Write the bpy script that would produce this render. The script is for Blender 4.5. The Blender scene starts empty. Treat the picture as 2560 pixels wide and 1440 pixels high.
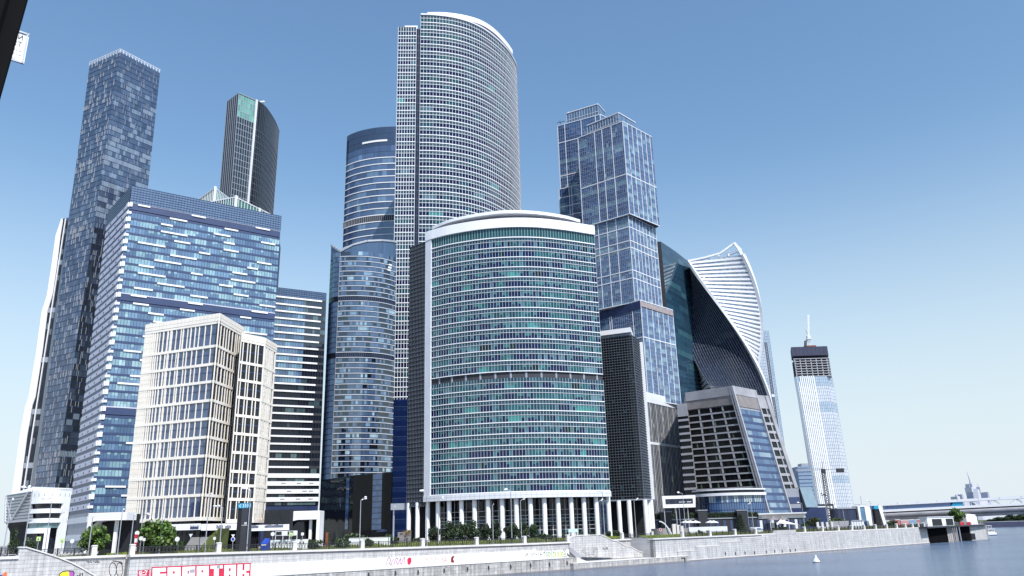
import bpy, math, random
from mathutils import Vector, Matrix
R_ = random.Random(7)
rad = math.radians
sc = bpy.context.scene
COL = sc.collection

# ------------------------------------------------------------------ camera
F = 1950.0; W0, H0 = 2560, 1440
PITCH, ROLL = rad(17.32), 0.028
CAM = Vector((0, 0, 3.0))
_f = Vector((0, math.cos(PITCH), math.sin(PITCH)))
_r0 = Vector((1, 0, 0)); _u0 = Vector((0, -math.sin(PITCH), math.cos(PITCH)))
_r = _r0 * math.cos(ROLL) - _u0 * math.sin(ROLL)
_u = _r0 * math.sin(ROLL) + _u0 * math.cos(ROLL)
cam = bpy.data.cameras.new('camera'); camo = bpy.data.objects.new('camera', cam); COL.objects.link(camo)
M = Matrix((( _r.x, _u.x, -_f.x, CAM.x), (_r.y, _u.y, -_f.y, CAM.y), (_r.z, _u.z, -_f.z, CAM.z), (0, 0, 0, 1)))
camo.matrix_world = M
cam.sensor_width = 36; cam.lens = F / W0 * 36; cam.clip_start = .1; cam.clip_end = 20000
sc.camera = camo

def ray(px, py):
    return _f + _r * ((px - 1280) / F) + _u * ((720 - py) / F)
def PW(px, py, Y):                       # survey: point seen at a sight line at ground distance Y
    d = ray(px, py); return CAM + d * (Y / d.y)
def PZ(px, py, z):                       # survey: point of a sight line at height z
    d = ray(px, py); return CAM + d * ((z - CAM.z) / d.z)
def PG(px, Y, z=0.0):                    # survey: ground point at distance Y
    py = 1328.0
    for _ in range(8):
        p = PW(px, py, Y); py += (p.z - z) * F / Y * .9
    return Vector((PW(px, py, Y).x, Y, z))
def XY(p): return (p.x, p.y)

# ------------------------------------------------------------------ render / world / sun
sc.view_settings.view_transform = 'Standard'; sc.view_settings.look = 'None'; sc.view_settings.exposure = 0
SUN_AZ, SUN_EL = 149.0, 49.0
wd = bpy.data.worlds.new("World"); sc.world = wd; wd.use_nodes = True
nt = wd.node_tree; bg = nt.nodes['Background']
sk = nt.nodes.new('ShaderNodeTexSky'); sk.sky_type = 'NISHITA'; sk.sun_disc = False
sk.sun_elevation = rad(SUN_EL); sk.sun_rotation = rad(SUN_AZ)
sk.air_density, sk.dust_density, sk.ozone_density = 1.7, .4, 5
mul = nt.nodes.new('ShaderNodeMix'); mul.data_type = 'RGBA'; mul.blend_type = 'MULTIPLY'; mul.inputs[0].default_value = 1
mul.inputs[7].default_value = (.96, 1.04, 1.1, 1)
nt.links.new(sk.outputs[0], mul.inputs[6])
tc = nt.nodes.new('ShaderNodeTexCoord'); sp = nt.nodes.new('ShaderNodeSeparateXYZ'); nt.links.new(tc.outputs['Generated'], sp.inputs[0])
mr = nt.nodes.new('ShaderNodeMapRange'); mr.interpolation_type = 'SMOOTHSTEP'
mr.inputs[1].default_value = 0.0; mr.inputs[2].default_value = .46; mr.inputs[3].default_value = .92; mr.inputs[4].default_value = 0
nt.links.new(sp.outputs[2], mr.inputs[0])
mx = nt.nodes.new('ShaderNodeMix'); mx.data_type = 'RGBA'
mx.inputs[7].default_value = (5.3, 6.0, 6.6, 1)
nt.links.new(mr.outputs[0], mx.inputs[0]); nt.links.new(mul.outputs[2], mx.inputs[6]); nt.links.new(mx.outputs[2], bg.inputs[0])
bg.inputs[1].default_value = .145
sl = bpy.data.lights.new('sun', 'SUN'); so = bpy.data.objects.new('sun', sl); COL.objects.link(so)
sl.energy = 5.0; sl.angle = rad(.5); sl.color = (1, .965, .91)
sd = Vector((math.sin(rad(SUN_AZ)) * math.cos(rad(SUN_EL)), math.cos(rad(SUN_AZ)) * math.cos(rad(SUN_EL)), math.sin(rad(SUN_EL))))
so.rotation_euler = sd.to_track_quat('Z', 'Y').to_euler(); so.location = (80, -60, 300)

# ------------------------------------------------------------------ materials
def lin(c):
    return tuple(((x / 255) / 12.92 if x / 255 <= .04045 else ((x / 255 + .055) / 1.055) ** 2.4) for x in c)
def newmat(name):
    m = bpy.data.materials.new(name); m.use_nodes = True
    return m, m.node_tree, m.node_tree.nodes['Principled BSDF']
def mplain(name, c, rough=.6, var=.12, scale=.5, metal=0, spec=.4, srgb=True):
    m, t, b = newmat(name)
    c = lin(c) if srgb else c
    n = t.nodes.new('ShaderNodeTexNoise'); n.inputs['Scale'].default_value = scale; n.inputs['Detail'].default_value = 5
    co = t.nodes.new('ShaderNodeTexCoord'); t.links.new(co.outputs['Object'], n.inputs['Vector'])
    r = t.nodes.new('ShaderNodeMapRange'); r.inputs[1].default_value = .3; r.inputs[2].default_value = .7
    r.inputs[3].default_value = 1 - var; r.inputs[4].default_value = 1 + var; t.links.new(n.outputs[0], r.inputs[0])
    v = t.nodes.new('ShaderNodeVectorMath'); v.operation = 'SCALE'; v.inputs[0].default_value = c
    t.links.new(r.outputs[0], v.inputs['Scale']); t.links.new(v.outputs[0], b.inputs['Base Color'])
    b.inputs['Roughness'].default_value = rough; b.inputs['Metallic'].default_value = metal
    b.inputs['Specular IOR Level'].default_value = spec
    return m
def mglass(name, ior=1.9, rough=.04, tilt=.02, tint=(1, 1, 1), metal=0.0, sat=.8, val=.6, hue=.487):
    """coated window glass: pane colour (room, blind or tint behind it, on some towers painted reflections) from the Col attribute, a mirror-like
    outer face whose panes are each set a hair out of true"""
    m, t, b = newmat(name)
    a = t.nodes.new('ShaderNodeAttribute'); a.attribute_name = 'Col'
    hs = t.nodes.new('ShaderNodeHueSaturation'); hs.inputs['Saturation'].default_value = sat; hs.inputs['Hue'].default_value = hue; hs.inputs['Value'].default_value = val
    t.links.new(a.outputs['Color'], hs.inputs['Color']); t.links.new(hs.outputs[0], b.inputs['Base Color'])
    wn = t.nodes.new('ShaderNodeTexWhiteNoise'); wn.noise_dimensions = '1D'; t.links.new(a.outputs['Alpha'], wn.inputs['W'])
    s = t.nodes.new('ShaderNodeVectorMath'); s.operation = 'SUBTRACT'; s.inputs[1].default_value = (.5, .5, .5); t.links.new(wn.outputs['Color'], s.inputs[0])
    s2 = t.nodes.new('ShaderNodeVectorMath'); s2.operation = 'SCALE'; s2.inputs['Scale'].default_value = tilt; t.links.new(s.outputs[0], s2.inputs[0])
    g = t.nodes.new('ShaderNodeNewGeometry'); ad = t.nodes.new('ShaderNodeVectorMath'); t.links.new(g.outputs['Normal'], ad.inputs[0]); t.links.new(s2.outputs[0], ad.inputs[1])
    no = t.nodes.new('ShaderNodeVectorMath'); no.operation = 'NORMALIZE'; t.links.new(ad.outputs[0], no.inputs[0]); t.links.new(no.outputs[0], b.inputs['Normal'])
    b.inputs['Roughness'].default_value = rough; b.inputs['IOR'].default_value = ior; b.inputs['Specular Tint'].default_value = (*tint, 1)
    b.inputs['Metallic'].default_value = metal
    return m
def mattr(name, rough=.7):
    m, t, b = newmat(name)
    a = t.nodes.new('ShaderNodeAttribute'); a.attribute_name = 'Col'; t.links.new(a.outputs['Color'], b.inputs['Base Color'])
    b.inputs['Roughness'].default_value = rough
    return m
def mleaf(name):
    m, t, b = newmat(name)
    a = t.nodes.new('ShaderNodeAttribute'); a.attribute_name = 'Col'
    oi = t.nodes.new('ShaderNodeObjectInfo')
    h = t.nodes.new('ShaderNodeHueSaturation'); r = t.nodes.new('ShaderNodeMapRange'); r.inputs[3].default_value = .75; r.inputs[4].default_value = 1.2
    t.links.new(oi.outputs['Random'], r.inputs[0]); t.links.new(r.outputs[0], h.inputs['Value']); t.links.new(a.outputs['Color'], h.inputs['Color'])
    t.links.new(h.outputs[0], b.inputs['Base Color']); b.inputs['Roughness'].default_value = .55
    return m
def mstone(name, c1, c2, mort, bw, bh, var=.25, rough=.75, streak=.3):
    m, t, b = newmat(name)
    co = t.nodes.new('ShaderNodeTexCoord'); se = t.nodes.new('ShaderNodeSeparateXYZ'); t.links.new(co.outputs['Object'], se.inputs[0])
    cb = t.nodes.new('ShaderNodeCombineXYZ'); t.links.new(se.outputs[0], cb.inputs[0]); t.links.new(se.outputs[2], cb.inputs[1])
    br = t.nodes.new('ShaderNodeTexBrick'); t.links.new(cb.outputs[0], br.inputs['Vector'])
    br.inputs['Color1'].default_value = (*lin(c1), 1); br.inputs['Color2'].default_value = (*lin(c2), 1); br.inputs['Mortar'].default_value = (*lin(mort), 1)
    br.inputs['Scale'].default_value = 1; br.inputs['Brick Width'].default_value = bw; br.inputs['Row Height'].default_value = bh
    br.inputs['Mortar Size'].default_value = .028; br.inputs['Mortar Smooth'].default_value = .4; br.inputs['Bias'].default_value = -.2
    n = t.nodes.new('ShaderNodeTexNoise'); n.inputs['Scale'].default_value = .35; n.inputs['Detail'].default_value = 8; n.inputs['Roughness'].default_value = .65
    t.links.new(cb.outputs[0], n.inputs['Vector'])
    st = t.nodes.new('ShaderNodeMapping'); st.inputs['Scale'].default_value = (1.6, .12, 1); t.links.new(cb.outputs[0], st.inputs['Vector'])
    n2 = t.nodes.new('ShaderNodeTexNoise'); n2.inputs['Scale'].default_value = 1; n2.inputs['Detail'].default_value = 6; t.links.new(st.outputs[0], n2.inputs['Vector'])
    r = t.nodes.new('ShaderNodeMapRange'); r.inputs[1].default_value = .3; r.inputs[2].default_value = .7; r.inputs[3].default_value = 1 - var; r.inputs[4].default_value = 1 + var; t.links.new(n.outputs[0], r.inputs[0])
    r2 = t.nodes.new('ShaderNodeMapRange'); r2.inputs[1].default_value = .35; r2.inputs[2].default_value = .7; r2.inputs[3].default_value = 1 - streak; r2.inputs[4].default_value = 1.05; t.links.new(n2.outputs[0], r2.inputs[0])
    mm = t.nodes.new('ShaderNodeMath'); mm.operation = 'MULTIPLY'; t.links.new(r.outputs[0], mm.inputs[0]); t.links.new(r2.outputs[0], mm.inputs[1])
    v = t.nodes.new('ShaderNodeVectorMath'); v.operation = 'SCALE'; t.links.new(br.outputs['Color'], v.inputs[0]); t.links.new(mm.outputs[0], v.inputs['Scale'])
    t.links.new(v.outputs[0], b.inputs['Base Color']); b.inputs['Roughness'].default_value = rough
    bp = t.nodes.new('ShaderNodeBump'); bp.inputs['Strength'].default_value = .3; bp.inputs['Distance'].default_value = .05; t.links.new(br.outputs['Fac'], bp.inputs['Height']); bp.invert = True
    t.links.new(bp.outputs[0], b.inputs['Normal'])
    return m
G = {
 'blue': mglass('blue_coated_glass', 1.75, .04, .014, (.95, .98, 1), 0, .85, .6),
 'teal': mglass('teal_tinted_glass', 1.5, .03, .014, (.9, .98, 1), 0, 1.08, .38, .508),
 'sky': mglass('sky_blue_glass', 2.0, .03, .014, (.9, .97, 1), 0, .78, .68),
 'box': mglass('sky_box_glass', 2.0, .03, .014, (.9, .97, 1), 0, .92, .56),
 'mist': mglass('grey_blue_glass', 2.0, .03, .014, (.92, .97, 1), 0, .78, .6),
 'black': mglass('black_glass', 1.25, .05, .02, (1, 1, 1), 0, .8, .5),
 'dark': mglass('dark_glass', 1.4, .08, .03, (1, 1, 1), 0, .8, .7),
 'pale': mglass('pale_mirror_glass', 2.0, .06, .03, (1, 1, 1), 0, .9, 1.0),
}
WHITE = mplain('white_panel', (240, 240, 242), .5, .03, .2)
OFFW = mplain('off_white_panel', (218, 220, 226), .5, .06, .2)
GREYP = mplain('grey_metal_panel', (150, 155, 166), .45, .08, .2)
LILAC = mplain('lilac_grey_panel', (206, 206, 220), .5, .05, .3)  # also carries the shade on the wide block's white side panels
SLATE = mplain('slate_blue_panel', (62, 76, 110), .4, .1, .2)
DKBLUE = mplain('navy_panel', (44, 56, 92), .35, .15, .2)
MULT = mplain('pale_teal_mullion', (172, 192, 196), .4, .05, .3)
CHAR = mplain('charcoal_metal', (48, 50, 56), .5, .15, .4)
BLACK = mplain('black_metal', (34, 34, 37), .5, .15, .4)
IRON = mplain('dark_iron', (50, 50, 53), .45, .1, 2)
STEEL = mplain('galvanised_steel', (176, 178, 184), .35, .08, 1, .3)
JOINT = mplain('stone_joint', (196, 184, 170), .8, .05, .3)
LOUV = mplain('dark_louvre', (96, 102, 112), .45, .08, .3)
CREAM = mplain('cream_stone', (246, 238, 226), .7, .06, .25)
STONE = mplain('weathered_grey_stone', (158, 158, 164), .8, .16, .12)
STONE2 = mplain('brown_grey_stone', (136, 130, 130), .8, .18, .2)
CONC = mplain('concrete', (172, 173, 178), .8, .12, .3)
TEALW = mplain('pale_teal_glass_wall', (112, 172, 168), .25, .08, .3, 0, .6)
DTEAL = mplain('deep_teal_wall', (58, 112, 116), .3, .08, .3, 0, .6)
SLABD = mplain('dark_soffit', (60, 62, 68), .7, .1, .5)
INNER = mplain('dark_interior', (32, 34, 40), .8, .1, .5)
RED = mplain('red_paint', (190, 36, 70), .6, .08, 1)
ORANGE = mplain('orange_paint', (214, 110, 70), .6, .08, 1)
MAROON = mplain('maroon_paint', (120, 26, 34), .6, .08, 1)
PINK = mplain('pink_paint', (238, 204, 222), .6, .08, 1)
PURPLE = mplain('purple_paint', (168, 84, 172), .6, .06, 1)
YELLOW = mplain('yellow_paint', (226, 214, 54), .6, .06, 1)
LIME = mplain('lime_paint', (190, 226, 120), .6, .06, 1)
INK = mplain('black_paint', (38, 36, 44), .6, .1, 1)
WPAINT = mplain('white_paint', (228, 228, 228), .6, .07, .5)
BLUEP = mplain('blue_paint', (42, 72, 168), .5, .06, 1)
CYANP = mplain('cyan_paint', (44, 150, 190), .5, .05, 1)
RUST = mplain('rust_brown', (128, 74, 50), .8, .2, 1)
BARK = mplain('bark', (70, 56, 46), .9, .25, 3)
RUBBER = mplain('rubber', (28, 28, 30), .8, .1, 2)
LAMPW = mplain('lamp_glass', (238, 238, 240), .3, .02, 1)
LEAF = mleaf('leaf'); PLANT = mattr('coloured_leaf')
GRAN = mstone('granite_blocks', (206, 204, 203), (190, 188, 189), (140, 138, 140), 1.9, .62, .09, .75, .3)
GRAN2 = mstone('granite_quay', (204, 200, 196), (180, 176, 174), (130, 126, 124), 1.5, .75, .14, .8, .42)
CAP = mplain('granite_coping', (212, 208, 204), .7, .08, .4)
# ground materials
def mground(name, c, c2, scale, rough=.9):
    m, t, b = newmat(name)
    n = t.nodes.new('ShaderNodeTexNoise'); n.inputs['Scale'].default_value = scale; n.inputs['Detail'].default_value = 8
    co = t.nodes.new('ShaderNodeTexCoord'); t.links.new(co.outputs['Object'], n.inputs['Vector'])
    x = t.nodes.new('ShaderNodeMix'); x.data_type = 'RGBA'; x.inputs[6].default_value = (*c, 1); x.inputs[7].default_value = (*c2, 1)
    t.links.new(n.outputs[0], x.inputs[0]); t.links.new(x.outputs[2], b.inputs['Base Color']); b.inputs['Roughness'].default_value = rough
    return m
ASPH = mground('asphalt', (.045, .045, .05), (.07, .07, .072), .6)
PAVE = mground('paving', (.22, .215, .21), (.32, .31, .3), .4)
GRASS = mground('grass', (.06, .085, .02), (.13, .14, .04), .5)
def mwater():
    m, t, b = newmat('river_water')
    co = t.nodes.new('ShaderNodeTexCoord')
    mp = t.nodes.new('ShaderNodeMapping'); mp.inputs['Scale'].default_value = (.35, .9, 1); mp.inputs['Rotation'].default_value = (0, 0, rad(-12)); t.links.new(co.outputs['Object'], mp.inputs['Vector'])
    n1 = t.nodes.new('ShaderNodeTexNoise'); n1.inputs['Scale'].default_value = .55; n1.inputs['Detail'].default_value = 9; n1.inputs['Roughness'].default_value = .68; t.links.new(mp.outputs[0], n1.inputs['Vector'])
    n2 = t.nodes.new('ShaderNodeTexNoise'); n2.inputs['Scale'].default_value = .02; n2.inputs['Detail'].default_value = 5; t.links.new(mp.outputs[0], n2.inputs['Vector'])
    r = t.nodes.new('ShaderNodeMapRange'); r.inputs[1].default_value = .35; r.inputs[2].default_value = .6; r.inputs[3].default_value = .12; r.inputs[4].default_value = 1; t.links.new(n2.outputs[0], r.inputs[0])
    bp = t.nodes.new('ShaderNodeBump'); bp.inputs['Distance'].default_value = 1.7; t.links.new(r.outputs[0], bp.inputs['Strength']); t.links.new(n1.outputs[0], bp.inputs['Height'])
    t.links.new(bp.outputs[0], b.inputs['Normal'])
    x = t.nodes.new('ShaderNodeMix'); x.data_type = 'RGBA'; x.inputs[6].default_value = (.05, .075, .13, 1); x.inputs[7].default_value = (.15, .21, .31, 1); t.links.new(r.outputs[0], x.inputs[0]); t.links.new(x.outputs[2], b.inputs['Base Color'])  # sheen of wind patches painted in as lighter and darker base colour
    b.inputs['Roughness'].default_value = .16; b.inputs['IOR'].default_value = 1.33
    return m
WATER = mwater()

# ------------------------------------------------------------------ mesh helpers
class MB:
    def __init__(s): s.v = []; s.f = []; s.c = []
    def quad(s, a, b, c, d, col=None):
        n = len(s.v); s.v += [a, b, c, d]; s.f.append((n, n + 1, n + 2, n + 3)); s.c.append(col)
    def tri(s, a, b, c, col=None):
        n = len(s.v); s.v += [a, b, c]; s.f.append((n, n + 1, n + 2)); s.c.append(col)
    def ngon(s, pts, col=None):
        n = len(s.v); s.v += list(pts); s.f.append(tuple(range(n, n + len(pts)))); s.c.append(col)
    def box(s, a, b, col=None):
        x0, y0, z0 = a; x1, y1, z1 = b
        n = len(s.v)
        s.v += [(x0, y0, z0), (x1, y0, z0), (x1, y1, z0), (x0, y1, z0), (x0, y0, z1), (x1, y0, z1), (x1, y1, z1), (x0, y1, z1)]
        for q in ((0, 3, 2, 1), (4, 5, 6, 7), (0, 1, 5, 4), (1, 2, 6, 5), (2, 3, 7, 6), (3, 0, 4, 7)):
            s.f.append(tuple(n + k for k in q)); s.c.append(col)
    def loft(s, p0, p1, cap=True, col=None):
        n = len(p0)
        for i in range(n):
            j = (i + 1) % n; s.quad(p0[i], p0[j], p1[j], p1[i], col)
        if cap: s.ngon(list(reversed(p0)), col); s.ngon(list(p1), col)
    def prism(s, poly, z0, z1, col=None):
        s.loft([(x, y, z0) for x, y in poly], [(x, y, z1) for x, y in poly], True, col)
    def bar(s, a, b, w, h=None, col=None):       # box-section bar between two points
        a = Vector(a); b = Vector(b); d = (b - a)
        if d.length < 1e-6: return
        d.normalize(); up = Vector((0, 0, 1)) if abs(d.z) < .95 else Vector((1, 0, 0))
        x = d.cross(up).normalized() * (w / 2); y = x.cross(d).normalized() * ((h or w) / 2)
        s.loft([tuple(a + q) for q in (-x - y, x - y, x + y, -x + y)], [tuple(b + q) for q in (-x - y, x - y, x + y, -x + y)], True, col)
    def tube(s, pts, rads, k=8, col=None):
        rings = []
        for i, (p, r) in enumerate(zip(pts, rads)):
            p = Vector(p); a = Vector(pts[max(0, i - 1)]); b = Vector(pts[min(len(pts) - 1, i + 1)])
            d = (b - a).normalized(); up = Vector((0, 0, 1)) if abs(d.z) < .9 else Vector((1, 0, 0))
            x = d.cross(up).normalized(); y = x.cross(d).normalized()
            rings.append([tuple(p + (x * math.cos(t) + y * math.sin(t)) * r) for t in [2 * math.pi * q / k for q in range(k)]])
        for i in range(len(rings) - 1): s.loft(rings[i], rings[i + 1], False, col)
        s.ngon(list(reversed(rings[0])), col); s.ngon(rings[-1], col)
    def sphere(s, c, r, k=8, col=None, sz=1.0):
        c = Vector(c); rr = []
        for i in range(1, k // 2):
            a = math.pi * i / (k // 2); rr.append([tuple(c + Vector((math.sin(a) * math.cos(t) * r, math.sin(a) * math.sin(t) * r, -math.cos(a) * r * sz))) for t in [2 * math.pi * q / k for q in range(k)]])
        s.ngon(list(reversed(rr[0])), col); s.ngon(rr[-1], col)
        for i in range(len(rr) - 1): s.loft(rr[i], rr[i + 1], False, col)
    def build(s, name, mat, parent=None, smooth=False, world=True):
        """world=True: coordinates are world ones and are made relative to the parent Empty"""
        me = bpy.data.meshes.new(name)
        o0 = Vector((0, 0, 0))
        if parent is not None and world: o0 = Vector(parent.get('_o', (0, 0, 0)))
        me.from_pydata([tuple(Vector(p) - o0) for p in s.v], [], s.f)
        if any(c is not None for c in s.c):
            at = me.color_attributes.new('Col', 'FLOAT_COLOR', 'CORNER')
            buf = []
            for f, c in zip(s.f, s.c):
                c = c or (.3, .3, .3)
                a = c[3] if len(c) > 3 else R_.random()
                buf += [c[0], c[1], c[2], a] * len(f)
            at.data.foreach_set('color', buf)
        if smooth: me.polygons.foreach_set('use_smooth', [True] * len(me.polygons))
        me.materials.append(mat)
        o = bpy.data.objects.new(name, me); COL.objects.link(o)
        if parent is not None:
            o.parent = parent; o['_o'] = tuple(o0)
        return o
def thing(name, label, cat, loc=(0, 0, 0), rz=0, group=None):
    o = bpy.data.objects.new(name, None); COL.objects.link(o); o.location = loc; o.rotation_euler = (0, 0, rz)
    o.empty_display_size = .5
    o['label'] = label; o['category'] = cat; o['_o'] = tuple(loc)
    if group: o['group'] = group
    return o
def tag(o, label, cat, group=None):
    o['label'] = label; o['category'] = cat
    if group: o['group'] = group
    return o
def kids(o): return [c for c in bpy.data.objects if c.parent == o]
def dup(root, loc, rz=0, label=None, scale=None):
    r = root.copy(); COL.objects.link(r); r.location = loc; r.rotation_euler = (0, 0, rz)
    if scale: r.scale = scale
    if label: r['label'] = label
    for ch in root.children:
        c = ch.copy(); COL.objects.link(c); c.parent = r
        for g in ch.children:
            d = g.copy(); COL.objects.link(d); d.parent = c
    return r
def struct(o): o['kind'] = 'structure'; return o

# ------------------------------------------------------------------ facade kit
def arc_pts(pts, n):
    P = [Vector((p[0], p[1])) for p in pts]; L = [0]
    for a, b in zip(P, P[1:]): L.append(L[-1] + (b - a).length)
    out = []
    for k in range(n + 1):
        s = L[-1] * k / n; i = 0
        while i < len(P) - 2 and L[i + 1] < s: i += 1
        t = (s - L[i]) / max(1e-9, L[i + 1] - L[i]); out.append(P[i].lerp(P[i + 1], t))
    return out
def smooth_pts(pts, n=24):
    """Catmull-Rom through plan points"""
    P = [Vector((p[0], p[1])) for p in pts]; P = [P[0] * 2 - P[1]] + P + [P[-1] * 2 - P[-2]]
    out = []
    for i in range(1, len(P) - 2):
        for k in range(n):
            t = k / n; a, b, c, d = P[i - 1:i + 3]
            out.append(.5 * ((2 * b) + (c - a) * t + (2 * a - 5 * b + 4 * c - d) * t * t + (3 * b - a - 3 * c + d) * t ** 3))
    out.append(P[-2]); return [(p.x, p.y) for p in out]
class Skin:
    """a wall surface: columns j=0..n from left to right as seen from outside, plan at height zb and at zt"""
    def __init__(s, B, n, zb=0, zt=1, T=None, fracs=None):
        s.zb, s.zt = zb, zt
        if fracs:
            def fr(p): return [Vector(p[0]).lerp(Vector(p[-1]), f) for f in fracs]
            s.B = fr([Vector((q[0], q[1])) for q in B]); s.T = fr([Vector((q[0], q[1])) for q in T]) if T else s.B; s.n = len(fracs) - 1
        else:
            s.B = arc_pts(B, n); s.T = arc_pts(T, n) if T else s.B; s.n = n
        s.N = []
        for j in range(s.n + 1):
            d = s.B[min(s.n, j + 1)] - s.B[max(0, j - 1)]
            s.N.append(Vector((d.y, -d.x)).normalized())
    def p(s, j, z, off=0.0, du=0.0):
        t = (z - s.zb) / (s.zt - s.zb); q = s.B[j].lerp(s.T[j], t) + s.N[j] * off
        if du: q = q + Vector((-s.N[j].y, s.N[j].x)) * du
        return (q.x, q.y, z)
    def at(s, u, z, off=0.0):
        j = min(s.n - 1, max(0, int(u))); f = u - j
        a = Vector(s.p(j, z, off)); b = Vector(s.p(j + 1, z, off)); return tuple(a.lerp(b, f))
    def panes(s, mb, z0, z1, cf, off=0.0, j0=0, j1=None):
        for j in range(j0, s.n if j1 is None else j1):
            mb.quad(s.p(j, z0, off), s.p(j + 1, z0, off), s.p(j + 1, z1, off), s.p(j, z1, off), cf(j))
    def strip(s, mb, z0, z1, out, off=0.0, j0=0, j1=None, col=None):
        j1 = s.n if j1 is None else j1
        for j in range(j0, j1):
            a, b = s.p(j, z0, off), s.p(j + 1, z0, off); c, d = s.p(j + 1, z1, off), s.p(j, z1, off)
            A, B = s.p(j, z0, off + out), s.p(j + 1, z0, off + out); C, D = s.p(j + 1, z1, off + out), s.p(j, z1, off + out)
            mb.quad(A, B, C, D, col); mb.quad(a, b, B, A, col); mb.quad(D, C, c, d, col)
            if j == j0: mb.quad(a, A, D, d, col)
            if j == j1 - 1: mb.quad(B, b, c, C, col)
    def fin(s, mb, j, z0, z1, w, out, off=0.0, col=None):
        h = w / 2
        a, b = s.p(j, z0, off, -h), s.p(j, z0, off, h); c, d = s.p(j, z1, off, h), s.p(j, z1, off, -h)
        A, B = s.p(j, z0, off + out, -h), s.p(j, z0, off + out, h); C, D = s.p(j, z1, off + out, h), s.p(j, z1, off + out, -h)
        mb.quad(A, B, C, D, col); mb.quad(a, A, D, d, col); mb.quad(B, b, c, C, col); mb.quad(D, C, c, d, col)
    def seg(s, mb, u0, u1, z0, z1, out, off=0.0, col=None):      # a raised panel between column positions u0..u1
        ks = [u0] + [k for k in range(int(u0) + 1, int(math.ceil(u1))) if u0 < k < u1] + [u1]
        for a_, b_ in zip(ks, ks[1:]):
            A, B, C, D = s.at(a_, z0, off + out), s.at(b_, z0, off + out), s.at(b_, z1, off + out), s.at(a_, z1, off + out)
            a, b, c, d = s.at(a_, z0, off), s.at(b_, z0, off), s.at(b_, z1, off), s.at(a_, z1, off)
            mb.quad(A, B, C, D, col); mb.quad(a, b, B, A, col); mb.quad(D, C, c, d, col); mb.quad(a, A, D, d, col); mb.quad(B, b, c, C, col)
def core(root, skins, back, z0, z1, mat=None, inset=.35, name='wall', top=True):
    """the solid body behind the facades: skin plans pulled in, then the back points"""
    p0 = []; p1 = []
    for s in skins:
        for j in range(s.n + 1):
            p0.append(s.p(j, z0, -inset)); p1.append(s.p(j, z1, -inset))
    for q in back: p0.append((q[0], q[1], z0)); p1.append((q[0], q[1], z1))
    mb = MB(); mb.loft(p0, p1, True); return mb.build(name, mat or INNER, root)
def vary(c, v=.15):
    k = 1 + R_.uniform(-v, v); return (c[0] * k, c[1] * k, c[2] * k)
def pick(pal):
    r = R_.random() * sum(w for w, _ in pal)
    for w, c in pal:
        r -= w
        if r <= 0: return vary(lin(c))
    return lin(pal[-1][1])
def curtain(root, S, z0, z1, nst, rows, bands, glass, skip=None, nb='floor_band', nw='window_band'):
    h = (z1 - z0) / nst
    for i in range(nst):
        if skip and i in skip: skip[i](i, z0 + i * h, h); continue
        zi = z0 + i * h
        mb = MB()
        for f0, f1, cf in rows: S.panes(mb, zi + f0 * h, zi + f1 * h, lambda j: cf(i, j))
        mb.build(nw, glass, root)
        for f0, f1, out, mat in bands:
            b = MB(); S.strip(b, zi + f0 * h, zi + f1 * h, out); b.build(nb, mat, root)
def mulls(root, S, z0, z1, w, out, mat, every=1, name='mullion', j0=0):
    mb = MB()
    for j in range(j0, S.n + 1, every): S.fin(mb, j, z0, z1, w, out)
    return mb.build(name, mat, root)
def runs(n, rnd, pal, lo=1, hi=6):
    """pane colours along a storey, in runs as rooms"""
    out = []
    while len(out) < n:
        c = pick(pal); out += [c] * rnd.randint(lo, hi)
    return out[:n]
def storey_colours(nst, n, pal, lo=1, hi=6, seed=1):
    r = random.Random(seed); return [runs(n, r, pal, lo, hi) for _ in range(nst)]
def back_of(pL, pR, depth, dirx=None):
    """two back corners (right then left) of a block whose visible front runs pL..pR"""
    return [bR(pR, depth), bL(pL, depth)]
def bR(p, d, m=1.5):                     # back corner of a block on the sight line behind p, drawn in by m so that the flank stays hidden
    return (p[0] * (p[1] + d) / p[1] - m, p[1] + d)
def bL(p, d, m=1.5):
    return (p[0] * (p[1] + d) / p[1] + m, p[1] + d)
def cen(*pts): return (sum(p[0] for p in pts) / len(pts), sum(p[1] for p in pts) / len(pts), 0)

# ================================================================== BUILDINGS
def zat(px, py, Y): return PW(px, py, Y).z

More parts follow.
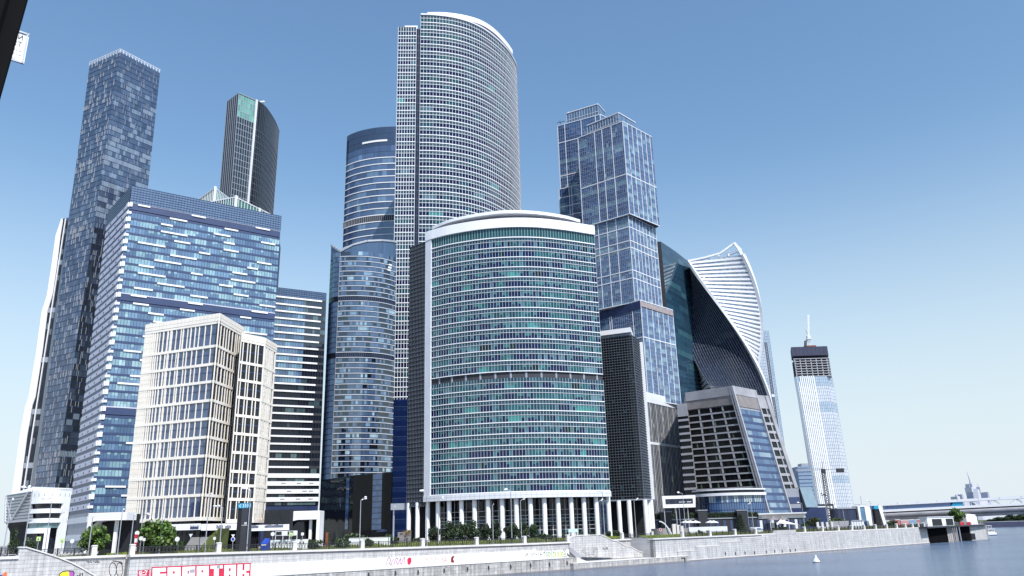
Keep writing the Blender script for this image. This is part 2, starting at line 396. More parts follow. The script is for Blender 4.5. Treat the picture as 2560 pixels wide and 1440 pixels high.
# ---- 1 round office building with colonnade (centre, nearest)
def round_building():
    Y = 245.0
    zg = zat(1300, 569, Y); zs = zat(1300, 1229, Y); zb = zat(1300, 1245, Y)
    pts = [XY(PZ(a, b, zg)) for a, b in [(1080, 599), (1127, 587), (1197, 575.5), (1266, 569.5), (1335, 569.5), (1405, 576), (1485, 588)]]
    arc = smooth_pts(pts)
    pil = XY(PZ(1066, 604, zg)); pback = XY(PZ(1027, 618, zg))
    root = thing('office_building', 'rounded teal glass office block with white roof rim on tall white columns, nearest the river', 'building', cen(pts[3]))
    n = 60
    S = Skin(arc, n)
    h = (zg - zs) / 24.6
    pal = [(8, (28, 36, 100)), (2.5, (44, 68, 116)), (2.6, (56, 128, 136)), (1.8, (44, 96, 112)), (.5, (104, 196, 190)), (.5, (24, 28, 36)), (.5, (150, 190, 205))]
    spal = [(1, (72, 108, 128)), (1, (62, 96, 118)), (.5, (84, 126, 146))]
    rnd = random.Random(3)
    pal_lo = [(5, (28, 36, 100)), (2, (44, 80, 120)), (3.2, (62, 130, 142)), (2, (46, 94, 114)), (.8, (104, 200, 194)), (.6, (24, 28, 36)), (.4, (150, 190, 205))]  # brighter teal palette paints reflections into the lower storeys
    zz = zs; mbm = MB()
    for i in range(25):
        if i == 10:                                     # open technical storey with short white columns
            hh = h * .6
            b = MB()
            for j in range(n): b.quad(S.p(j, zz, -1.6), S.p(j + 1, zz, -1.6), S.p(j + 1, zz + hh, -1.6), S.p(j, zz + hh, -1.6))
            for za in (zz, zz + hh):
                for j in range(n): b.quad(S.p(j, za, -1.6), S.p(j + 1, za, -1.6), S.p(j + 1, za, 0), S.p(j, za, 0))
            osx = b.build('open_storey', SLABD, root)
            for u in range(3, n, 5):
                cb = MB(); q = S.p(u, 0, -.7); cb.tube([(q[0], q[1], zz), (q[0], q[1], zz + hh)], [.5, .5], 10); cb.build('short_column', GREYP, osx, True)
            zz += hh; continue
        top = i == 24
        col = runs(n, rnd, pal_lo if i < 10 else pal, 1, 4)
        # pale interior columns show at every fifth pane
        for j in range(2, n, 5):
            if rnd.random() < .6: col[j] = vary(lin((120, 170, 184)))
        mb = MB()
        if top:
            S.panes(mb, zz, zz + h, lambda j: vary(lin((58, 118, 122)), .2))
            mb.build('window_band', G['teal'], root)
            b = MB(); S.strip(b, zz - .16, zz + .16, .3); b.build('floor_band', WHITE, root)
        else:
            S.panes(mb, zz, zz + h * .62, lambda j: vary(col[j], .12))
            for j in range(n):                          # half-drawn blinds
                if rnd.random() < .35 and col[j][2] > .12:
                    d = h * rnd.uniform(.15, .4); mb.quad(S.p(j, zz + h * .62 - d, .03), S.p(j + 1, zz + h * .62 - d, .03), S.p(j + 1, zz + h * .62, .03), S.p(j, zz + h * .62, .03), vary(lin((98, 168, 170))))
            S.panes(mb, zz + h * .62, zz + h, lambda j: pick(spal))
            mb.build('window_band', G['teal'], root)
            b = MB(); S.strip(b, zz - .13, zz + .13, .2); b.build('floor_band', WHITE, root)
            b = MB(); S.strip(b, zz + h * .62 - .06, zz + h * .62 + .06, .18); b.build('spandrel_band', OFFW, root)
        zz += h
    z10 = zs + 10 * h
    b = MB()
    for j in range(n + 1):
        S.fin(b, j, zs, z10, .1, .08); S.fin(b, j, z10 + h * .6, zz, .1, .08)
    b.build('mullion_grid', MULT, root)
    # white frame: pilaster, roof band, fascia over the columns
    P = Skin([pil, arc[0]], 1)
    b = MB(); P.strip(b, zb, zz + .2, .5); b.build('pilaster', OFFW, root)
    A2 = Skin([pil] + arc, 40)
    b = MB(); A2.strip(b, zz, zz + 3.3, .7); b.build('roof_band', WHITE, root)
    b = MB()
    A2.strip(b, zb, zs - .2, .7); b.build('fascia', OFFW, root)
    b = MB()
    for j in range(0, 41): A2.fin(b, j, zb + .05, zs - .25, .06, .72)
    A2.strip(b, (zb + zs) / 2 - .05, (zb + zs) / 2, .72); b.build('fascia_joint', GREYP, root)
    # set back roof rim
    zr = zz + 6.2
    rp = smooth_pts([XY(PZ(a, c, zr)) for a, c in [(1087, 567), (1124, 552), (1162, 542), (1215, 533), (1266, 528), (1335, 530), (1405, 540), (1446, 551)]])
    Rm = Skin(rp, 40)
    b = MB(); Rm.strip(b, zr - 1.1, zr, .9); b.prism([S_ for S_ in [(q.x, q.y) for q in Rm.B]], zr - 1.2, zr - .1); rim = b.build('roof_rim', WHITE, root)
    b = MB()
    for j in range(41): Rm.fin(b, j, zz + .5, zr - 1.3, .12, .3, -1.2)
    b.build('roof_louvre', STEEL, rim)
    b = MB(); Rm.strip(b, zz + .5, zr - 1.3, .1, -1.8); b.build('roof_storey', GREYP, root)
    # gridded dark side wall
    D = Skin([pback, pil], 11)
    b = MB()
    nr = 62
    for i in range(nr): D.panes(b, zb - 1.2 + (zz + 1 - zb) * i / nr, zb - 1.2 + (zz + 1 - zb) * (i + 1) / nr, lambda j: vary(lin((36, 44, 52)), .3))
    b.build('side_glazing', G['dark'], root)
    b = MB()
    for i in range(nr + 1):
        z = zb - 1.2 + (zz + 1 - zb) * i / nr; D.strip(b, z - .07, z + .07, .5)
    for j in range(12): D.fin(b, j, zb - 1.2, zz, .08, .45)
    b.build('side_grid', LOUV, root)
    bk = [bL(arc[-1], 30, -2.5) if False else (arc[-1][0] * 1.0 - 1.0, arc[-1][1] + 30), bL(pback, 30)]
    core(root, [Skin([pback, pil], 1), Skin(arc, 24)], bk, zb, zz + .4, SLABD)
    # colonnade
    C = Skin([pil] + arc, 14)
    for j in range(0, 15):
        q = C.p(j, 0, -1.4); b = MB(); b.tube([(q[0], q[1], -1), (q[0], q[1], zb)], [.72, .72], 16)
        b.build('column', WHITE, root, True)
    for px in (1030, 1050):
        f = (px - 1027) / 39; q = Vector(pback).lerp(Vector(pil), f); b = MB(); b.tube([(q.x, q.y, -1), (q.x, q.y, zb)], [.7, .7], 16); b.build('column', WHITE, root, True)
    L = Skin([(q[0], q[1]) for q in (A2.p(j, 0, -6.5) for j in range(41))], 52)
    lp = [(L.B[j].x, L.B[j].y) for j in range(0, 53, 4)]; b = MB(); b.prism([(q[0], q[1] + .4) for q in lp] + [(lp[-1][0], lp[-1][1] + 22), (pback[0] + 1, pback[1] + 22), (pback[0] + 1, pback[1] + 2)], -1, zb - .3); b.build('lobby_core', INNER, root)
    b = MB()
    zrows = [0, 1.6, 3.2, 4.4, 5.6, 6.6, 7.6, 9.2, zb]
    for k in range(len(zrows) - 1):
        L.panes(b, zrows[k], zrows[k + 1], lambda j: vary(lin((40, 92, 104) if (k == 4 or (k == 1 and j % 8 > 4)) and j % 4 else (26, 30, 38)), .25))
    b.build('lobby_glazing', G['dark'], root)
    b = MB()
    for z in zrows[1:-1]: L.strip(b, z - .06, z + .06, .12)
    for j in range(0, 53, 2): L.fin(b, j, 0, zb, .12, .1)
    b.build('lobby_frame', OFFW, root)
round_building()

# ---- 2 dark gridded wing to its right
def grid_wing():
    Y = 268.0
    zt = zat(1580, 839, Y); zb = zat(1590, 1247, Y)
    pl, pc = XY(PZ(1488, 850, zt)), XY(PZ(1580, 839, zt)); pr1, pr2 = XY(PZ(1590, 846, zt)), XY(PZ(1598, 856, zt))
    root = thing('office_wing', 'dark narrow office slab with fine grey grid front and white lid roof', 'building', cen(pl, pc))
    Sf = Skin([pl, pc], 14); Ss = Skin(smooth_pts([pc, pr1, pr2], 6), 7)
    nr = 60; h = (zt - zb) / nr
    r = random.Random(5)
    for i in range(0, nr, 2):
        b = MB()
        for k in (0, 1):
            z = zb + (i + k) * h
            Sf.panes(b, z, z + h, lambda j: vary(lin((70, 130, 126) if r.random() < .035 else (30, 38, 42)), .3))
            Ss.panes(b, z, z + h, lambda j: vary(lin((70, 90, 110)), .3))
        b.build('window_band', G['dark'], root)
    b = MB()
    for i in range(nr + 1):
        z = zb + i * h; Sf.strip(b, z - .07, z + .07, .4); Ss.strip(b, z - .06, z + .06, .3)
    b.build('shading_louvre', LOUV, root)
    b = MB()
    for j in range(15): Sf.fin(b, j, zb, zt, .1, .25)
    for j in range(8): Ss.fin(b, j, zb, zt, .08, .25)
    b.build('mullion_grid', LOUV, root)
    b = MB(); Ss.fin(b, 7, zb, zt, .5, 1.2); b.build('end_fin', WHITE, root)
    bk = back_of(pl, pr2, 22)
    core(root, [Sf, Ss], bk, zb, zt + .3, SLABD)
    b = MB(); base = [Sf.p(0, zt + 1.1, .8), Sf.p(14, zt + 1.1, 1.2), (bk[0][0], bk[0][1], zt + 4.2), (bk[1][0], bk[1][1], zt + 4.2)]
    b.loft(base, [(x, y, z + 1.7) for x, y, z in base]); b.build('roof_lid', WHITE, root)
    b = MB(); Sf.strip(b, zt + .3, zt + 1.0, .2); Sf.strip(b, zb - .45, zb - .05, .7); Ss.strip(b, zb - .45, zb - .05, .7); b.build('edge_trim', GREYP, root)
    for px, d in ((1552, 2), (1578, 2), (1619, 1.5)):
        p = PG(px, Y - 2 + d); b = MB(); b.tube([(p.x, p.y, 0), (p.x, p.y, zb - .4)], [.75, .75], 14); b.build('column', WHITE, root, True)
    for px in (1627, 1634):
        p = PG(px, Y + 6); b = MB(); b.tube([(p.x, p.y, 0), (p.x, p.y, zb - .4)], [.75, .75], 14); b.build('column', WHITE, root, True)
    b = MB(); b.prism([Sf.p(0, 0, -7)[:2], Sf.p(14, 0, -7)[:2], bk[0], bk[1]], 0, zb - .5); b.build('lobby_wall', INNER, root)
grid_wing()

# ---- 3 tall tower with white window grid, convex front
def white_grid_tower():
    Y = 400.0
    zt = zat(1052, 38, Y)
    main = smooth_pts([XY(PZ(a, c, zt)) for a, c in [(1052, 38), (1087, 39.5), (1131, 45), (1176, 58), (1220, 82), (1264, 121), (1287, 157), (1292, 180)]])
    zw = zt - 9
    zlow = zat(1000, 1000, Y)
    wl = XY(PZ(996, 67.5, zw)); wr = XY(PZ(1041, 67.5, zw))
    root = thing('skyscraper', 'tallest tower, curved navy and teal glass front with white window grid and crescent roof', 'skyscraper', cen(main[0], wl))
    S = Skin(main, 50); Wg = Skin([wl, wr], 7)
    ns = 60; h = zt / ns
    pal = [(6.5, (22, 30, 84)), (2.5, (40, 68, 104)), (2.0, (50, 112, 124)), (.15, (110, 200, 196)), (.4, (130, 170, 185))]
    spal = [(1, (92, 126, 138)), (1, (74, 106, 122))]
    r = random.Random(11)
    for i in range(ns):
        z = i * h
        hi = i >= ns - 3
        teal = r.random() < .18
        for SS, tag_ in ((S, 'window_band'), (Wg, 'wing_window_band')):
            if SS is Wg and z + h > zw: continue
            b = MB(); c = runs(SS.n, r, [(1, (54, 116, 120)), (1, (38, 66, 96))] if (hi or teal) else pal, 1, 4)
            if i == 33 and SS is S: c[8:14] = [lin((96, 206, 196))] * 6
            low = SS is Wg and z < zlow
            if low: c = [lin((46, 66, 112))] * SS.n  # lower wing panes and bands coloured dark blue for a cast shadow
            SS.panes(b, z, z + h * .58, lambda j: vary(c[j], .12)); SS.panes(b, z + h * .58, z + h, lambda j: vary(lin((56, 78, 122))) if low else pick(spal))
            b.build(tag_, G['teal'], root)
            if SS is Wg and z < zlow:
                b = MB(); SS.strip(b, z - .1, z + .1, .15); b.build('floor_band', SLATE, root); continue
            b = MB(); SS.strip(b, z - .22, z + .22, .3); b.build('floor_band', WHITE, root)
            b = MB(); SS.strip(b, z + h * .58 - .1, z + h * .58 + .1, .2); b.build('spandrel_band', WHITE, root)
    b = MB()
    for j in range(51): S.fin(b, j, 0, zt, .18, .14)
    for j in range(8): Wg.fin(b, j, zlow, zw, .26, .16)
    b.build('mullion_grid', OFFW, root)
    b = MB(); S.strip(b, zt, zt + 1.0, .6); b.build('roof_edge', OFFW, root)
    rp = smooth_pts([XY(PZ(a, c, zt + 7)) for a, c in [(1069, 33), (1110, 33), (1160, 40), (1202, 53), (1235, 75), (1264, 106), (1278, 126)]])
    Rm = Skin(rp, 30); b = MB(); Rm.strip(b, zt + 3.6, zt + 7, 1.0); b.prism([(q.x, q.y) for q in Rm.B], zt + 4, zt + 6.9); b.build('crescent_roof', WHITE, root)
    b = MB(); Rm.strip(b, zt + .5, zt + 3.6, .1, -1); b.build('roof_storey', CHAR, root)
    w2 = [XY(PZ(1012, 64, zw + 4)), XY(PZ(1044, 64, zw + 4))]
    b = MB(); b.prism(w2 + back_of(w2[0], w2[1], 14), zw + .4, zw + 4); b.build('wing_roof', WHITE, root)
    # dark recess between wing and main block
    D = Skin([wr, main[0]], 2); b = MB()
    for i in range(ns - 2): D.panes(b, i * h, (i + 1) * h, lambda j: vary(lin((28, 34, 58)), .2))
    b.build('recess_glazing', G['dark'], root)
    b = MB()
    for i in range(ns - 2): D.strip(b, i * h - .12, i * h + .12, .15)
    D.fin(b, 1, 0, zw, .12, .12); b.build('recess_frame', SLATE, root)
    bk = [(main[-1][0] - 8, main[-1][1] + 30), (wl[0] + 6, wl[1] + 45)]
    core(root, [Skin(main, 25)], [bk[0], (main[0][0] + 4, main[0][1] + 40)], 0, zt + .3, SLABD)
    core(root, [Wg], back_of(wl, wr, 30), 0, zw + .3, SLABD, name='wing_wall')
white_grid_tower()

# ---- 4 blue cylinder tower behind
def blue_cylinder():
    Y = 500.0
    zt = zat(930, 320, Y)
    pts = smooth_pts([XY(PZ(a, c, zt)) for a, c in [(868, 341), (876, 336), (900, 327), (930, 320.5), (955, 317.5), (993, 316), (1020, 318)]])
    root = thing('skyscraper', 'blue oval glass tower with thin white floor lines, left behind the tallest tower', 'skyscraper', cen(pts[10]))
    S = Skin(pts, 34); h = zt / 58
    pal = [(5, (50, 78, 138)), (3, (64, 96, 156)), (1.2, (98, 134, 182)), (.3, (130, 162, 196))]
    r = random.Random(2)
    for i in range(58):
        z = i * h; b = MB(); c = runs(34, r, pal, 2, 8)
        if i > 54: c = [lin((40, 56, 98))] * 34
        S.panes(b, z, z + h, lambda j: vary(c[j], .1))
        b.build('window_band', G['sky'], root)
        b = MB(); S.strip(b, z - (.3 if i < 54 else .08), z + (.3 if i < 54 else .08), .35 if i < 54 else .1)
        b.build('floor_band', WHITE if i < 54 else SLATE, root)
    b = MB(); S.strip(b, h * 43 + .3, h * 44 - .3, .1); b.build('plant_storey', CHAR, root)
    b = MB()
    for j in range(35): S.fin(b, j, h * 43 + .3, h * 44 - .3, .3, .4)
    b.build('plant_louvre', GREYP, root)
    b = MB(); S.seg(b, 11, 24, h * 55.6, h * 55.9, .4); b.build('crown_bar', WHITE, root)
    b = MB()
    for j in range(0, 35): S.fin(b, j, h * 54, zt, .08, .1)
    b.build('crown_mesh', SLATE, root)
    core(root, [Skin(pts, 16)], [bR(pts[-1], 35), bL(pts[0], 30)], 0, zt - .3, DKBLUE)
blue_cylinder()

# ---- 5 lower curved blue building with notched glass roof
def notch_building():
    Y = 345.0
    zt = zat(851, 630, Y)                    # corner at the notch
    za = zat(950, 602, Y + 6)                # crown of the arched roof line
    pts0 = [(851, 630), (870, 629), (905, 629), (940, 632), (970, 638), (990, 645)]
    zr = zt
    main = smooth_pts([XY(PZ(a, c, zr)) for a, c in pts0])
    pl = XY(PZ(827, 640, zr)); plm = XY(PZ(836, 633, zr))
    root = thing('office_tower', 'mid height curved blue glass block with a notched roof and arched glass crown', 'building', cen(main[0]))
    S = Skin(main, 30); Sl = Skin(smooth_pts([pl, plm, main[0]], 5), 6)
    z0 = 0; ns = 54; h = zt / ns
    pal = [(3.4, (48, 78, 132)), (3, (70, 106, 158)), (1.3, (116, 158, 196)), (.6, (166, 204, 226)), (3.2, (20, 25, 40))]
    r = random.Random(9); base = runs(30, r, [(2, (54, 84, 134)), (1.6, (24, 30, 46))], 3, 6)  # dark column runs paint reflection streaks into the pane colours
    for i in range(ns):
        z = i * h; b = MB()
        if i in (44, 33):
            S.panes(b, z, z + h, lambda j: vary(lin((40, 46, 58)))); Sl.panes(b, z, z + h, lambda j: vary(lin((30, 34, 44)))); b.build('plant_storey', G['dark'], root)
            b = MB()
            for j in range(31): S.fin(b, j, z, z + h * .8, .25, .25)
            b.build('plant_louvre', SLATE, root)
        else:
            c = runs(30, r, pal, 1, 4)
            S.panes(b, z + h * .25, z + h, lambda j: vary(c[j] if r.random() < .6 else base[j], .15)); S.panes(b, z, z + h * .25, lambda j: vary(lin((44, 68, 112))))
            Sl.panes(b, z, z + h, lambda j: vary(lin((72, 108, 160)), .2)); b.build('window_band', G['sky'], root)
        b = MB(); S.strip(b, z - .11, z + .11, .25); b.build('floor_band', OFFW, root)
        if i % 1 == 0:
            b = MB(); Sl.strip(b, z - .06, z + .06, .1); b.build('side_band', SLATE, root)
    b = MB(); Sl.fin(b, 6, 0, zt, .25, .2); b.build('corner_post', STEEL, root)
    # arched crown wall and curved glass roof running back to the second wing
    cp = [(851, 629), (865, 621), (884, 611.5), (919, 602.5), (954, 601), (975, 602.5), (990, 605)]
    tops = []
    for (a, c) in cp:
        # height over the facade line below it
        best = min(range(len(main)), key=lambda k: abs((Vector((main[k][0], main[k][1], zr)) - CAM).dot(_r) / (Vector((main[k][0], main[k][1], zr)) - CAM).dot(_f) - (a - 1280) / F))
        q = PW(a, c, main[best][1]); tops.append((q.x, q.y, q.z))
    b = MB(); e = MB()
    for k in range(len(tops) - 1):
        (x0, y0, z0_), (x1, y1, z1_) = tops[k], tops[k + 1]
        for m_ in range(4):
            f0, f1 = m_ / 4, (m_ + 1) / 4
            A = (x0 + (x1 - x0) * f0, y0 + (y1 - y0) * f0); B = (x0 + (x1 - x0) * f1, y0 + (y1 - y0) * f1)
            b.quad((A[0], A[1], zr), (B[0], B[1], zr), (B[0], B[1], z0_ + (z1_ - z0_) * f1), (A[0], A[1], z0_ + (z1_ - z0_) * f0), vary(lin((70, 100, 148))))
        e.bar(tops[k], tops[k + 1], .9, .9)
    b.build('crown_glazing', G['blue'], root)
    e.build('crown_edge', STEEL, root)
    wing = [PW(851, 629, main[0][1]), PW(838, 616, pl[1] + 4), PW(828, 613, pl[1])]
    b = MB(); e = MB()
    b.quad((main[0][0], main[0][1], zr), tuple(wing[0]), tuple(wing[2]), (pl[0], pl[1], zr), vary(lin((70, 100, 148)))); b.build('notch_glazing', G['blue'], root)
    e.bar(tuple(wing[0]), tuple(wing[2]), .8, .8); q = wing[2] + Vector((2, 14, 1)); e.bar(tuple(wing[2]), tuple(q), .8, .8); e.build('notch_edge', STEEL, root)
    b = MB(); k0 = tops[0]; bk = [Vector((*bR(t, 24, 3), t[2] + 1)) for t in tops]
    for k in range(len(tops) - 1): b.quad(tops[k], tops[k + 1], tuple(bk[k + 1]), tuple(bk[k]), vary(lin((120, 140, 170)), .1))
    b.build('curved_roof', G['blue'], root)
    b = MB(); u = S.at(25.2, zt - h * 2.6, .5); 
    for k in range(3): S.seg(b, 25 - k * .4, 27 - k * .4, zt - h * (2.1 + k * .55), zt - h * (1.75 + k * .55), .2)
    b.build('white_panel', WHITE, root)
    core(root, [Sl, S], [bR(main[-1], 25), bL(pl, 25)], 0, zt - .2, DKBLUE)
notch_building()

# ---- 6 low black glass block
def black_block():
    Y = 285.0
    zt = zat(885, 1188, Y)
    pl, pc, pr = XY(PZ(806, 1200, zt)), XY(PZ(885, 1188, zt)), XY(PZ(980, 1180, zt))
    root = thing('retail_block', 'low black glass block with two bright blue window strips, left of the white columns', 'building', cen(pl, pr))
    S = Skin([pl, pc, pr], 2); S = Skin([pl, pc, pr], 24)
    b = MB()
    for i in range(10): S.panes(b, zt * i / 10, zt * (i + 1) / 10, lambda j: vary(lin((26, 27, 32)), .15))
    b.build('glass_wall', G['black'], root)
    for (u0, u1, f0, f1) in ((11.1, 12.4, .22, .97), (19.2, 21.6, .2, .99)):
        b = MB(); e = MB()
        for i in range(10):
            for k in range(3):
                a0 = u0 + (u1 - u0) * k / 3; a1 = u0 + (u1 - u0) * (k + 1) / 3; z0 = zt * (f0 + (f1 - f0) * i / 10); z1 = zt * (f0 + (f1 - f0) * (i + 1) / 10)
                b.quad(S.at(a0, z0, .12), S.at(a1, z0, .12), S.at(a1, z1, .12), S.at(a0, z1, .12), vary(lin((56, 92, 158)), .25))
            S.seg(e, u0, u1, z0 - .05, z0 + .05, .1, .12)
        ws = b.build('window_strip', G['blue'], root); e.build('window_frame', DKBLUE, ws)
    b = MB()
    for (u, z, w, hh) in ((8.2, .62, .5, .07), (8.6, .55, .35, .06), (20.5, .17, 2.6, .035)): S.seg(b, u, u + w, zt * z, zt * (z + hh), .08, .02)
    b.build('slate_pane', SLATE, root)  # small slate-coloured pieces raised on the black wall
    core(root, [S], back_of(pl, pr, 30), 0, zt - .1, INNER)
    # grey entrance canopy to the right
    c0 = PW(977, 1259, 262); c1 = PW(1026, 1258, 262)
    b = MB(); b.box((c0.x, 262, c0.z - 2.0), (c1.x, 270, c0.z)); b.build('entrance_canopy', GREYP, root)
    for px in (983, 1019):
        p = PG(px, 263.5); b = MB(); b.tube([(p.x, p.y, 0), (p.x, p.y, c0.z - 2.0)], [.3, .3], 8); b.build('canopy_column', GREYP, root)
black_block()

# ---- 7 wide blue office block with white dashes, and the lower striped block beside it
def dash_block():
    Y = 285.0
    zt = zat(330, 465, Y)
    pc = XY(PZ(330, 465, zt)); pr = XY(PZ(703, 541, zt)); pl = XY(PZ(272, 530, zt))
    qb = PW(222, 1281, Y); tb = PW(330, 465, Y)
    root = thing('office_block', 'wide blue glass office block with scattered white dashes and a striped side wall shaded lilac', 'building', cen(pc, pr))
    Yr = pr[1]; Yl = pl[1]
    def base(pxt, pyt, pxb, pyb, Yv):
        a = PW(pxt, pyt, Yv); c = PW(pxb, pyb, Yv); k = a.z / (a.z - c.z); return (a.x + (c.x - a.x) * k, Yv)
    bc = base(330, 465, 222, 1281, Y); br = base(703, 541, 684, 834, Yr); bl = base(272, 530, 167, 1340, Yl)
    n = 54
    S = Skin([bc, br], n, 0, zt, [pc, pr]); Sl = Skin([bl, bc], 14, 0, zt, [pl, pc])
    zp = zat(325, 506, Y); z0 = zat(222, 1281, Y); h = (zat(313, 512, Y) - zat(310.4, 530.2, Y))
    ns = int(round((zp - z0) / h)); h = (zp - z0) / ns
    pal = [(4, (84, 124, 178)), (3, (100, 144, 194)), (2.2, (142, 192, 216)), (1.4, (170, 214, 230)), (.5, (66, 100, 154))]
    r = random.Random(21)
    tech = {ns - 1, ns - 13, ns - 27}
    for i in range(ns):
        z = z0 + i * h
        b = MB()
        if i in tech:
            b2 = MB(); S.strip(b2, z + h * .1, z + h * .95, .12); b2.build('plant_storey', SLATE, root)
            b2 = MB(); S.strip(b2, z + h * .92, z + h * 1.04, .25); b2.build('floor_band', LILAC, root)
        else:
            c = runs(n, r, pal, 1, 4)
            S.panes(b, z, z + h * .72, lambda j: vary(c[j], .12))
            for j in range(n):
                if r.random() < .25:
                    d = h * r.uniform(.15, .4); b.quad(S.p(j, z + h * .72 - d, .03), S.p(j + 1, z + h * .72 - d, .03), S.p(j + 1, z + h * .72, .03), S.p(j, z + h * .72, .03), vary(lin((150, 200, 220))))
            b.build('window_band', G['sky'], root)
            b = MB(); S.strip(b, z + h * .72, z + h, .1); b.build('spandrel_band', SLATE, root)
        # white dashes
        u = r.uniform(1, 16)
        while u < n - 4:
            L = r.choice((4, 5, 5.5, 6, 9)); b = MB(); S.seg(b, u, min(n - .1, u + L), z + h * .74, z + h * .95, .5); b.build('white_dash', WHITE, root); u += L + r.uniform(10, 19)
        # side wall: white panels, shade painted lilac, two little windows, slate band, corner box
        b = MB(); Sl.strip(b, z + h * .42, z + h, .3); b.build('side_panel_band', LILAC, root)
        b = MB(); Sl.strip(b, z, z + h * .42, .12); b.build('side_glass_band', SLATE, root)
        b = MB()
        for u in (2.2 + (i % 3) * .7, 6.2 + (i % 3) * .7, 10.2 + (i % 3) * .7): Sl.seg(b, u, u + .55, z + h * .55, z + h * .78, .04, .3)
        b.build('side_window', CHAR, root)
        b = MB(); S.seg(b, 0.02, .9, z + h * .45, z + h * (1.02 if i % 3 else .75), .55); Sl.seg(b, 12.9, 13.98, z + h * .45, z + h * (1.02 if i % 3 else .75), .55); b.build('corner_box', WHITE, root)
    b = MB()
    for j in range(1, n + 1): S.fin(b, j, z0, zp - h, .1, .08)
    b.build('mullion', DKBLUE, root)
    # glazed parapet screen
    b = MB(); m_ = 7
    for i in range(m_):
        za = zp + (zt - zp) * i / m_; zb_ = zp + (zt - zp) * (i + 1) / m_
        S.panes(b, za, zb_, lambda j: vary(lin((104, 132, 184)), .08), .2); Sl.panes(b, za, zb_, lambda j: vary(lin((52, 66, 108)), .08), .2)
    b.build('parapet_screen', G['mist'], root)
    b = MB()
    for i in range(m_ + 1):
        za = zp + (zt - zp) * i / m_; S.strip(b, za - .07, za + .07, .12, .2); Sl.strip(b, za - .07, za + .07, .12, .2)
    for j in range(n + 1): S.fin(b, j, zp, zt, .12, .1, .2)
    b.build('parapet_frame', DKBLUE, root)
    core(root, [Sl, S], [bR(pr, 25), bL(pl, 20, 4)], z0 - 3, zt - 1.0, DKBLUE)
    # base storeys
    b = MB(); Sl.strip(b, 4, 6, .3); Sl.strip(b, 10, 12, .3); b.build('base_band', OFFW, root)
    b = MB(); Sl.strip(b, 0, z0, .1); b.build('base_wall', GREYP, root)
    # end block seen past the right edge
    e0 = XY(PZ(704, 565, zt - 8)); e1 = XY(PZ(709, 575, zt - 8))
    b = MB(); b.prism([bR(pr, 2, .3), bR(pr, 16, -.7), bR(pr, 26, 6), bR(pr, 24, 8)], 0, zt - 9); b.build('rear_block', DKBLUE, root)
    return S, pr, zt, Yr
DS, DPR, DZT, DYR = dash_block()

def striped_block():
    zt = zat(692, 719, DYR + 8)
    pl = XY(PZ(680, 717, zt)); pr = XY(PZ(816, 733, zt))
    root = thing('office_block', 'lower dark glass block with long white stripes, right of the wide blue block', 'building', cen(pl, pr))
    a = PW(816, 733, pr[1]); c = PW(795, 1275, pr[1]); k = a.z / (a.z - c.z); br = (a.x + (c.x - a.x) * k, pr[1])
    bl = (pl[0] - 4, pl[1])
    n = 22
    S = Skin([bl, br], n, 0, zt, [pl, pr])
    zp = zat(812, 752, pr[1]); z0 = zat(796, 1262, pr[1]); h = zat(810, 752, pr[1]) - zat(810, 769.0, pr[1]); ns = int(round((zp - z0) / h)); h = (zp - z0) / ns
    r = random.Random(33)
    pal = [(4, (70, 112, 166)), (2, (110, 160, 196)), (1, (46, 80, 130))]
    dark = [(6, (32, 36, 46)), (.8, (92, 120, 122)), (.5, (60, 84, 90))]
    for i in range(ns):
        z = z0 + i * h
        lowest = i < 4
        up = i > ns * .56
        b = MB(); c1 = runs(n, r, pal if up else dark, 1, 3); c2 = runs(n, r, dark, 1, 3)
        S.panes(b, z, z + h * (.45 if lowest else .66), lambda j: vary(c2[j] if (up and j > n * .58 + (ns - i) * .1) else c1[j], .15))  # pane colours paint the reflections: sky blue upper left, dark right and below
        b.build('window_band', G['sky'] if up else G['dark'], root)
        b = MB(); S.strip(b, z + h * (.45 if lowest else .66), z + h, .1); b.build('spandrel_band', WHITE if lowest else CHAR, root)
        b = MB(); S.seg(b, 0, n - (.05 if lowest else 1.6 + (ns - i) * .09), z + h * (.45 if lowest else .70), z + h * (.99 if lowest else .92), .5); b.build('white_stripe', WHITE, root)
        if lowest and i < 3:
            b = MB()
            for u in (9.5 + i % 2 * 2, 14.5 + i % 2 * 2, 18.6): S.seg(b, u, u + 1.5, z + h * .66, z + h * .82, .05, .5)
            b.build('vent_slot', GREYP, root)
    b = MB()
    for j in range(n + 1): S.fin(b, j, z0, zp, .1, .06)
    b.build('mullion', DKBLUE, root)
    b = MB(); e = MB()
    for i in range(4):
        za = zp + (zt - zp) * i / 4; zb_ = zp + (zt - zp) * (i + 1) / 4; S.panes(b, za, zb_, lambda j: vary(lin((84, 112, 160)), .1)); S.strip(e, zb_ - .07, zb_ + .07, .1)
    for j in range(n + 1): S.fin(e, j, zp, zt, .12, .1)
    b.build('parapet_screen', G['blue'], root); e.build('parapet_frame', DKBLUE, root)
    core(root, [S], back_of(pl, pr, 25), 0, zt - .5, DKBLUE)
striped_block()
def prism_edge(pt, pb, Y):
    """plan positions (top, z=0) and top height of a wall edge seen from pt down to pb at distance Y"""
    a = PW(*pt, Y); c = PW(*pb, Y); k = a.z / (a.z - c.z); return (a.x, Y), (a.x + (c.x - a.x) * k, Y), a.z
def roof_edge(pt, pb, zt):
    q = PZ(*pt, zt); t, b, _ = prism_edge(pt, pb, q.y); return t, b

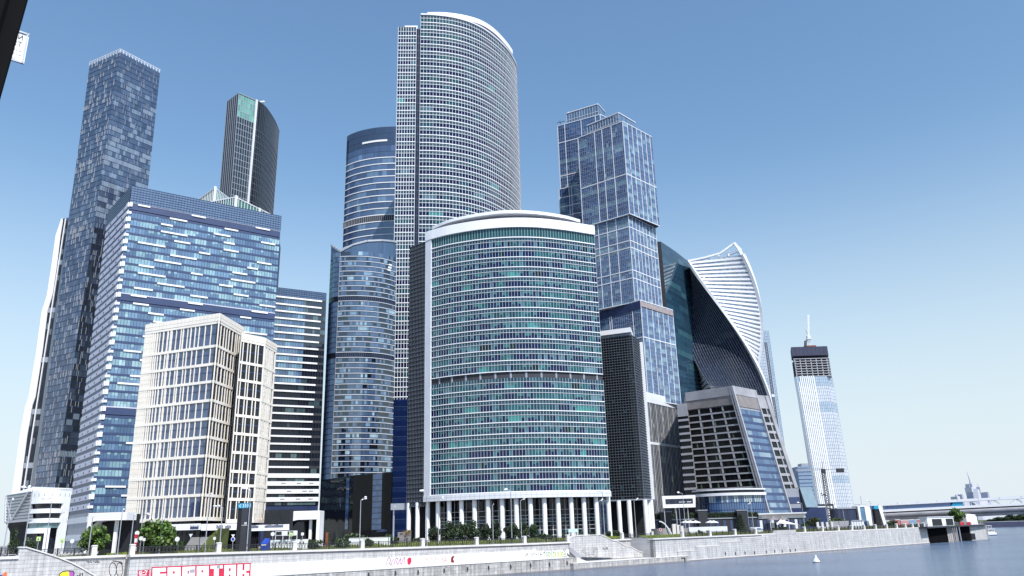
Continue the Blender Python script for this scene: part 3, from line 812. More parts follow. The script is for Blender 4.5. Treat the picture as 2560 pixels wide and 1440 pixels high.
# ---- 8 far left tall glass tower with pixel-like fins
def pixel_tower():
    Y = 440.0
    ct, cb, zt = prism_edge((300, 130), (152, 1120), Y)
    lt, lb = roof_edge((224, 163), (86, 1214), zt); rt, rb = roof_edge((400, 182), (352, 640), zt)
    root = thing('skyscraper', 'tall slim navy glass tower covered in small white vertical flecks, far left', 'skyscraper', cen(lb, cb))
    n1, n2 = 34, 40
    Sl = Skin([lb, cb], n1, 0, zt, [lt, ct]); Sr = Skin([cb, rb], n2, 0, zt, [ct, rt])
    ns = 88; h = zt / ns; r = random.Random(8)
    pal = [(5, (76, 96, 138)), (3, (60, 78, 120)), (1.5, (100, 120, 160)), (.3, (140, 156, 184))]
    palr = [(5, (74, 94, 138)), (2, (58, 74, 114)), (1.6, (132, 152, 184))]
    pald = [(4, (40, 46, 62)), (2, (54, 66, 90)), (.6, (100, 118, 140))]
    for i in range(0, ns):
        z = i * h; b = MB()
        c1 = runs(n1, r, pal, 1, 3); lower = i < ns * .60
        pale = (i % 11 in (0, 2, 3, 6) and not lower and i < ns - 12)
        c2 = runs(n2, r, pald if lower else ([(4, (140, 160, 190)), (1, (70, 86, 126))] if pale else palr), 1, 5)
        if i > ns - 5: c1 = [lin((84, 100, 138))] * n1; c2 = [lin((70, 88, 130))] * n2
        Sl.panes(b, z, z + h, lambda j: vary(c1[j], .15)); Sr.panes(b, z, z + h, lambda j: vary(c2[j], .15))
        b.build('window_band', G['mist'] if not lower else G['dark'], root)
        b = MB(); fl = (i % 13 in (0, 1))
        for S_, n in ((Sl, n1), (Sr, n2)):
            for j in range(n):
                if r.random() < (.36 if fl else .12): S_.seg(b, j + .1, j + (.26 if fl else .34), z + h * r.uniform(0, .2), z + h * r.uniform(.8, 1.3), .2)
        b.build('fin_row', STEEL, root)
    b = MB()
    for i in range(ns): Sl.strip(b, i * h - .12, i * h + .12, .12); Sr.strip(b, i * h - .12, i * h + .12, .12)
    b.build('floor_line', DKBLUE, root)
    b = MB()
    for S_, n in ((Sl, n1), (Sr, n2)):
        for j in range(0, n + 1, 3): S_.fin(b, j, zt - .5, zt + 2.2, .3, .3)
        S_.strip(b, zt + 1.9, zt + 2.3, .4); S_.strip(b, zt + .8, zt + 1.1, .3)
    b.build('roof_rail', OFFW, root)
    core(root, [Sl, Sr], [bR(rt, 24), bL(lt, 20, 4)], 0, zt - .3, DKBLUE)
pixel_tower()

# ---- 9 behind it: tower with a folded white edge
def fold_tower():
    Y = 520.0
    prof = [(153, 546), (151, 553), (139, 588), (128, 667), (117, 738), (104, 779), (90, 882), (71, 993), (63, 1015), (49, 1092), (30, 1232), (24, 1275)]
    zt = zat(153, 546, Y)
    root = thing('skyscraper', 'dark tower with white mullions and a folded bright white edge, leftmost, half hidden', 'skyscraper', (PW(60, 1200, Y).x, Y, 0))
    P = [PW(a, c, Y) for a, c in prof]
    b = MB()
    wd_ = [.4, 1.2, 3.0, 3.4, 3.4, 3.6, 3.8, 4.2, 4.3, 4.4, 4.6, 4.6]
    for k in range(len(P) - 1):
        a, c = P[k], P[k + 1]; w0, w1 = wd_[k], wd_[k + 1]
        b.loft([(a.x, a.y, a.z), (a.x + w0, a.y, a.z), (a.x + w0 + 4, a.y + 9, a.z), (a.x + 4, a.y + 9, a.z)], [(c.x, c.y, c.z), (c.x + w1, c.y, c.z), (c.x + w1 + 4, c.y + 9, c.z), (c.x + 4, c.y + 9, c.z)])
    b.build('folded_edge', WHITE, root)
    xr = PW(182, 545, Y).x + 6; b = MB(); e = MB(); g = MB(); ns = 58; h = zt / ns; r = random.Random(4)
    def xl(z):
        for k in range(len(P) - 1):
            if P[k].z >= z >= P[k + 1].z:
                f = (P[k].z - z) / max(1e-6, P[k].z - P[k + 1].z); return P[k].x + (P[k + 1].x - P[k].x) * f + wd_[k]
        return P[-1].x + 4
    for i in range(ns):
        z = i * h; b = MB(); x0 = xl(z); x1 = xl(z + h); w = 2.1; k = 0
        # panes of one storey from the white edge rightward
        N = 14
        for k in range(N):
            xa = xr - 30 + k * w + 2; 
            if xa + w < max(x0, x1): continue
            c = vary(lin((40, 46, 66) if r.random() < .93 else (120, 130, 145)), .25)
            b.quad((max(xa, x0), Y + .6, z), (xa + w, Y + .6, z), (xa + w, Y + .6, z + h), (max(xa, x1), Y + .6, z + h), c)
        if b.f: b.build('window_band', G['dark'], root)
        if i % 9 == 4: g.box((max(x0, x1), Y + .3, z), (xr, Y + .62, z + h * .9))
    for k in range(0, 15):
        xa = xr - 30 + k * 2.1 + 2
        zc = [z for z in [q * zt / 60 for q in range(61)] if xl(min(z, zt - .1)) < xa]
        if k % 2 == 0 and zc: e.box((xa - .28, Y - .2, min(zc)), (xa + .28, Y + .6, min(zt, max(zc))))
    e.build('mullion', WHITE, root); g.build('plant_storey', GREYP, root)
    b = MB(); b.box((xr - 9, Y + 1, 0), (xr + 8, Y + 30, zt - 2)); b.build('wall', DKBLUE, root)
    b = MB(); b.box((PW(160, 545, Y).x, Y + .5, zt - 2), (PW(171, 545, Y).x, Y + 6, zt + .5)); b.build('parapet', SLATE, root)
fold_tower()

# ---- 10 dark curved tower with pale teal top
def teal_top_tower():
    Y = 500.0
    zt = zat(597, 232, Y)
    ct = XY(PZ(597, 232, zt)); lt, lb = roof_edge((568, 253), (550, 475), zt)
    ct, cb = roof_edge((597, 232), (577, 493), zt); rt, rb = roof_edge((638, 250), (620, 505), zt)
    cur = [XY(PZ(a, c, zt)) for a, c in [(641, 250), (654, 257), (669, 272), (688, 302), (698, 328)]]
    root = thing('skyscraper', 'dark tower with pale vertical ribs and a translucent teal top, second tall tower from left', 'skyscraper', cen(lb, cur[-1]))
    S1 = Skin([lb, cb], 12, 0, zt, [lt, ct]); S2 = Skin([cb, rb], 7, 0, zt, [ct, rt])
    S3 = Skin(smooth_pts([(q[0] - 1.6, q[1]) for q in cur], 8), 22, 0, zt, smooth_pts(cur, 8))
    ns = 66; h = zt / ns; r = random.Random(6); zt2 = zt - h * 4.5
    for i in range(18, ns):
        z = i * h; b = MB()
        S1.panes(b, z, z + h, lambda j: vary(lin((50, 52, 60)), .15)); 
        S2.panes(b, z, z + h, lambda j: vary(lin((104, 196, 186) if i >= ns - 4 else (44, 64, 84)), .2))
        S3.panes(b, z, z + h, lambda j: vary(lin((40, 46, 54)), .3)); b.build('window_band', G['dark'], root)
        b = MB(); S2.strip(b, z - .18, z + .18, .12)
        b.build('floor_band', STEEL, root)
        if i < ns - 4: b = MB(); S3.strip(b, z - .2, z + .2, .2); b.build('grid_band', LOUV, root)
    b = MB()
    for j in range(0, 13, 2): S1.fin(b, j, 18 * h, zt, .42, .2)
    b.build('dark_rib', GREYP, root)
    b = MB()
    for j in range(8): S2.fin(b, j, 18 * h, zt, .3, .25)
    S2.strip(b, zt - .5, zt, .5); b.build('white_rib', STEEL, root)
    b = MB()
    for j in range(23): S3.fin(b, j, 18 * h, zt, .2, .15)
    S3.strip(b, zt - .6, zt, .2); b.build('grid_rib', LOUV, root)
    b = MB(); S3.fin(b, 0, 0, zt, 1.6, .9); b.build('corner_pier', OFFW, root)
    core(root, [S1, S2, S3], [bR(cur[-1], 25), bL(lt, 22, 4)], 0, zt - .5, CHAR)
    q = PZ(646, 250, zt + 3); b = MB(); b.bar((q.x - 2, q.y + 2, zt + 2), (q.x + 4, q.y + 2, zt + 2.6), 1.2, 1.2); b.build('cleaning_crane', WHITE, root)
teal_top_tower()

# ---- 11 stepped teal glass building showing over the wide blue block
def teal_steps():
    Y = 380.0
    root = thing('office_tower', 'stepped pale teal glass building with white corner piers, peeping over the wide blue block', 'building', (PW(580, 500, Y).x, Y, 0))
    for corner, left, right, dz in (((537, 470), (488, 505), (580, 502), 0), ((589, 493), (520, 506), (676, 536), 12)):
        zt = zat(corner[0], corner[1], Y - dz); c = XY(PZ(*corner, zt)); l = XY(PZ(*left, zt)); rr = XY(PZ(*right, zt))
        Sl = Skin([l, c], 12); Sr = Skin([c, rr], 12)
        b = MB(); Sl.panes(b, zt - 22, zt, lambda j: vary(lin((84, 160, 152)), .15)); Sr.panes(b, zt - 22, zt, lambda j: vary(lin((130, 200, 186)), .1)); b.build('glass_wall', G['teal'], root)
        b = MB()
        for j in range(0, 13): Sl.fin(b, j, zt - 22, zt, .3, .3); Sr.fin(b, j, zt - 22, zt, .3, .3)
        Sl.strip(b, zt - .3, zt + .3, .3); Sr.strip(b, zt - .3, zt + .3, .3); b.build('rib', OFFW, root)
        b = MB(); Sr.fin(b, 0, 0, zt + .8, 1.3, .8)
        if dz: Sr.fin(b, 8, 0, zt + .3, 1.0, .7)
        b.build('corner_pier', WHITE, root)
        core(root, [Sl, Sr], [(c[0] + 4, c[1] + 40)], 0, zt - .6, TEALW)
teal_steps()

# ---- 12 cream stone office with barcode windows
def cream_block():
    Y = 205.0
    zt = zat(550, 783, Y)
    ct, cb = roof_edge((550, 783), (502, 1291), zt); lt, lb = roof_edge((365, 812), (311, 1299), zt); rt, rb = roof_edge((609, 818), (572, 1293), zt)
    root = thing('office_building', 'cream stone office building with barcode-like vertical windows, two stepped volumes', 'building', cen(lb, cb, rb))
    zlev = [PW(548 - (y - 783) * .0945, y, Y).z for y in (802, 861, 906, 950, 997, 1043, 1089, 1136, 1185, 1234, 1292)]
    r = random.Random(14)
    def face(B, T, w0f, wpat, label, ztop, zl, mirror=False, bandmat=CREAM):
        """one stone face: dark glass behind, stone piers of varying width in front, a band per double storey"""
        Ln = (Vector(B[1]) - Vector(B[0])).length
        N = 40
        S = Skin(B, N, 0, ztop, T)
        for k in range(len(zl) - 1):
            za, zb_ = zl[k + 1], zl[k]
            g = MB(); m_ = 3
            for i in range(m_): S.panes(g, za + (zb_ - za) * i / m_, za + (zb_ - za) * (i + 1) / m_, lambda j: vary(lin((58, 76, 132) if label == 'a' else (40, 44, 56)), .35), -.2)
            g.build('window_band', G['sky'] if label == 'a' else G['dark'], root)
            # pier pattern
            b = MB(); u = 0.0; piers = []
            for (pw, gw) in wpat(k): piers.append((u, u + pw)); u += pw + gw
            tot = u; sc_ = N / tot
            for p0, p1 in piers: S.seg(b, p0 * sc_, min(N, p1 * sc_), za, zb_ - .7, .2, -.2)
            for p0, p1 in piers:      # pier returns give the window reveals their depth
                for uu in (p0, p1):
                    A = S.at(min(N - .001, uu * sc_), za, 0); B_ = S.at(min(N - .001, uu * sc_), za, -.2); b.quad(A, B_, (B_[0], B_[1], zb_), (A[0], A[1], zb_))
            b.build('stone_pier', CREAM, root)
            b = MB()
            for p0, p1 in piers:
                if p1 - p0 > .7:
                    for q in (.22, .48, .74): S.seg(b, p0 * sc_, min(N, p1 * sc_), za + (zb_ - za) * q, za + (zb_ - za) * q + .06, .012, .0)
            if b.f: b.build('panel_joint', JOINT, root)
            b = MB(); S.strip(b, zb_ - .7, zb_ + .02, .27, -.2); b.build('stone_band', bandmat, root)
            b = MB(); S.strip(b, (za + zb_) / 2 - .3, (za + zb_) / 2 - .05, .05, -.2); b.build('transom', SLATE, root)
        b = MB(); S.strip(b, zl[0], ztop, .55, -.4); b.build('parapet', CREAM, root)
        b = MB(); S.strip(b, zl[0] + (ztop - zl[0]) * .45, zl[0] + (ztop - zl[0]) * .45 + .06, .02, .15)
        for j in range(0, N + 1, 2): S.fin(b, j, zl[0], ztop, .05, .02, .15)
        b.build('panel_joint', JOINT, root)
        b = MB(); S.strip(b, zl[-1] - .9, zl[-1], .6, -.36); b.build('stone_sill', CREAM, root)
        return S
    def wide(k):
        out = []; rr = random.Random(50 + k)
        sh = (k % 2) * .4
        prog = [.10, .12, .14, .2, .3, .3, .5, .7, .9, .5, .9, 1.0, .35, 1.2, .6, 1.2, 1.0, 1.5, 1.7, 1.9]
        pw = [1.9 + sh, 1.2, 1.2, 1.1, 1.0, .8, .8, .45, .8, .9, 1.5, .4, .5, .8, .45, .6, .5, .45, .45, .4]
        for p_, g_ in zip(pw, prog): out.append((.8 * p_ * rr.uniform(.85, 1.15), 2.3 * g_ * rr.uniform(.8, 1.25)))
        out.append((.25, 0)); return out
    def narrow(k):
        rr = random.Random(80 + k); out = []
        for q in range(9): out.append((.3 * rr.uniform(.8, 1.2), (1.35 if q < 6 else 1.0) * rr.uniform(.7, 1.3)))
        out.append((.9, 0)); return out
    SA = face([lb, cb], [lt, ct], 0, wide, 'a', zt, zlev)
    SB = face([cb, rb], [ct, rt], 0, narrow, 'b', zt, zlev)
    # rear volume
    z2 = zat(664, 845, Y + 14)
    wc_t, wc_b = roof_edge((664, 845), (633, 1297), z2); wl_t, wl_b = roof_edge((604, 832), (566, 1296), z2); wr_t, wr_b = roof_edge((692, 862), (662, 1298), z2)
    zl2 = [zlev[k] * (z2 / zt) for k in range(len(zlev))]
    zl2 = [PW(662 - (y - 845) * .069, y, wc_t[1]).z for y in (860, 913, 956, 998, 1042, 1086, 1132, 1178, 1212, 1246, 1298)]
    def dkface(k):
        rr = random.Random(120 + k); out = []
        for q in range(6): out.append((.36, (2.2 if q % 2 else .9) * rr.uniform(.8, 1.2)))
        out.append((.5, 0)); return out
    def rface(k):
        rr = random.Random(160 + k); out = [(.5, .25), (.8, .3), (.7, .2), (.8, .5)]
        out.append((.4, 0)); return out
    SCc = face([wl_b, wc_b], [wl_t, wc_t], 0, dkface, 'b', z2, zl2)
    SD = face([wc_b, wr_b], [wc_t, wr_t], 0, rface, 'b', z2, zl2)
    core(root, [SA, SB], [bR(rt, 14), bL(lt, 24, 3)], zlev[-1] - .5, zt - .4, INNER, .6)
    core(root, [SCc, SD], [bR(wr_t, 14), bL(wl_t, 18, 3)], zl2[-1] - .5, z2 - .4, INNER, .6)
    return lb, cb, rb, wl_b, wc_b, wr_b, zlev[-1]
CB = cream_block()

# ---- 13 shopping podium under and beside it
def podium():
    lb, cb, rb, wl, wc, wr, zb = CB
    root = thing('shopping_podium', 'black shop podium with white striped bands and a white portal frame, under the cream building', 'building', cen(cb, wc))
    S = Skin([lb, cb, rb, wc, wr], 40)
    b = MB(); S.panes(b, 0, zb - .5, lambda j: vary(lin((30, 31, 38)), .25), -1.6); b.build('shop_glazing', G['dark'], root)
    b = MB()
    for j in range(0, 41): S.fin(b, j, 0, zb - .6, .1, .12, -1.6)
    b.build('shop_mullion', CHAR, root)
    b = MB(); S.strip(b, zb - .9, zb - .55, 1.6, -1.6); b.build('soffit', SLABD, root)
    def band(name, px0, px1, pt, pb, Y0, Y1, out=2.0):
        a, c = PW(px0, pt[0], Y0), PW(px1, pt[1], Y1); a2, c2 = PW(px0, pb[0], Y0), PW(px1, pb[1], Y1)
        K = Skin([(a.x, a.y), (c.x, c.y)], 12)
        zt_, zb_ = (a.z + c.z) / 2, (a2.z + c2.z) / 2
        b = MB(); m_ = 4
        for i in range(m_): K.strip(b, zb_ + (zt_ - zb_) * (i + .04) / m_, zb_ + (zt_ - zb_) * (i + .92) / m_, .4)
        K.strip(b, zb_ + .1, zt_ - .1, .3); b.build(name, WHITE, root); return K, zb_, zt_
    K1, q0, q1 = band('white_band', 431, 503, (1310, 1309), (1326, 1325), cb[1] - 3.2, cb[1] - 4.2)
    K2, q0, q1 = band('white_band', 503.5, 591, (1308, 1310), (1325, 1326), cb[1] - 4.2, cb[1] + .5)
    K3, q2, q3 = band('white_band', 626, 724, (1311, 1312), (1326, 1327), wc[1] - 6, wc[1] - 6)
    # illegible shop lettering on the bands
    b = MB(); r = random.Random(2)
    for K, u0, u1 in ((K1, 8, 11.4), (K2, 5, 7.2), (K2, 8, 10), (K3, 4.6, 10.2), (K3, .4, 2.6)):
        u = u0
        while u < u1:
            w = r.uniform(.06, .16); zz = q0 + .4; K.seg(b, u, u + w, zz, zz + r.uniform(.5, .9), .06, .42); u += w + .07
    b.build('shop_lettering', SLATE, root)
    # corrugated dark wall
    a, c = PW(664, 1272, wc[1] + 3), PW(733, 1276, wc[1] + 3); z1 = (a.z + c.z) / 2
    K = Skin([(a.x, a.y), (c.x, c.y)], 24); b = MB()
    K.strip(b, 0, z1, .1, -.4)
    for j in range(25): K.fin(b, j, 0, z1, .22, .3)
    b.build('corrugated_wall', CHAR, root)
    b = MB(); b.prism([(a.x, a.y + .5), (c.x + 3, c.y + .5), (c.x + 3, c.y + 10), (a.x, a.y + 14)], 0, z1 - .2); b.build('wall', INNER, root)
    # portals
    def portal(x0, x1, yt, yb, legw, Y, legs=(True, True)):
        A, B = PW(x0, yt, Y), PW(x1, yt, Y); zt_ = (A.z + B.z) / 2; zb_ = PW((x0 + x1) / 2, yb, Y).z
        b = MB(); m_ = 4
        for i in range(m_): b.box((A.x, Y, zb_ + (zt_ - zb_) * (i + .03) / m_), (B.x, Y + 5, zb_ + (zt_ - zb_) * (i + .95) / m_))
        b.box((A.x + .2, Y + .12, zb_), (B.x - .2, Y + 4.8, zt_ - .1))
        if legs[0]: b.box((A.x, Y, 0), (A.x + legw, Y + 5, zb_)); b.loft([(A.x + legw, Y, zb_ - 1.6), (A.x + legw, Y + 5, zb_ - 1.6), (A.x + legw + .02, Y + 5, zb_), (A.x + legw + .02, Y, zb_)], [(A.x + legw + .01, Y, zb_ - .3), (A.x + legw + .01, Y + 5, zb_ - .3), (A.x + legw + 1.4, Y + 5, zb_), (A.x + legw + 1.4, Y, zb_)])
        if legs[1]: b.box((B.x - legw, Y, 0), (B.x, Y + 5, zb_))
        b.build('white_portal', WHITE, root)
        b = MB(); b.box((A.x + .5, Y + 4.9, 0), (B.x - .5, Y + 8, zt_ - .3)); b.build('portal_recess', INNER, root)
        b = MB(); b.box((A.x + (B.x - A.x) * .6, Y + 2, 0), (A.x + (B.x - A.x) * .6 + .7, Y + 2.7, zb_)); b.build('portal_column', WHITE, root)
    portal(725, 800, 1277, 1299, .8, 222)
    portal(222, 318, 1281, 1301, .9, 192, (True, False))
podium()

# ---- 14 low white building, far left
def low_white():
    Y = 172.0
    def P(px, py, dy=0): return PW(px, py, Y + dy)
    root = thing('low_building', 'low white building with ribbon windows and a folded grey glass end, bottom left', 'building', (P(80, 1300).x, Y, 0))
    cur = smooth_pts([XY(P(82, 1227)), XY(P(110, 1227, -1.5)), XY(P(140, 1228, -1)), XY(P(177, 1230, 3))], 5)
    S = Skin(cur, 16); z = lambda y: P(120, y).z
    b = MB(); e = MB()
    for y0, y1 in ((1227, 1259), (1272, 1283), (1296, 1307)): S.strip(b, z(y1), z(y0), .7, -.5)
    S.seg(b, 0, 8, z(1333), z(1320), .7, -.5); S.seg(b, 13, 16, 0, z(1259), .72, -.52); S.seg(b, 8, 9.4, 0, z(1320), .7, -.5)
    b.build('white_wall', WHITE, root)
    for y0, y1 in ((1259, 1272), (1283, 1296)):
        g = MB(); S.panes(g, z(y1), z(y0), lambda j: vary(lin((32, 36, 50)), .25), -.3, 0, 13); g.build('ribbon_window', G['dark'], root)
    g = MB(); S.panes(g, z(1320), z(1307), lambda j: vary(lin((120, 165, 172)), .25), -.3, 0, 13); g.build('ribbon_window', G['blue'], root)
    g = MB(); S.panes(g, 0, z(1320), lambda j: vary(lin((40, 46, 66)), .4), -1.5, 0, 14); g.build('entrance_glazing', G['dark'], root)
    b = MB()
    for u in (2, 4.2, 6.4, 8.6, 10.8, 13, 15): S.seg(b, u, u + .18, z(1240), z(1234), .12, .2)
    b.build('wall_lamp', STEEL, root)
    core(root, [S], [bR(cur[-1], 18, 2.5), (cur[0][0] - 14, Y + 20)], 0, z(1229), INNER, 1.7)
    # folded glass end
    A, B, C, D = P(16, 1239, 4), P(78, 1229, .2), P(83, 1300, -.8), P(14, 1306, 2)
    b = MB(); nrow = 9
    for i in range(nrow):
        for k in range(6):
            f0, f1, g0, g1 = i / nrow, (i + 1) / nrow, k / 6, (k + 1) / 6
            q = [D.lerp(A, f).lerp(C.lerp(B, f), g_) for f, g_ in ((f0, g0), (f0, g1), (f1, g1), (f1, g0))]
            b.quad(*[tuple(x) for x in q], vary(lin((168, 174, 184)), .06))
    b.build('glass_fold', G['blue'], root)
    e = MB()
    for i in range(nrow + 1): e.bar(tuple(D.lerp(A, i / nrow) + Vector((0, -.1, 0))), tuple(C.lerp(B, i / nrow) + Vector((0, -.1, 0))), .12, .12)
    k0 = P(29, 1303, 1.5); e.bar(tuple(A), tuple(k0 + Vector((0, -.15, 0))), .35, .35); e.bar(tuple(B + Vector((-.4, -.2, 0))), tuple(k0 + Vector((0, -.15, 0))), .35, .35); e.bar(tuple(A), tuple(D), .4, .4); e.bar(tuple(D), tuple(C), .35, .35)
    e.build('fold_frame', STEEL, root)
    b = MB(); U = P(65, 1322, 3); V = P(65, 1345, 4); Wp = P(25, 1330, 4)
    b.quad(tuple(D), tuple(C), tuple(U), tuple(Wp)); b.quad(tuple(Wp), tuple(U), tuple(V), (Wp.x, Wp.y + 1, 0)); b.quad(tuple(C), (C.x + 2, C.y + 3, 0), tuple(V), tuple(U)); b.build('dark_soffit', CHAR, root)
    b = MB(); b.loft([tuple(A), tuple(B), tuple(B + Vector((0, 16, 0))), tuple(A + Vector((2, 16, 0)))], [tuple(A + Vector((1, 1, .2))), tuple(P(82, 1217, 2)), tuple(B + Vector((0, 16, 1.5))), tuple(A + Vector((2, 16, .3)))]); b.build('roof', OFFW, root)
low_white()

# ---- 15 two towers of shifted glass boxes with white frames
def boxes():
    Y = 450.0
    pal = [(5, (52, 88, 160)), (3, (70, 108, 178)), (1.0, (118, 160, 206)), (.4, (160, 194, 222))]
    palr = [(4, (72, 114, 180)), (2, (54, 90, 160)), (2.2, (150, 190, 222))]
    r = random.Random(17)
    def box(root, c, l, rr, z0, z1, nl, nr, ns, tops=None, bands=(), pl_=pal, pr_=palr, ev=4):
        Sl = Skin([l, c], nl); Sr = Skin([c, rr], nr); h = (z1 - z0) / ns
        for i in range(ns):
            z = z0 + i * h; b = MB(); a = runs(nl, r, pl_, 1, 5); a2 = runs(nr, r, pr_, 1, 4)
            if r.random() < .1: a = [lin((126, 166, 200))] * nl
            Sl.panes(b, z, z + h, lambda j: vary(a[j], .12)); Sr.panes(b, z, z + h, lambda j: vary(a2[j], .15)); b.build('window_band', G['box'], root)
        e = MB()
        for i in range(ns + 1): Sl.strip(e, z0 + i * h - .1, z0 + i * h + .1, .1); Sr.strip(e, z0 + i * h - .1, z0 + i * h + .1, .1)
        for j in range(nl + 1): Sl.fin(e, j, z0, z1, .09, .1)
        for j in range(nr + 1): Sr.fin(e, j, z0, z1, .12, .1)
        e.build('mullion_grid', GREYP, root)
        e = MB()
        for j in [0] + sorted(r.sample(range(3, nl - 1), 3)) + [nl]: Sl.fin(e, j, z0, z1, .48, .22)
        for j in range(0, nr + 1, ev): Sr.fin(e, j, z0, z1, .42, .22)
        for f in bands: Sl.strip(e, z0 + (z1 - z0) * f - .3, z0 + (z1 - z0) * f + .3, .25); Sr.strip(e, z0 + (z1 - z0) * f - .3, z0 + (z1 - z0) * f + .3, .25)
        for z in (z0, z1): Sl.strip(e, z - .3, z + .2, .25); Sr.strip(e, z - .3, z + .2, .25)
        e.build('white_frame', OFFW, root)
        bk = [(rr[0] - 10, rr[1] + 26), bL(l, 14, 5)]
        core(root, [Sl, Sr], bk, z0, z1 - .2, SLABD)
        return Sl, Sr
    # front tower
    z1 = zat(1556, 303, Y)
    zc = lambda y: PW(1556 + (y - 303) * .072, y, Y).z
    zb1 = zc(534); c = XY(PZ(1556, 303, z1)); l = XY(PZ(1445, 345, z1)); rr = XY(PZ(1629, 342, z1))
    root = thing('skyscraper', 'tower of shifted blue glass boxes with white frames, right of the tallest tower', 'skyscraper', cen(l, c))
    Sl, Sr = box(root, c, l, rr, zb1, z1, 24, 26, 22, bands=(.42,))
    # its shadowed notch at the corner
    zb2 = zc(752); c2 = (c[0] - .5, c[1] + 2.2); l2 = XY(PZ(1482, 563, zb1)); r2 = (rr[0] - 2.2, rr[1] + 3.5)
    l2 = (l2[0], l2[1])
    box(root, c2, l2, r2, zb2, zb1, 20, 24, 22, bands=(.27, .36, .62, .7, .86), pl_=[(4, (76, 114, 182)), (2, (98, 140, 200)), (1, (150, 188, 220))], ev=3)
    zb3 = zc(1000); c3 = (c[0] + 2.2, c[1] - 1.5); l3 = (l2[0] + 1, l2[1] + 4); r3 = (rr[0] + 3.5, rr[1] + 1)
    box(root, c3, l3, r3, zb3, zb2, 20, 24, 24, bands=(.62,), ev=4)
    S6 = Skin([l3, c3], 10); b = MB(); S6.strip(b, zb2 - 5.5, zb2 - .6, .3); b.build('painted_shade_band', DKBLUE, root)  # dark strip stands in for the shade under the box above
    S3 = Skin([c3, r3], 10); b = MB(); S3.strip(b, zb2 - 4.0, zb2 - .8, .5); b.build('brown_band', mplain('brown_panel', (158, 146, 146), .6), root)
    # mechanical penthouse
    zp = z1 + 9
    pc, pl2, pr2 = XY(PZ(1546, 282, zp)), XY(PZ(1468, 314, zp)), XY(PZ(1588, 307, zp))
    Pl = Skin([pl2, pc], 12); Pr = Skin([pc, pr2], 8); b = MB(); Pl.panes(b, z1, zp, lambda j: vary(lin((84, 120, 172)), .2)); Pr.panes(b, z1, zp, lambda j: vary(lin((110, 142, 186)), .2)); b.build('penthouse_glazing', G['blue'], root)
    b = MB(); Pl.strip(b, zp - .3, zp + .3, .4); Pr.strip(b, zp - .3, zp + .3, .4); Pl.strip(b, z1 + 3, z1 + 3.3, .2)
    for j in range(13): Pl.fin(b, j, z1, zp, .15, .15)
    b.build('penthouse_frame', OFFW, root); core(root, [Pl, Pr], [(pr2[0] - 10, pr2[1] + 12), (pl2[0] + 12, pl2[1] + 10)], z1, zp, SLATE, name='penthouse')
    # stone base with glass strips
    zs = PW(1640, 984, Y).z; bc = XY(PZ(1606, 978, zs)); br = XY(PZ(1692, 999, zs)); S4 = Skin([(bc[0] - 14, bc[1] + 5), bc], 6); S5 = Skin([bc, br], 24); zz = PW(1640, 1005, Y - 6).z; zm = PW(1645, 1107, Y - 6).z
    b = MB(); S5.strip(b, zz, zs, .5); S4.strip(b, zz, zs, .5); S5.strip(b, zm - .7, zm + .7, .4); b.build('stone_band', CREAM if False else OFFW, root)
    for (a0, a1, m_) in ((0, zm, 14), (zm, zz, 10)):
        for i in range(m_):
            b = MB(); zA = a0 + (a1 - a0) * i / m_; zB = a0 + (a1 - a0) * (i + 1) / m_
            S5.panes(b, zA, zB, lambda j: vary(lin((150, 160, 130) if r.random() < .08 else (38, 42, 44)), .3)); S4.panes(b, zA, zB, lambda j: vary(lin((38, 42, 44)), .2)); b.build('base_window', G['dark'], root)
    b = MB()
    for j in range(0, 25): S5.fin(b, j, 0, zz, .7 if j % 4 == 0 else .2, .3)
    for j in range(7): S4.fin(b, j, 0, zz, .5, .5)
    b.build('stone_pier', CONC, root)
    core(root, [S4, S5], [(br[0] - 4, br[1] + 20), (bc[0] - 10, bc[1] + 25)], 0, zs, CONC)
    b = MB(); b.prism([(br[0] + .4, br[1] + 1), (br[0] + 11, br[1] + 4), (br[0] + 11, br[1] + 16), (br[0] + .4, br[1] + 16)], 0, PW(1693, 1090, br[1]).z); b.build('dark_annex', INNER, root)  # near-black colour carries the shade on this building side
    # rear tower
    Y2 = 500.0; zt = zat(1394, 315, Y2 - 0)
    root2 = thing('skyscraper', 'rear tower of blue glass boxes with white dishes on its roof', 'skyscraper', (PW(1420, 400, Y2).x, Y2, 0))
    l = XY(PZ(1394, 315, zt)); cc = XY(PZ(1500, 286, zt)); q = XY(PZ(1530, 300, zt))
    zm = PW(1398, 474, l[1]).z
    Sl, Sr = box(root2, cc, l, q, zm, zt, 18, 6, 18, bands=(.72, .2))
    l2 = (l[0] - 1.2, l[1] - .5)
    box(root2, (cc[0], cc[1] - .5), l2, q, 0, zm, 18, 6, 40, bands=(.97, .94, .91, .86, .82), ev=6)
    zp = zt + 11; pl, pc, pr = XY(PZ(1416, 284, zp)), XY(PZ(1494, 260, zp)), XY(PZ(1512, 280, zp))
    Pl = Skin([pl, pc], 12); Pr = Skin([pc, pr], 4); b = MB(); Pl.panes(b, zt, zp, lambda j: vary(lin((96, 132, 180)), .25)); Pr.panes(b, zt, zp, lambda j: vary(lin((120, 150, 190)), .2)); b.build('penthouse_glazing', G['blue'], root2)
    b = MB(); Pl.strip(b, zp - .3, zp + .3, .4); Pr.strip(b, zp - .3, zp + .3, .4); Pl.strip(b, zt + 5, zt + 5.3, .2)
    for j in range(13): Pl.fin(b, j, zt, zp, .15, .15)
    b.build('penthouse_frame', OFFW, root2); core(root2, [Pl, Pr], [(pr[0] - 6, pr[1] + 10), (pl[0] + 10, pl[1] + 10)], zt, zp, SLATE, name='penthouse')
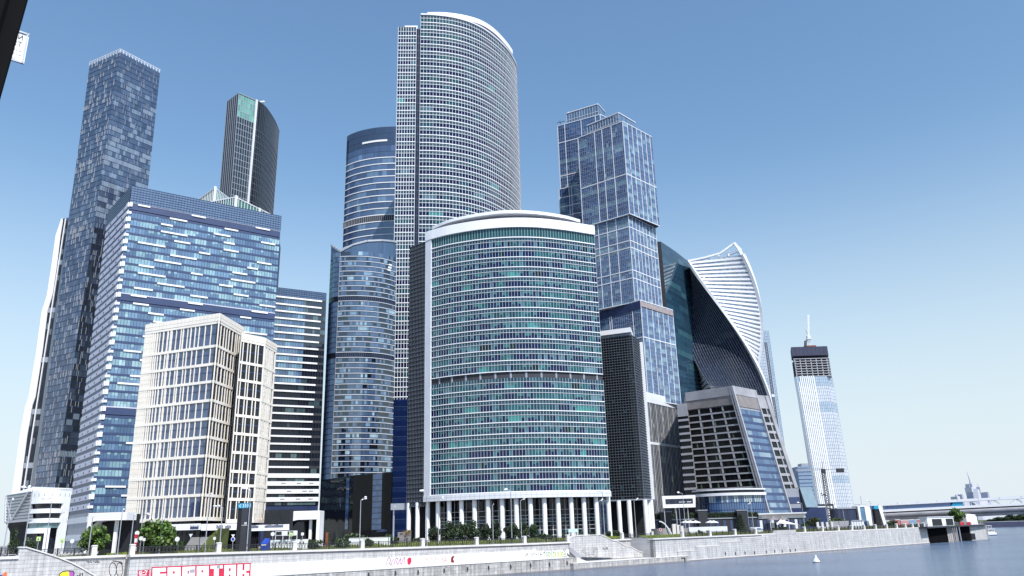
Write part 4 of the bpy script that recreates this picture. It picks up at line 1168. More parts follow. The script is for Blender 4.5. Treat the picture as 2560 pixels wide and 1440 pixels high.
    for px, s in ((1423, 1.5), (1431, 1.1), (1437, 1.5), (1444, 1.0)):
        p = PZ(px, 279, zp + 1.6); b = MB(); b.sphere((p.x, p.y + 3, zp + 1.4), s, 10); b.build('satellite_dish', WHITE, root2, True)
    p = PZ(1403, 305, zt + 4); b = MB(); b.bar((p.x, p.y, zt), (p.x - 1, p.y, zt + 5), .4); b.bar((p.x - 3, p.y, zt + 3.4), (p.x + 2.5, p.y, zt + 4.6), .35); b.build('roof_crane', CHAR, root2)
boxes()

# ---- 16 dark teal glass slab behind
def dark_slab():
    Y = 590.0
    zt = zat(1652, 604, Y)
    c = XY(PZ(1652, 604, zt)); l = XY(PZ(1643, 603.5, zt)); m_ = XY(PZ(1688, 628, zt)); rr = XY(PZ(1726, 657, zt)); r3 = XY(PZ(1775, 690, zt))
    root = thing('office_tower', 'dark teal mirror glass slab with a black edge, left of the twisted tower', 'skyscraper', cen(c, rr))
    S = Skin(smooth_pts([c, m_, rr, r3], 6), 30); Sl = Skin([l, c], 2); ns = 52; h = zt / ns; r = random.Random(3)
    for i in range(ns):
        b = MB(); z = i * h; k = runs(30, r, [(5, (32, 72, 108)), (2, (40, 86, 120)), (.5, (60, 116, 138))], 3, 10)
        S.panes(b, z, z + h, lambda j: vary(k[j], .1)); b.build('window_band', G['blue'], root)
    b = MB()
    for i in range(ns): Sl.strip(b, i * h, i * h + h * .98, .1)
    b.build('black_edge', INNER, root)
    b = MB()
    for i in range(ns): S.strip(b, i * h - .07, i * h + .07, .08)
    b.build('floor_line', DTEAL, root)
    core(root, [Sl, S], [(r3[0] - 4, r3[1] + 25), (l[0] + 8, l[1] + 30)], 0, zt - .2, DKBLUE)
dark_slab()

# ---- 17 twisted tower
def twisted():
    Y = 640.0
    zt = zat(1785, 648, Y - 18); z0 = 0; side = 44.0
    root = thing('skyscraper', 'spirally twisted tower with white banded and dark glass faces and a white ribbon crown', 'skyscraper', (PW(1816, 960, Y).x, Y, 0))
    cx = PW(1788, 660, Y).x + .5
    zv = PW(1816, 968, Y).z
    nf = 64; h = zt / nf
    rate = rad(104) / (zt - zv)
    face0 = math.atan2(-1, -.28)      # the banded face looks at the river at the top
    def corner(k, z, rr=side / math.sqrt(2)):
        a = face0 + rad(-45 + 90 * k) + rate * (zt - z); return (cx + rr * math.cos(a), Y + rr * math.sin(a), z)
    def fp(k, f, z, off=0):
        a, b = Vector(corner(k, z)), Vector(corner(k + 1, z)); q = a.lerp(b, f); d = (b - a).normalized(); n = Vector((d.y, -d.x, 0)); return tuple(q + n * off)
    r = random.Random(5); N = 22
    for i in range(nf):
        z = i * h; z1 = z + h
        for k in range(4):
            band = k % 2 == 0
            b = MB()
            for j in range(N):
                c = vary(lin((150, 162, 184) if band else (34, 44, 74)), .25)
                b.quad(fp(k, j / N, z), fp(k, (j + 1) / N, z), fp(k, (j + 1) / N, z1), fp(k, j / N, z1), c)
            b.build('window_band', G['pale'] if band else G['dark'], root)
            b = MB(); o = 1.0 if band else .15; t = h * .46 if band else .1
            for j in range(6):
                A, B, C, D = fp(k, j / 6, z, o), fp(k, (j + 1) / 6, z, o), fp(k, (j + 1) / 6, z + t, o), fp(k, j / 6, z + t, o)
                a, c2, c3, d = fp(k, j / 6, z), fp(k, (j + 1) / 6, z), fp(k, (j + 1) / 6, z + t), fp(k, j / 6, z + t)
                b.quad(A, B, C, D); b.quad(a, c2, B, A); b.quad(D, C, c3, d)
            b.build('white_floor_band' if band else 'floor_line', WHITE if band else DKBLUE, root)
    m = MB()
    for k in (1, 3):
        for j in range(0, N + 1):
            for i in range(nf): m.bar(fp(k, j / N, i * h, .08), fp(k, j / N, (i + 1) * h, .08), .14, .14)
    m.build('mullion', GREYP, root)
    for k in range(2):
        b = MB()
        for i in range(nf): b.bar(corner(k, i * h, side / math.sqrt(2) + .5), corner(k, (i + 1) * h, side / math.sqrt(2) + .5), 2.0 + .8 * k, 2.0 + .8 * k)
        b.build('corner_ridge', WHITE if k < 2 else SLATE, root)
    b = MB()
    for i in range(nf): b.loft([tuple(Vector(corner(k, i * h)).lerp(Vector((cx, Y, i * h)), .03)) for k in range(4)], [tuple(Vector(corner(k, (i + 1) * h)).lerp(Vector((cx, Y, (i + 1) * h)), .03)) for k in range(4)], i in (0, nf - 1))
    b.build('wall', DKBLUE, root)
    # crown ribbons
    tip = PW(1835.5, 608, corner(1, zt)[1] + 1)
    c0, c1 = Vector(corner(0, zt)), Vector(corner(1, zt))
    b = MB()
    pts = [c0, c0.lerp(c1, .3) + Vector((0, 0, 1.2)), c0.lerp(c1, .6) + Vector((0, 0, 3.5)), c0.lerp(c1, .85) + Vector((0, 0, 10)), tip]
    for a, c in zip(pts, pts[1:]): b.bar(tuple(a), tuple(c), 1.5, 1.5)
    b.bar(tuple(c1), tuple(c1.lerp(tip, .5) + Vector((.6, 0, 0))), 2.4, 2.4); b.bar(tuple(c1.lerp(tip, .5) + Vector((.6, 0, 0))), tuple(tip), 2.0, 2.0)
    pts2 = [Vector(corner(3, zt)), Vector(corner(3, zt)).lerp(c1, .4) + Vector((0, 0, 5)), Vector(corner(2, zt)).lerp(c1, .7) + Vector((0, 0, 9)), tip]
    for a, c in zip(pts2, pts2[1:]): b.bar(tuple(a), tuple(c), 1.2, 1.2)
    for f in (.35, .55, .75, .92): 
        p = c0.lerp(c1, f); b.bar(tuple(p), tuple(p + Vector((2.5, 4, 3 + 12 * max(0, f - .5)))), .5, .5); b.bar(tuple(p + Vector((3, 0, 0))), tuple(p + Vector((-1.5, 4, 2 + 10 * max(0, f - .5)))), .4, .4)
    b.build('crown_ribbon', WHITE, root)
twisted()

# ---- 18 splayed grey stone office
def splayed():
    Y = 430.0
    zt = zat(1828, 966, Y)
    ct, cb = roof_edge((1828, 965), (1920, 1281), zt); lt, lb = roof_edge((1713, 982), (1742, 1235), zt); rt, rb = roof_edge((1885, 976), (1976, 1283), zt)
    root = thing('office_building', 'grey stone office with splayed sides, dark square windows and a sloping blue glass strip', 'building', cen(lb, cb))
    N = 40
    S = Skin([lb, cb], N, 0, zt, [lt, ct]); SG = Skin([cb, rb], 22, 0, zt, [ct, rt])
    zy = lambda y: PW(1780, y, Y).z
    r = random.Random(19)
    b = MB(); S.strip(b, zy(990) , zt, .9, -.4); b.build('parapet', STONE, root)
    b = MB(); S.strip(b, zy(1012), zy(990.5), .6, -.4); b.build('parapet_fluting', STONE2, root)
    rows = 13; za = zy(1240); zb_ = zy(1014); h = (zb_ - za) / rows
    for i in range(rows):
        z = za + i * h
        b = MB(); S.panes(b, z, z + h, lambda j: vary(lin((34, 37, 40) if r.random() > .05 else (110, 136, 120)), .4), -.3); b.build('window_row', G['black'], root)
        b = MB(); S.strip(b, z, z + h * .22, .3, -.3); b.build('stone_band', STONE, root)
    b = MB()
    for q in (0, 9.5, 19, 28.5, 38.8):
        for i in range(rows): S.seg(b, max(0, q - .6), min(N, q + .6), za + i * h + h * .3, za + (i + 1) * h, .27, -.3)
    b.build('stone_pier', STONE, root)
    b = MB()
    for u in (37.5, 39.2): 
        for i in range(14): S.seg(b, u, u + .7, zt * i / 14, zt * (i + 1) / 14, 1.0, -.35)
    b.build('corner_rib', STONE, root)
    # blue strip
    gz = zy(1018); nr = 17; hh = gz / nr
    for i in range(nr):
        z = i * hh; c = runs(22, r, [(4, (92, 132, 186)), (2, (66, 104, 168)), (1.5, (170, 200, 222))], 1, 6)
        b = MB(); SG.panes(b, z, z + hh * .66, lambda j: vary(c[j], .12)); b.build('blue_window_band', G['sky'], root)
        b = MB(); SG.strip(b, z + hh * .66, z + hh, .15); b.build('blue_spandrel', SLATE if i < nr - 1 else GREYP, root)
    b = MB()
    for j in range(1, 22): SG.fin(b, j, 0, gz, .12, .08)
    b.build('blue_mullion', SLATE, root)
    b = MB(); SG.strip(b, gz, zt, .5); b.build('brown_parapet', STONE2, root)
    b = MB(); SG.strip(b, (gz + zt) / 2 + 1, zt + .2, .7); b.build('parapet_cap', STONE, root)
    b = MB()
    for j in (0, 22): SG.fin(b, j, 0, zt, 1.1, 1.0)
    b.build('edge_rib', CONC, root)
    core(root, [S, SG], [(rt[0] - 2, rt[1] + 20), (lt[0] + 5, lt[1] + 30)], 0, zt - .5, STONE, .7)
    # lower left part
    zl = zat(1700, 1010, Y + 6); l0t, l0b = roof_edge((1692, 1011), (1712, 1240), zl); l1t, l1b = roof_edge((1716, 1008), (1742, 1240), zl)
    SL = Skin([l0b, l1b], 6, 0, zl, [l0t, l1t]); b = MB()
    SL.strip(b, zl - 7, zl, .5, -.3)
    b.build('stone_parapet', STONE, root)
    for i in range(rows): b = MB(); SL.strip(b, za + i * h, za + i * h + h * .32, .3, -.3); b.build('stone_band', STONE, root)
    b = MB(); SL.panes(b, 0, zl - 7, lambda j: vary(lin((32, 34, 38))), -.28); b.build('window_row', G['dark'], root)
    core(root, [SL], back_of(l0t, l1t, 15), 0, zl - .3, STONE2, .6)
    # right rear part
    z2 = zat(1900, 988, Y + 40); a_t, a_b = roof_edge((1886, 987), (1975, 1283), z2); b_t, b_b = roof_edge((1917, 990), (1993, 1222), z2)
    SR = Skin([a_b, b_b], 10, 0, z2, [a_t, b_t]); b = MB(); SR.panes(b, 0, z2, lambda j: vary(lin((40, 48, 48) if r.random() > .12 else (96, 124, 110)), .4), -.3); b.build('window_row', G['dark'], root)
    b = MB(); hr = (z2 - 8) / 14
    SR.strip(b, z2 - 8, z2, .6, -.3)
    for i in range(14): SR.strip(b, i * hr, i * hr + hr * .3, .5, -.3)
    for j in (0, 6): SR.fin(b, j, 0, z2, .8, .5, -.3)
    SR.fin(b, 9, 0, z2, 2.6, 1.2, -.3); b.build('stone_frame', STONE, root)
    core(root, [SR], back_of(a_t, b_t, 15), 0, z2 - .3, STONE2, .7)
    # round glazed base with white canopy ring
    q = [(1737, 1230), (1752, 1238), (1790, 1246), (1840, 1246), (1880, 1241), (1906, 1232)]
    Yb = Y - 22
    ring = smooth_pts([XY(PW(a, 1245, Yb + d)) for a, d in ((1736, 10), (1756, 3), (1790, -2), (1830, -4), (1872, -3), (1912, 2))], 6); SB = Skin(ring, 34)
    zc1, zc0 = PW(1820, 1224, Yb - 3).z, PW(1820, 1239, Yb - 3).z
    b = MB(); SB.strip(b, zc0, zc0 + (zc1 - zc0) * .45, 1.4); SB.strip(b, zc0 + (zc1 - zc0) * .9, zc1 + .4, 1.2); b.build('canopy_ring', OFFW, root)
    b = MB(); SB.panes(b, zc0, zc1, lambda j: vary(lin((48, 52, 66)), .4)); b.build('ring_window', G['dark'], root)
    b = MB(); m_ = 5
    for i in range(m_):
        SB.panes(b, zc0 * i / m_, zc0 * (i + 1) / m_, lambda j: vary(lin(((200, 220, 232) if i in (0, 4) and r.random() < .75 else (70, 112, 178)) if j > 8 else (44, 56, 84)), .15))
    b.build('base_glazing', G['blue'], root)
    b = MB()
    for j in range(0, 35): SB.fin(b, j, 0, zc0, .18, .15)
    for i in range(m_): SB.strip(b, zc0 * i / m_ - .12, zc0 * i / m_ + .12, .15)
    b.build('base_frame', DKBLUE, root)
    core(root, [SB], [(ring[-1][0] - 2, Yb + 18), (ring[0][0] + 2, Yb + 18)], 0, zc1, INNER)
splayed()

# ---- 19 far slender glass tower, and the tower still being built
def far_tower():
    Y = 760.0
    zt = zat(1920, 826, Y)
    rt, rb, _ = prism_edge((1921, 826), (1958, 1090), Y); l = (PW(1862, 830, Y).x, Y); lb = (PW(1905, 1090, Y).x - 3, Y)
    root = thing('skyscraper', 'far pale glass tower with a dark vertical slot, showing right of the twisted tower', 'skyscraper', (rb[0] - 12, Y, 0))
    S = Skin([lb, rb], 16, 0, zt, [l, rt]); ns = 62; h = zt / ns; r = random.Random(8)
    for i in range(ns):
        b = MB(); z = i * h; blue = i % 13 in (5, 6)
        S.panes(b, z, z + h, lambda j: vary(lin((40, 42, 70) if (12 <= j < 14 and i < ns - 4) else ((150, 176, 206) if (j >= 14 or blue or i > ns - 4) else (188, 198, 216))), .06)); b.build('window_band', G['pale'], root)
    b = MB()
    for i in range(ns): S.strip(b, i * h - .15, i * h + .15, .1)
    for j in range(17): S.fin(b, j, 0, zt, .25 if j != 13 else .5, .2)
    b.build('grid', GREYP, root)
    b = MB(); S.seg(b, 12, 14, h * 40, h * 40.8, .4); S.seg(b, 12, 14, h * 24, h * 24.6, .4); S.seg(b, 2, 5, zt, zt + 1.5, .3); b.build('slot_bar', OFFW, root)
    core(root, [S], back_of(l, rt, 22), 0, zt - .3, LILAC)
far_tower()

def unfinished():
    Y = 820.0
    c1 = lambda px, py: PW(px, py, Y)
    root = thing('tower_under_construction', 'unfinished white ribbed tower with open concrete floors and a dark screen on top', 'skyscraper', (c1(2095, 1260).x, Y, 0))
    zf = zat(2030, 940, Y); lt, lb, _ = prism_edge((1990, 943), (2046, 1255), Y); rt, rb, _ = prism_edge((2066, 936), (2120, 1262), Y)
    S = Skin([lb, rb], 16, 0, zf, [lt, rt])
    qt = PW(2079, 934, Y + 14); SR = Skin([rb, (rb[0] + (qt.x - rt[0]), Y + 14)], 4, 0, zf, [rt, (qt.x, Y + 14)])
    pt = PW(1985, 947, Y + 10); SL = Skin([(lb[0] + (pt.x - lt[0]), Y + 10), lb], 3, 0, zf, [(pt.x, Y + 10), lt])
    ns = 44; h = zf / ns; r = random.Random(28)
    for i in range(ns):
        z = i * h; b = MB(); blue = i in (ns - 1, ns - 2, ns - 3, ns - 9, ns - 10, ns - 11, 12, 13, 1, 0)
        S.panes(b, z, z + h, lambda j: vary(lin(((162, 184, 208) if (j > 9 or i > ns - 4) else (182, 186, 198)) if blue else (206, 212, 226)), .08))
        SR.panes(b, z, z + h, lambda j: vary(lin((164, 182, 206) if blue else (206, 212, 224)), .08)); SL.panes(b, z, z + h, lambda j: vary(lin((150, 172, 204)), .06)); b.build('window_band', G['pale'], root)
    b = MB()
    for i in range(ns + 1): S.strip(b, i * h - .13, i * h + .13, .1); SR.strip(b, i * h - .13, i * h + .13, .1)
    for j in range(17): S.fin(b, j, 0, zf, .3, .2)
    for j in range(5): SR.fin(b, j, 0, zf, .3, .2)
    b.build('grid', GREYP, root)
    b = MB()
    for j in range(1, 10): S.fin(b, j, 0, zf - (h * 1.8 if j < 2 else 0), 1.0, .8)
    b.build('white_rib', WHITE, root)
    core(root, [SL, S, SR], [((rt[0] + 2) * (Y + 24) / Y - 6, Y + 24), bL(lt, 24, 2)], 0, zf - .5, LILAC)
    # open floors
    zo = zat(2030, 896, Y); x0, x1 = PW(1983, 905, Y).x, PW(2073, 905, Y).x
    nsl = 8
    for i in range(nsl):
        z = zf + (zo - zf) * i / (nsl - 1); sh = -(zo - z) * .0 ; xs = x0 + (nsl - i) * .35; sk = xs * 24 / Y; P = [(xs, Y - .4), (x1 + .5, Y - .4), (x1 + .5 + sk, Y + 24), (xs + sk - .6, Y + 24)]; b = MB(); b.prism(P, z - .35, z + .25); b.build('concrete_slab', CONC, root)
    for k in range(7):
        xx = x0 + 2 + (x1 - x0 - 4) * k / 6; b = MB(); b.box((xx - .45, Y + .2, zf), (xx + .45, Y + 1.2, zo)); b.build('concrete_column', CONC, root)
    b = MB(); b.box((x0 + 6, Y + 5, zf), (x1 - 1, Y + 20, zo)); b.build('concrete_core', INNER, root)
    zs0, zs1 = zat(2025, 889, Y), zat(2021, 867, Y); a, c = PW(1977, 872, Y).x, PW(2067, 865, Y).x
    sk = a * 25 / Y; b = MB(); b.prism([(a, Y - .9), (c, Y - .9), (c + sk, Y + 24), (a + sk - 1.2, Y + 24)], zs0, zs1); b.build('dark_screen', mplain('screen_mesh', (62, 66, 86), .8, .1, .15), root)
    b = MB()
    for k in range(1, 9): b.box((a + (c - a) * k / 9 - .08, Y - 1.0, zs0), (a + (c - a) * k / 9 + .08, Y - .9, zs1))
    b.build('screen_joint', CHAR, root)
    b = MB(); p0 = PW(2013, 866, Y + 8); p1 = PW(2040, 863, Y + 8); b.box((p0.x, Y + 8, zs1), (p1.x, Y + 14, p1.z)); b.build('formwork', RUST, root)
    # luffing crane on the roof
    cr = thing('tower_crane', 'white luffing crane with raised jib on top of the unfinished tower', 'crane', (PW(2025, 866, Y + 10).x, Y + 10, zs1))
    m0 = Vector((PW(2024, 862, Y + 10).x, Y + 10, zs1)); m1 = PW(2023, 849, Y + 10); m1.x = m0.x
    b = MB()
    def lattice(b, A, B, w, n, t=.3):
        A, B = Vector(A), Vector(B); d = (B - A).normalized(); x = d.cross(Vector((0, 1, 0))).normalized() * w / 2; y = d.cross(x).normalized() * w / 2
        for sx, sy in ((-1, -1), (1, -1), (1, 1), (-1, 1)): b.bar(tuple(A + x * sx + y * sy), tuple(B + x * sx + y * sy), t)
        for k in range(n):
            p, q = A.lerp(B, k / n), A.lerp(B, (k + 1) / n)
            b.bar(tuple(p - x - y), tuple(q + x - y), t * .7); b.bar(tuple(p + x + y), tuple(q - x + y), t * .7)
    lattice(b, m0, m1, 2.0, 6, .3); b.build('mast', OFFW, cr)
    b = MB(); b.box((m1.x - 2.6, Y + 8, m1.z), (m1.x + 2.6, Y + 12, m1.z + 1.0)); b.box((m1.x - 1.8, Y + 8, m1.z + 1.2), (m1.x + 1.8, Y + 12, m1.z + 4)); b.build('machinery_deck', OFFW, cr)
    tip = PW(2020.5, 787, Y + 10); b = MB(); lattice(b, m1 + Vector((0, 0, 3)), tip, 1.3, 16, .28); b.build('jib', WHITE, cr)
    b = MB(); af = m1 + Vector((-2, 2, 15)); b.bar(tuple(m1 + Vector((-1.5, 0, 2))), tuple(af), .5); b.bar(tuple(m1 + Vector((1.5, 3, 2))), tuple(af), .5); b.build('back_mast', STEEL, cr)
    sm = thing('concrete_placer', 'small dark mast beside the crane on top of the unfinished tower', 'mast', (PW(2012.5, 866, Y + 6).x, Y + 6, zs1)); t = PW(2014, 852, Y + 6)
    b = MB(); lattice(b, (PW(2012.5, 866, Y + 6).x, Y + 6, zs1), t, 1.6, 5, .5); b.build('placer_mast', CHAR, sm)
    b = MB(); b.bar((t.x - 1.2, t.y, t.z - .3), (t.x + 2.4, t.y, t.z + .5), .5); b.build('placer_boom', CHAR, sm)
    global lattice_
    lattice_ = lattice
unfinished()

# ================================================================== RIVER, EMBANKMENT, STREET
EA = PZ(1450, 1424, -7.0); EB = PZ(2310, 1360, -7.0)
EU = (EB - EA); EU.z = 0; EU.normalize(); EN = Vector((-EU.y, EU.x, 0)); EANG = math.atan2(EU.y, EU.x)
EO = Vector((EA.x, EA.y, 0))
def E(s, d, z=0.0): return EO + EU * s + EN * d + Vector((0, 0, z))
def wl(px, py, d):
    r = ray(px, py); t = ((EO - CAM).dot(EN) + d) / r.dot(EN); p = CAM + r * t; return (p - EO).dot(EU), p.z
def sof(px, d, py=1345): return wl(px, py, d)[0]
def capz(s):
    for (a, za), (b, zb) in zip(((-400, 1.2), (-109, .87), (-63, .36), (-12, 0)), ((-109, .87), (-63, .36), (-12, 0), (600, 0))):
        if a <= s <= b: return za + (zb - za) * (s - a) / (b - a)
    return 0
ORD = ['first', 'second', 'third', 'fourth', 'fifth', 'sixth', 'seventh', 'eighth', 'ninth', 'tenth', 'eleventh', 'twelfth', 'thirteenth', 'fourteenth', 'fifteenth', 'sixteenth', 'seventeenth', 'eighteenth', 'nineteenth', 'twentieth', 'twenty first', 'twenty second', 'twenty third', 'twenty fourth', 'twenty fifth', 'twenty sixth', 'twenty seventh', 'twenty eighth', 'twenty ninth', 'thirtieth']

# ---- water, ground
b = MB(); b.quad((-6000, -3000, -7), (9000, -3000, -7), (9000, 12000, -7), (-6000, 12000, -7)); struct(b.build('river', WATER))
sEnd = sof(2452, 6)
cE = E(sEnd, 5.4); far = PG(2425, 1100)
sA_, sB_, sC_ = sof(326, 4, 1400), sof(1424, 4, 1370), sof(1634, 1, 1380)
def gpoly(pts):
    b = MB(); b.loft([(p.x, p.y, -9) for p in pts], [(p.x, p.y, -.02) for p in pts]); return b
inner = [E(-900, 8.0), E(sA_, 8.0), E(sA_, 5.1), E(sB_, 5.1), E(sB_, 10.6), E(sC_ + 1, 10.6), E(sC_ + 1, 2.1), E(sEnd, 2.1), Vector((far.x, far.y, 0)), Vector((far.x - 200, 9000, 0)), Vector((-6000, 9000, 0)), Vector((-6000, E(-900, 5.4).y, 0))]
struct(gpoly(inner).build('ground', PAVE))
def strip(name, d0, d1, z, mat, s0=-400, s1=None, h=0.0):
    s1 = s1 if s1 is not None else sEnd - 12
    b = MB(); P = [E(s0, d0), E(s1, d0), E(s1, d1), E(s0, d1)]
    if h: b.loft([(p.x, p.y, z - h) for p in P], [(p.x, p.y, z) for p in P])
    else: b.quad(*[(p.x, p.y, z) for p in P])
    return b.build(name, mat)
struct(strip('pavement', 5.45, 8.0, .1, PAVE, s0=sA_, s1=sB_, h=.11)); struct(strip('road', 14.2, 27, .004, ASPH)); struct(strip('kerb', 13.9, 14.2, .15, CONC, h=.15)); struct(strip('kerb', 27, 27.3, .15, CONC, h=.15))
b = MB()
for k in range(60):
    s0 = -300 + k * 9
    P = [E(s0, 20.5), E(s0 + 4, 20.5), E(s0 + 4, 20.7), E(s0, 20.7)]; b.quad(*[(p.x, p.y, .009) for p in P])
struct(b.build('road_marking', WPAINT))
# grass verge: soil sheet with blades
b = MB(); rg = random.Random(4)
lawns = [(8.6, 14.0, -150, sB_ - 2, .1, 1.0), (11.2, 15, sB_ + 1, sC_, .1, .8), (3.4, 8.4, sC_ + 2, sEnd - 30, .05, .75)]
for d0, d1, s0, s1, z0, z1 in lawns:
    for k in range(30):
        sa, sb = s0 + (s1 - s0) * k / 30, s0 + (s1 - s0) * (k + 1) / 30
        P = [E(sa, d0, z0), E(sb, d0, z0), E(sb, d1, z1), E(sa, d1, z1)]; b.quad(*[tuple(p) for p in P], lin((84, 100, 46)))
    for k in range(int(110 * (s1 - s0))):
        s = rg.uniform(s0, s1); f = rg.random(); d = d0 + (d1 - d0) * f; hgt = rg.uniform(.1, .32) * (1.0 + .6 * math.sin(s * .11)); a = rg.uniform(0, 6.28); w = .22
        p = E(s, d, z0 + (z1 - z0) * f - .02); q = p + Vector((math.cos(a) * w, math.sin(a) * w, 0)); t = p.lerp(q, .5) + Vector((rg.uniform(-.15, .15), rg.uniform(-.15, .15), hgt))
        b.tri(tuple(p), tuple(q), tuple(t), vary(lin((128, 138, 62)), .35))
g = b.build('grass', PLANT); g['kind'] = 'stuff'; g['label'] = 'green grass verge growing behind the embankment railing'; g['category'] = 'grass'

# ---- embankment wall (local x along the river, y inland, z up)
def local(name, label, cat, s=0, d=0, z=0, group=None): return thing(name, label, cat, tuple(E(s, d, z)), EANG, group)
emb = local('embankment_wall', 'long pale granite river wall with coping, quay ledge and graffiti', 'wall')
s_a, s_b = sof(326, 4, 1400), sof(1424, 4, 1370)
def lb(mb, s0, s1, d0, d1, z0, z1): mb.box((s0, d0, z0), (s1, d1, z1))
def capstrip(mb, s0, s1, d0, d1, dz0, dz1, n=14):
    for k in range(n):
        a, c = s0 + (s1 - s0) * k / n, s0 + (s1 - s0) * (k + 1) / n
        za, zc = capz(a), capz(c)
        mb.loft([(a, d0, za + dz0), (a, d1, za + dz0), (a, d1, za + dz1), (a, d0, za + dz1)], [(c, d0, zc + dz0), (c, d1, zc + dz0), (c, d1, zc + dz1), (c, d0, zc + dz1)])
def bl(mb, name, mat, par=None): return mb.build(name, mat, par or emb, False, False)
b = MB(); capstrip(b, s_a, s_b, 4, 5.2, -9, -.42); bl(b, 'granite_face', GRAN)
b = MB(); capstrip(b, s_a - .2, s_b + .2, 3.62, 5.5, -.42, -.02, 16); bl(b, 'coping', CAP)
b = MB(); capstrip(b, s_a - .1, s_b + .1, 3.8, 5.2, -.62, -.42); bl(b, 'coping_shade_strip', STONE2)  # darker stone strip paints in the shade below the coping
b = MB(); lb(b, -260, sof(1431, 1.2, 1410), .9, 4.6, -9, -4.05); bl(b, 'quay_ledge', GRAN2)
b = MB(); lb(b, -260, sof(1431, 1.2, 1410), .75, 4, -4.05, -3.95); bl(b, 'ledge_edge', CAP)
b = MB(); lb(b, sof(430, 4, 1400), s_b - .3, 3.975, 4.02, -3.9, -2.0); lb(b, sof(610, 4, 1400), s_b - 12, 3.97, 4.02, -2.0, -1.75); bl(b, 'whitewashed_strip', WPAINT)
# left return with stair parapet
d_l = 7.0; sl0 = -240
b = MB(); capstrip(b, sl0, s_a + .5, d_l, d_l + 1.2, -9, -.42); bl(b, 'granite_face', GRAN)
b = MB(); capstrip(b, sl0, s_a, d_l - .35, d_l + 1.2, -.42, -.02); bl(b, 'coping', CAP)
def wpoly(pxs, d): return [wl(px, py, d) for px, py in pxs]
def slabpoly(name, pxs, d, th, mat):
    P = wpoly(pxs, d); mb = MB(); mb.loft([(s, d, z) for s, z in P], [(s, d + th, z) for s, z in P]); return bl(mb, name, mat)
d_p = 4.0
b = MB(); slabpoly('stair_parapet', [(0, 1398), (46, 1395), (48, 1371), (66, 1371.5), (105, 1383), (145, 1396), (180, 1410), (205, 1423), (245, 1447), (250, 1520), (0, 1520)], d_p, .8, GRAN)
b = MB(); P = wpoly([(46, 1370), (66, 1370), (105, 1381.5), (145, 1394.5), (180, 1408.5), (205, 1421.5), (245, 1445)], d_p - .2)
for (s0, z0), (s1, z1) in zip(P, P[1:]): b.loft([(s0, d_p - .2, z0), (s0, d_p + 1, z0), (s0, d_p + 1, z0 + .22), (s0, d_p - .2, z0 + .22)], [(s1, d_p - .2, z1), (s1, d_p + 1, z1), (s1, d_p + 1, z1 + .22), (s1, d_p - .2, z1 + .22)])
bl(b, 'parapet_coping', CAP)
s0, z0 = wl(0, 1397, d_p); s1, z1 = wl(46, 1394, d_p); b = MB(); b.box((s0 - 40, d_p - .3, z0 - .1), (s1, d_p + 1, z0 + .35)); bl(b, 'coping', CAP)
b = MB(); b.box((sof(-60, d_p), d_p + .8, -9), (sof(46, d_p), d_l, z0)); bl(b, 'granite_fill', GRAN)
b = MB()
for k in range(14):
    ss = sof(243, 5.2, 1435) + k * .5 - 1; b.box((ss, d_p + .8, -9), (ss + .5, d_l, -2.9 - k * .16))
bl(b, 'stair', CAP)
# platform and stair in front of the colonnade
sp0, sp1 = sof(1434, -.4, 1415), sof(1722, -.4, 1400)
b = MB(); lb(b, sp0, sp1, -.4, 11, -9, -5.45); bl(b, 'quay_platform', GRAN2)
b = MB(); lb(b, sp0 - .1, sp1 + .1, -.5, 11, -5.45, -5.3); bl(b, 'platform_edge', CAP)
b = MB(); lb(b, sp1 - 2.2, sp1 - 1.9, -.62, -.4, -6.9, -5.9); lb(b, sp1 - 3.6, sp1 - 1.9, -.62, -.4, -5.9, -5.75); bl(b, 'mooring_ladder', IRON)
slabpoly('stair_parapet', [(1424, 1392), (1422, 1350), (1430, 1343), (1447, 1340.5), (1502, 1338.5), (1516, 1344), (1532, 1352.5), (1541, 1353), (1566, 1367), (1576, 1368), (1600, 1380.5), (1608, 1383), (1608, 1393), (1520, 1394)], 5.0, .7, GRAN)
b = MB(); P = wpoly([(1424, 1349), (1432, 1342.5), (1447, 1339.8), (1502, 1337.8), (1516, 1343.2), (1532, 1351.8), (1541, 1352.4), (1566, 1366.2), (1576, 1367.2), (1600, 1379.8), (1610, 1382.2)], 4.85)
for (s0, z0), (s1, z1) in zip(P, P[1:]): b.loft([(s0, 4.85, z0), (s0, 5.85, z0), (s0, 5.85, z0 + .2), (s0, 4.85, z0 + .2)], [(s1, 4.85, z1), (s1, 5.85, z1), (s1, 5.85, z1 + .2), (s1, 4.85, z1 + .2)])
bl(b, 'parapet_coping', CAP)
s1633 = sof(1634, 1, 1380)
b = MB(); capstrip(b, s_b - .1, s1633 + 1, 9.5, 10.7, -9, -.42, 4); bl(b, 'granite_face', GRAN)
b = MB(); capstrip(b, s_b - .2, s1633 + 1, 9.1, 10.9, -.42, -.02, 4); bl(b, 'coping', CAP)
b = MB(); lb(b, s_b - .6, s_b, 4, 9.6, -9, -.02); bl(b, 'return_wall', GRAN)
b = MB()
st0 = sof(1428, 3, 1390)
for k in range(10): b.box((st0 + k * .42, 1.0, -9), (st0 + (k + 1) * .42 + .02, 4.6, -4.05 - k * .125))
bl(b, 'stair', CAP)
P = wpoly([(1423, 1369), (1426, 1368), (1453, 1389.5), (1453, 1399), (1444, 1396), (1423, 1378)], 4.3); b = MB(); b.loft([(s, 4.3, z) for s, z in P], [(s, 4.9, z) for s, z in P]); bl(b, 'stair_cheek', STONE)
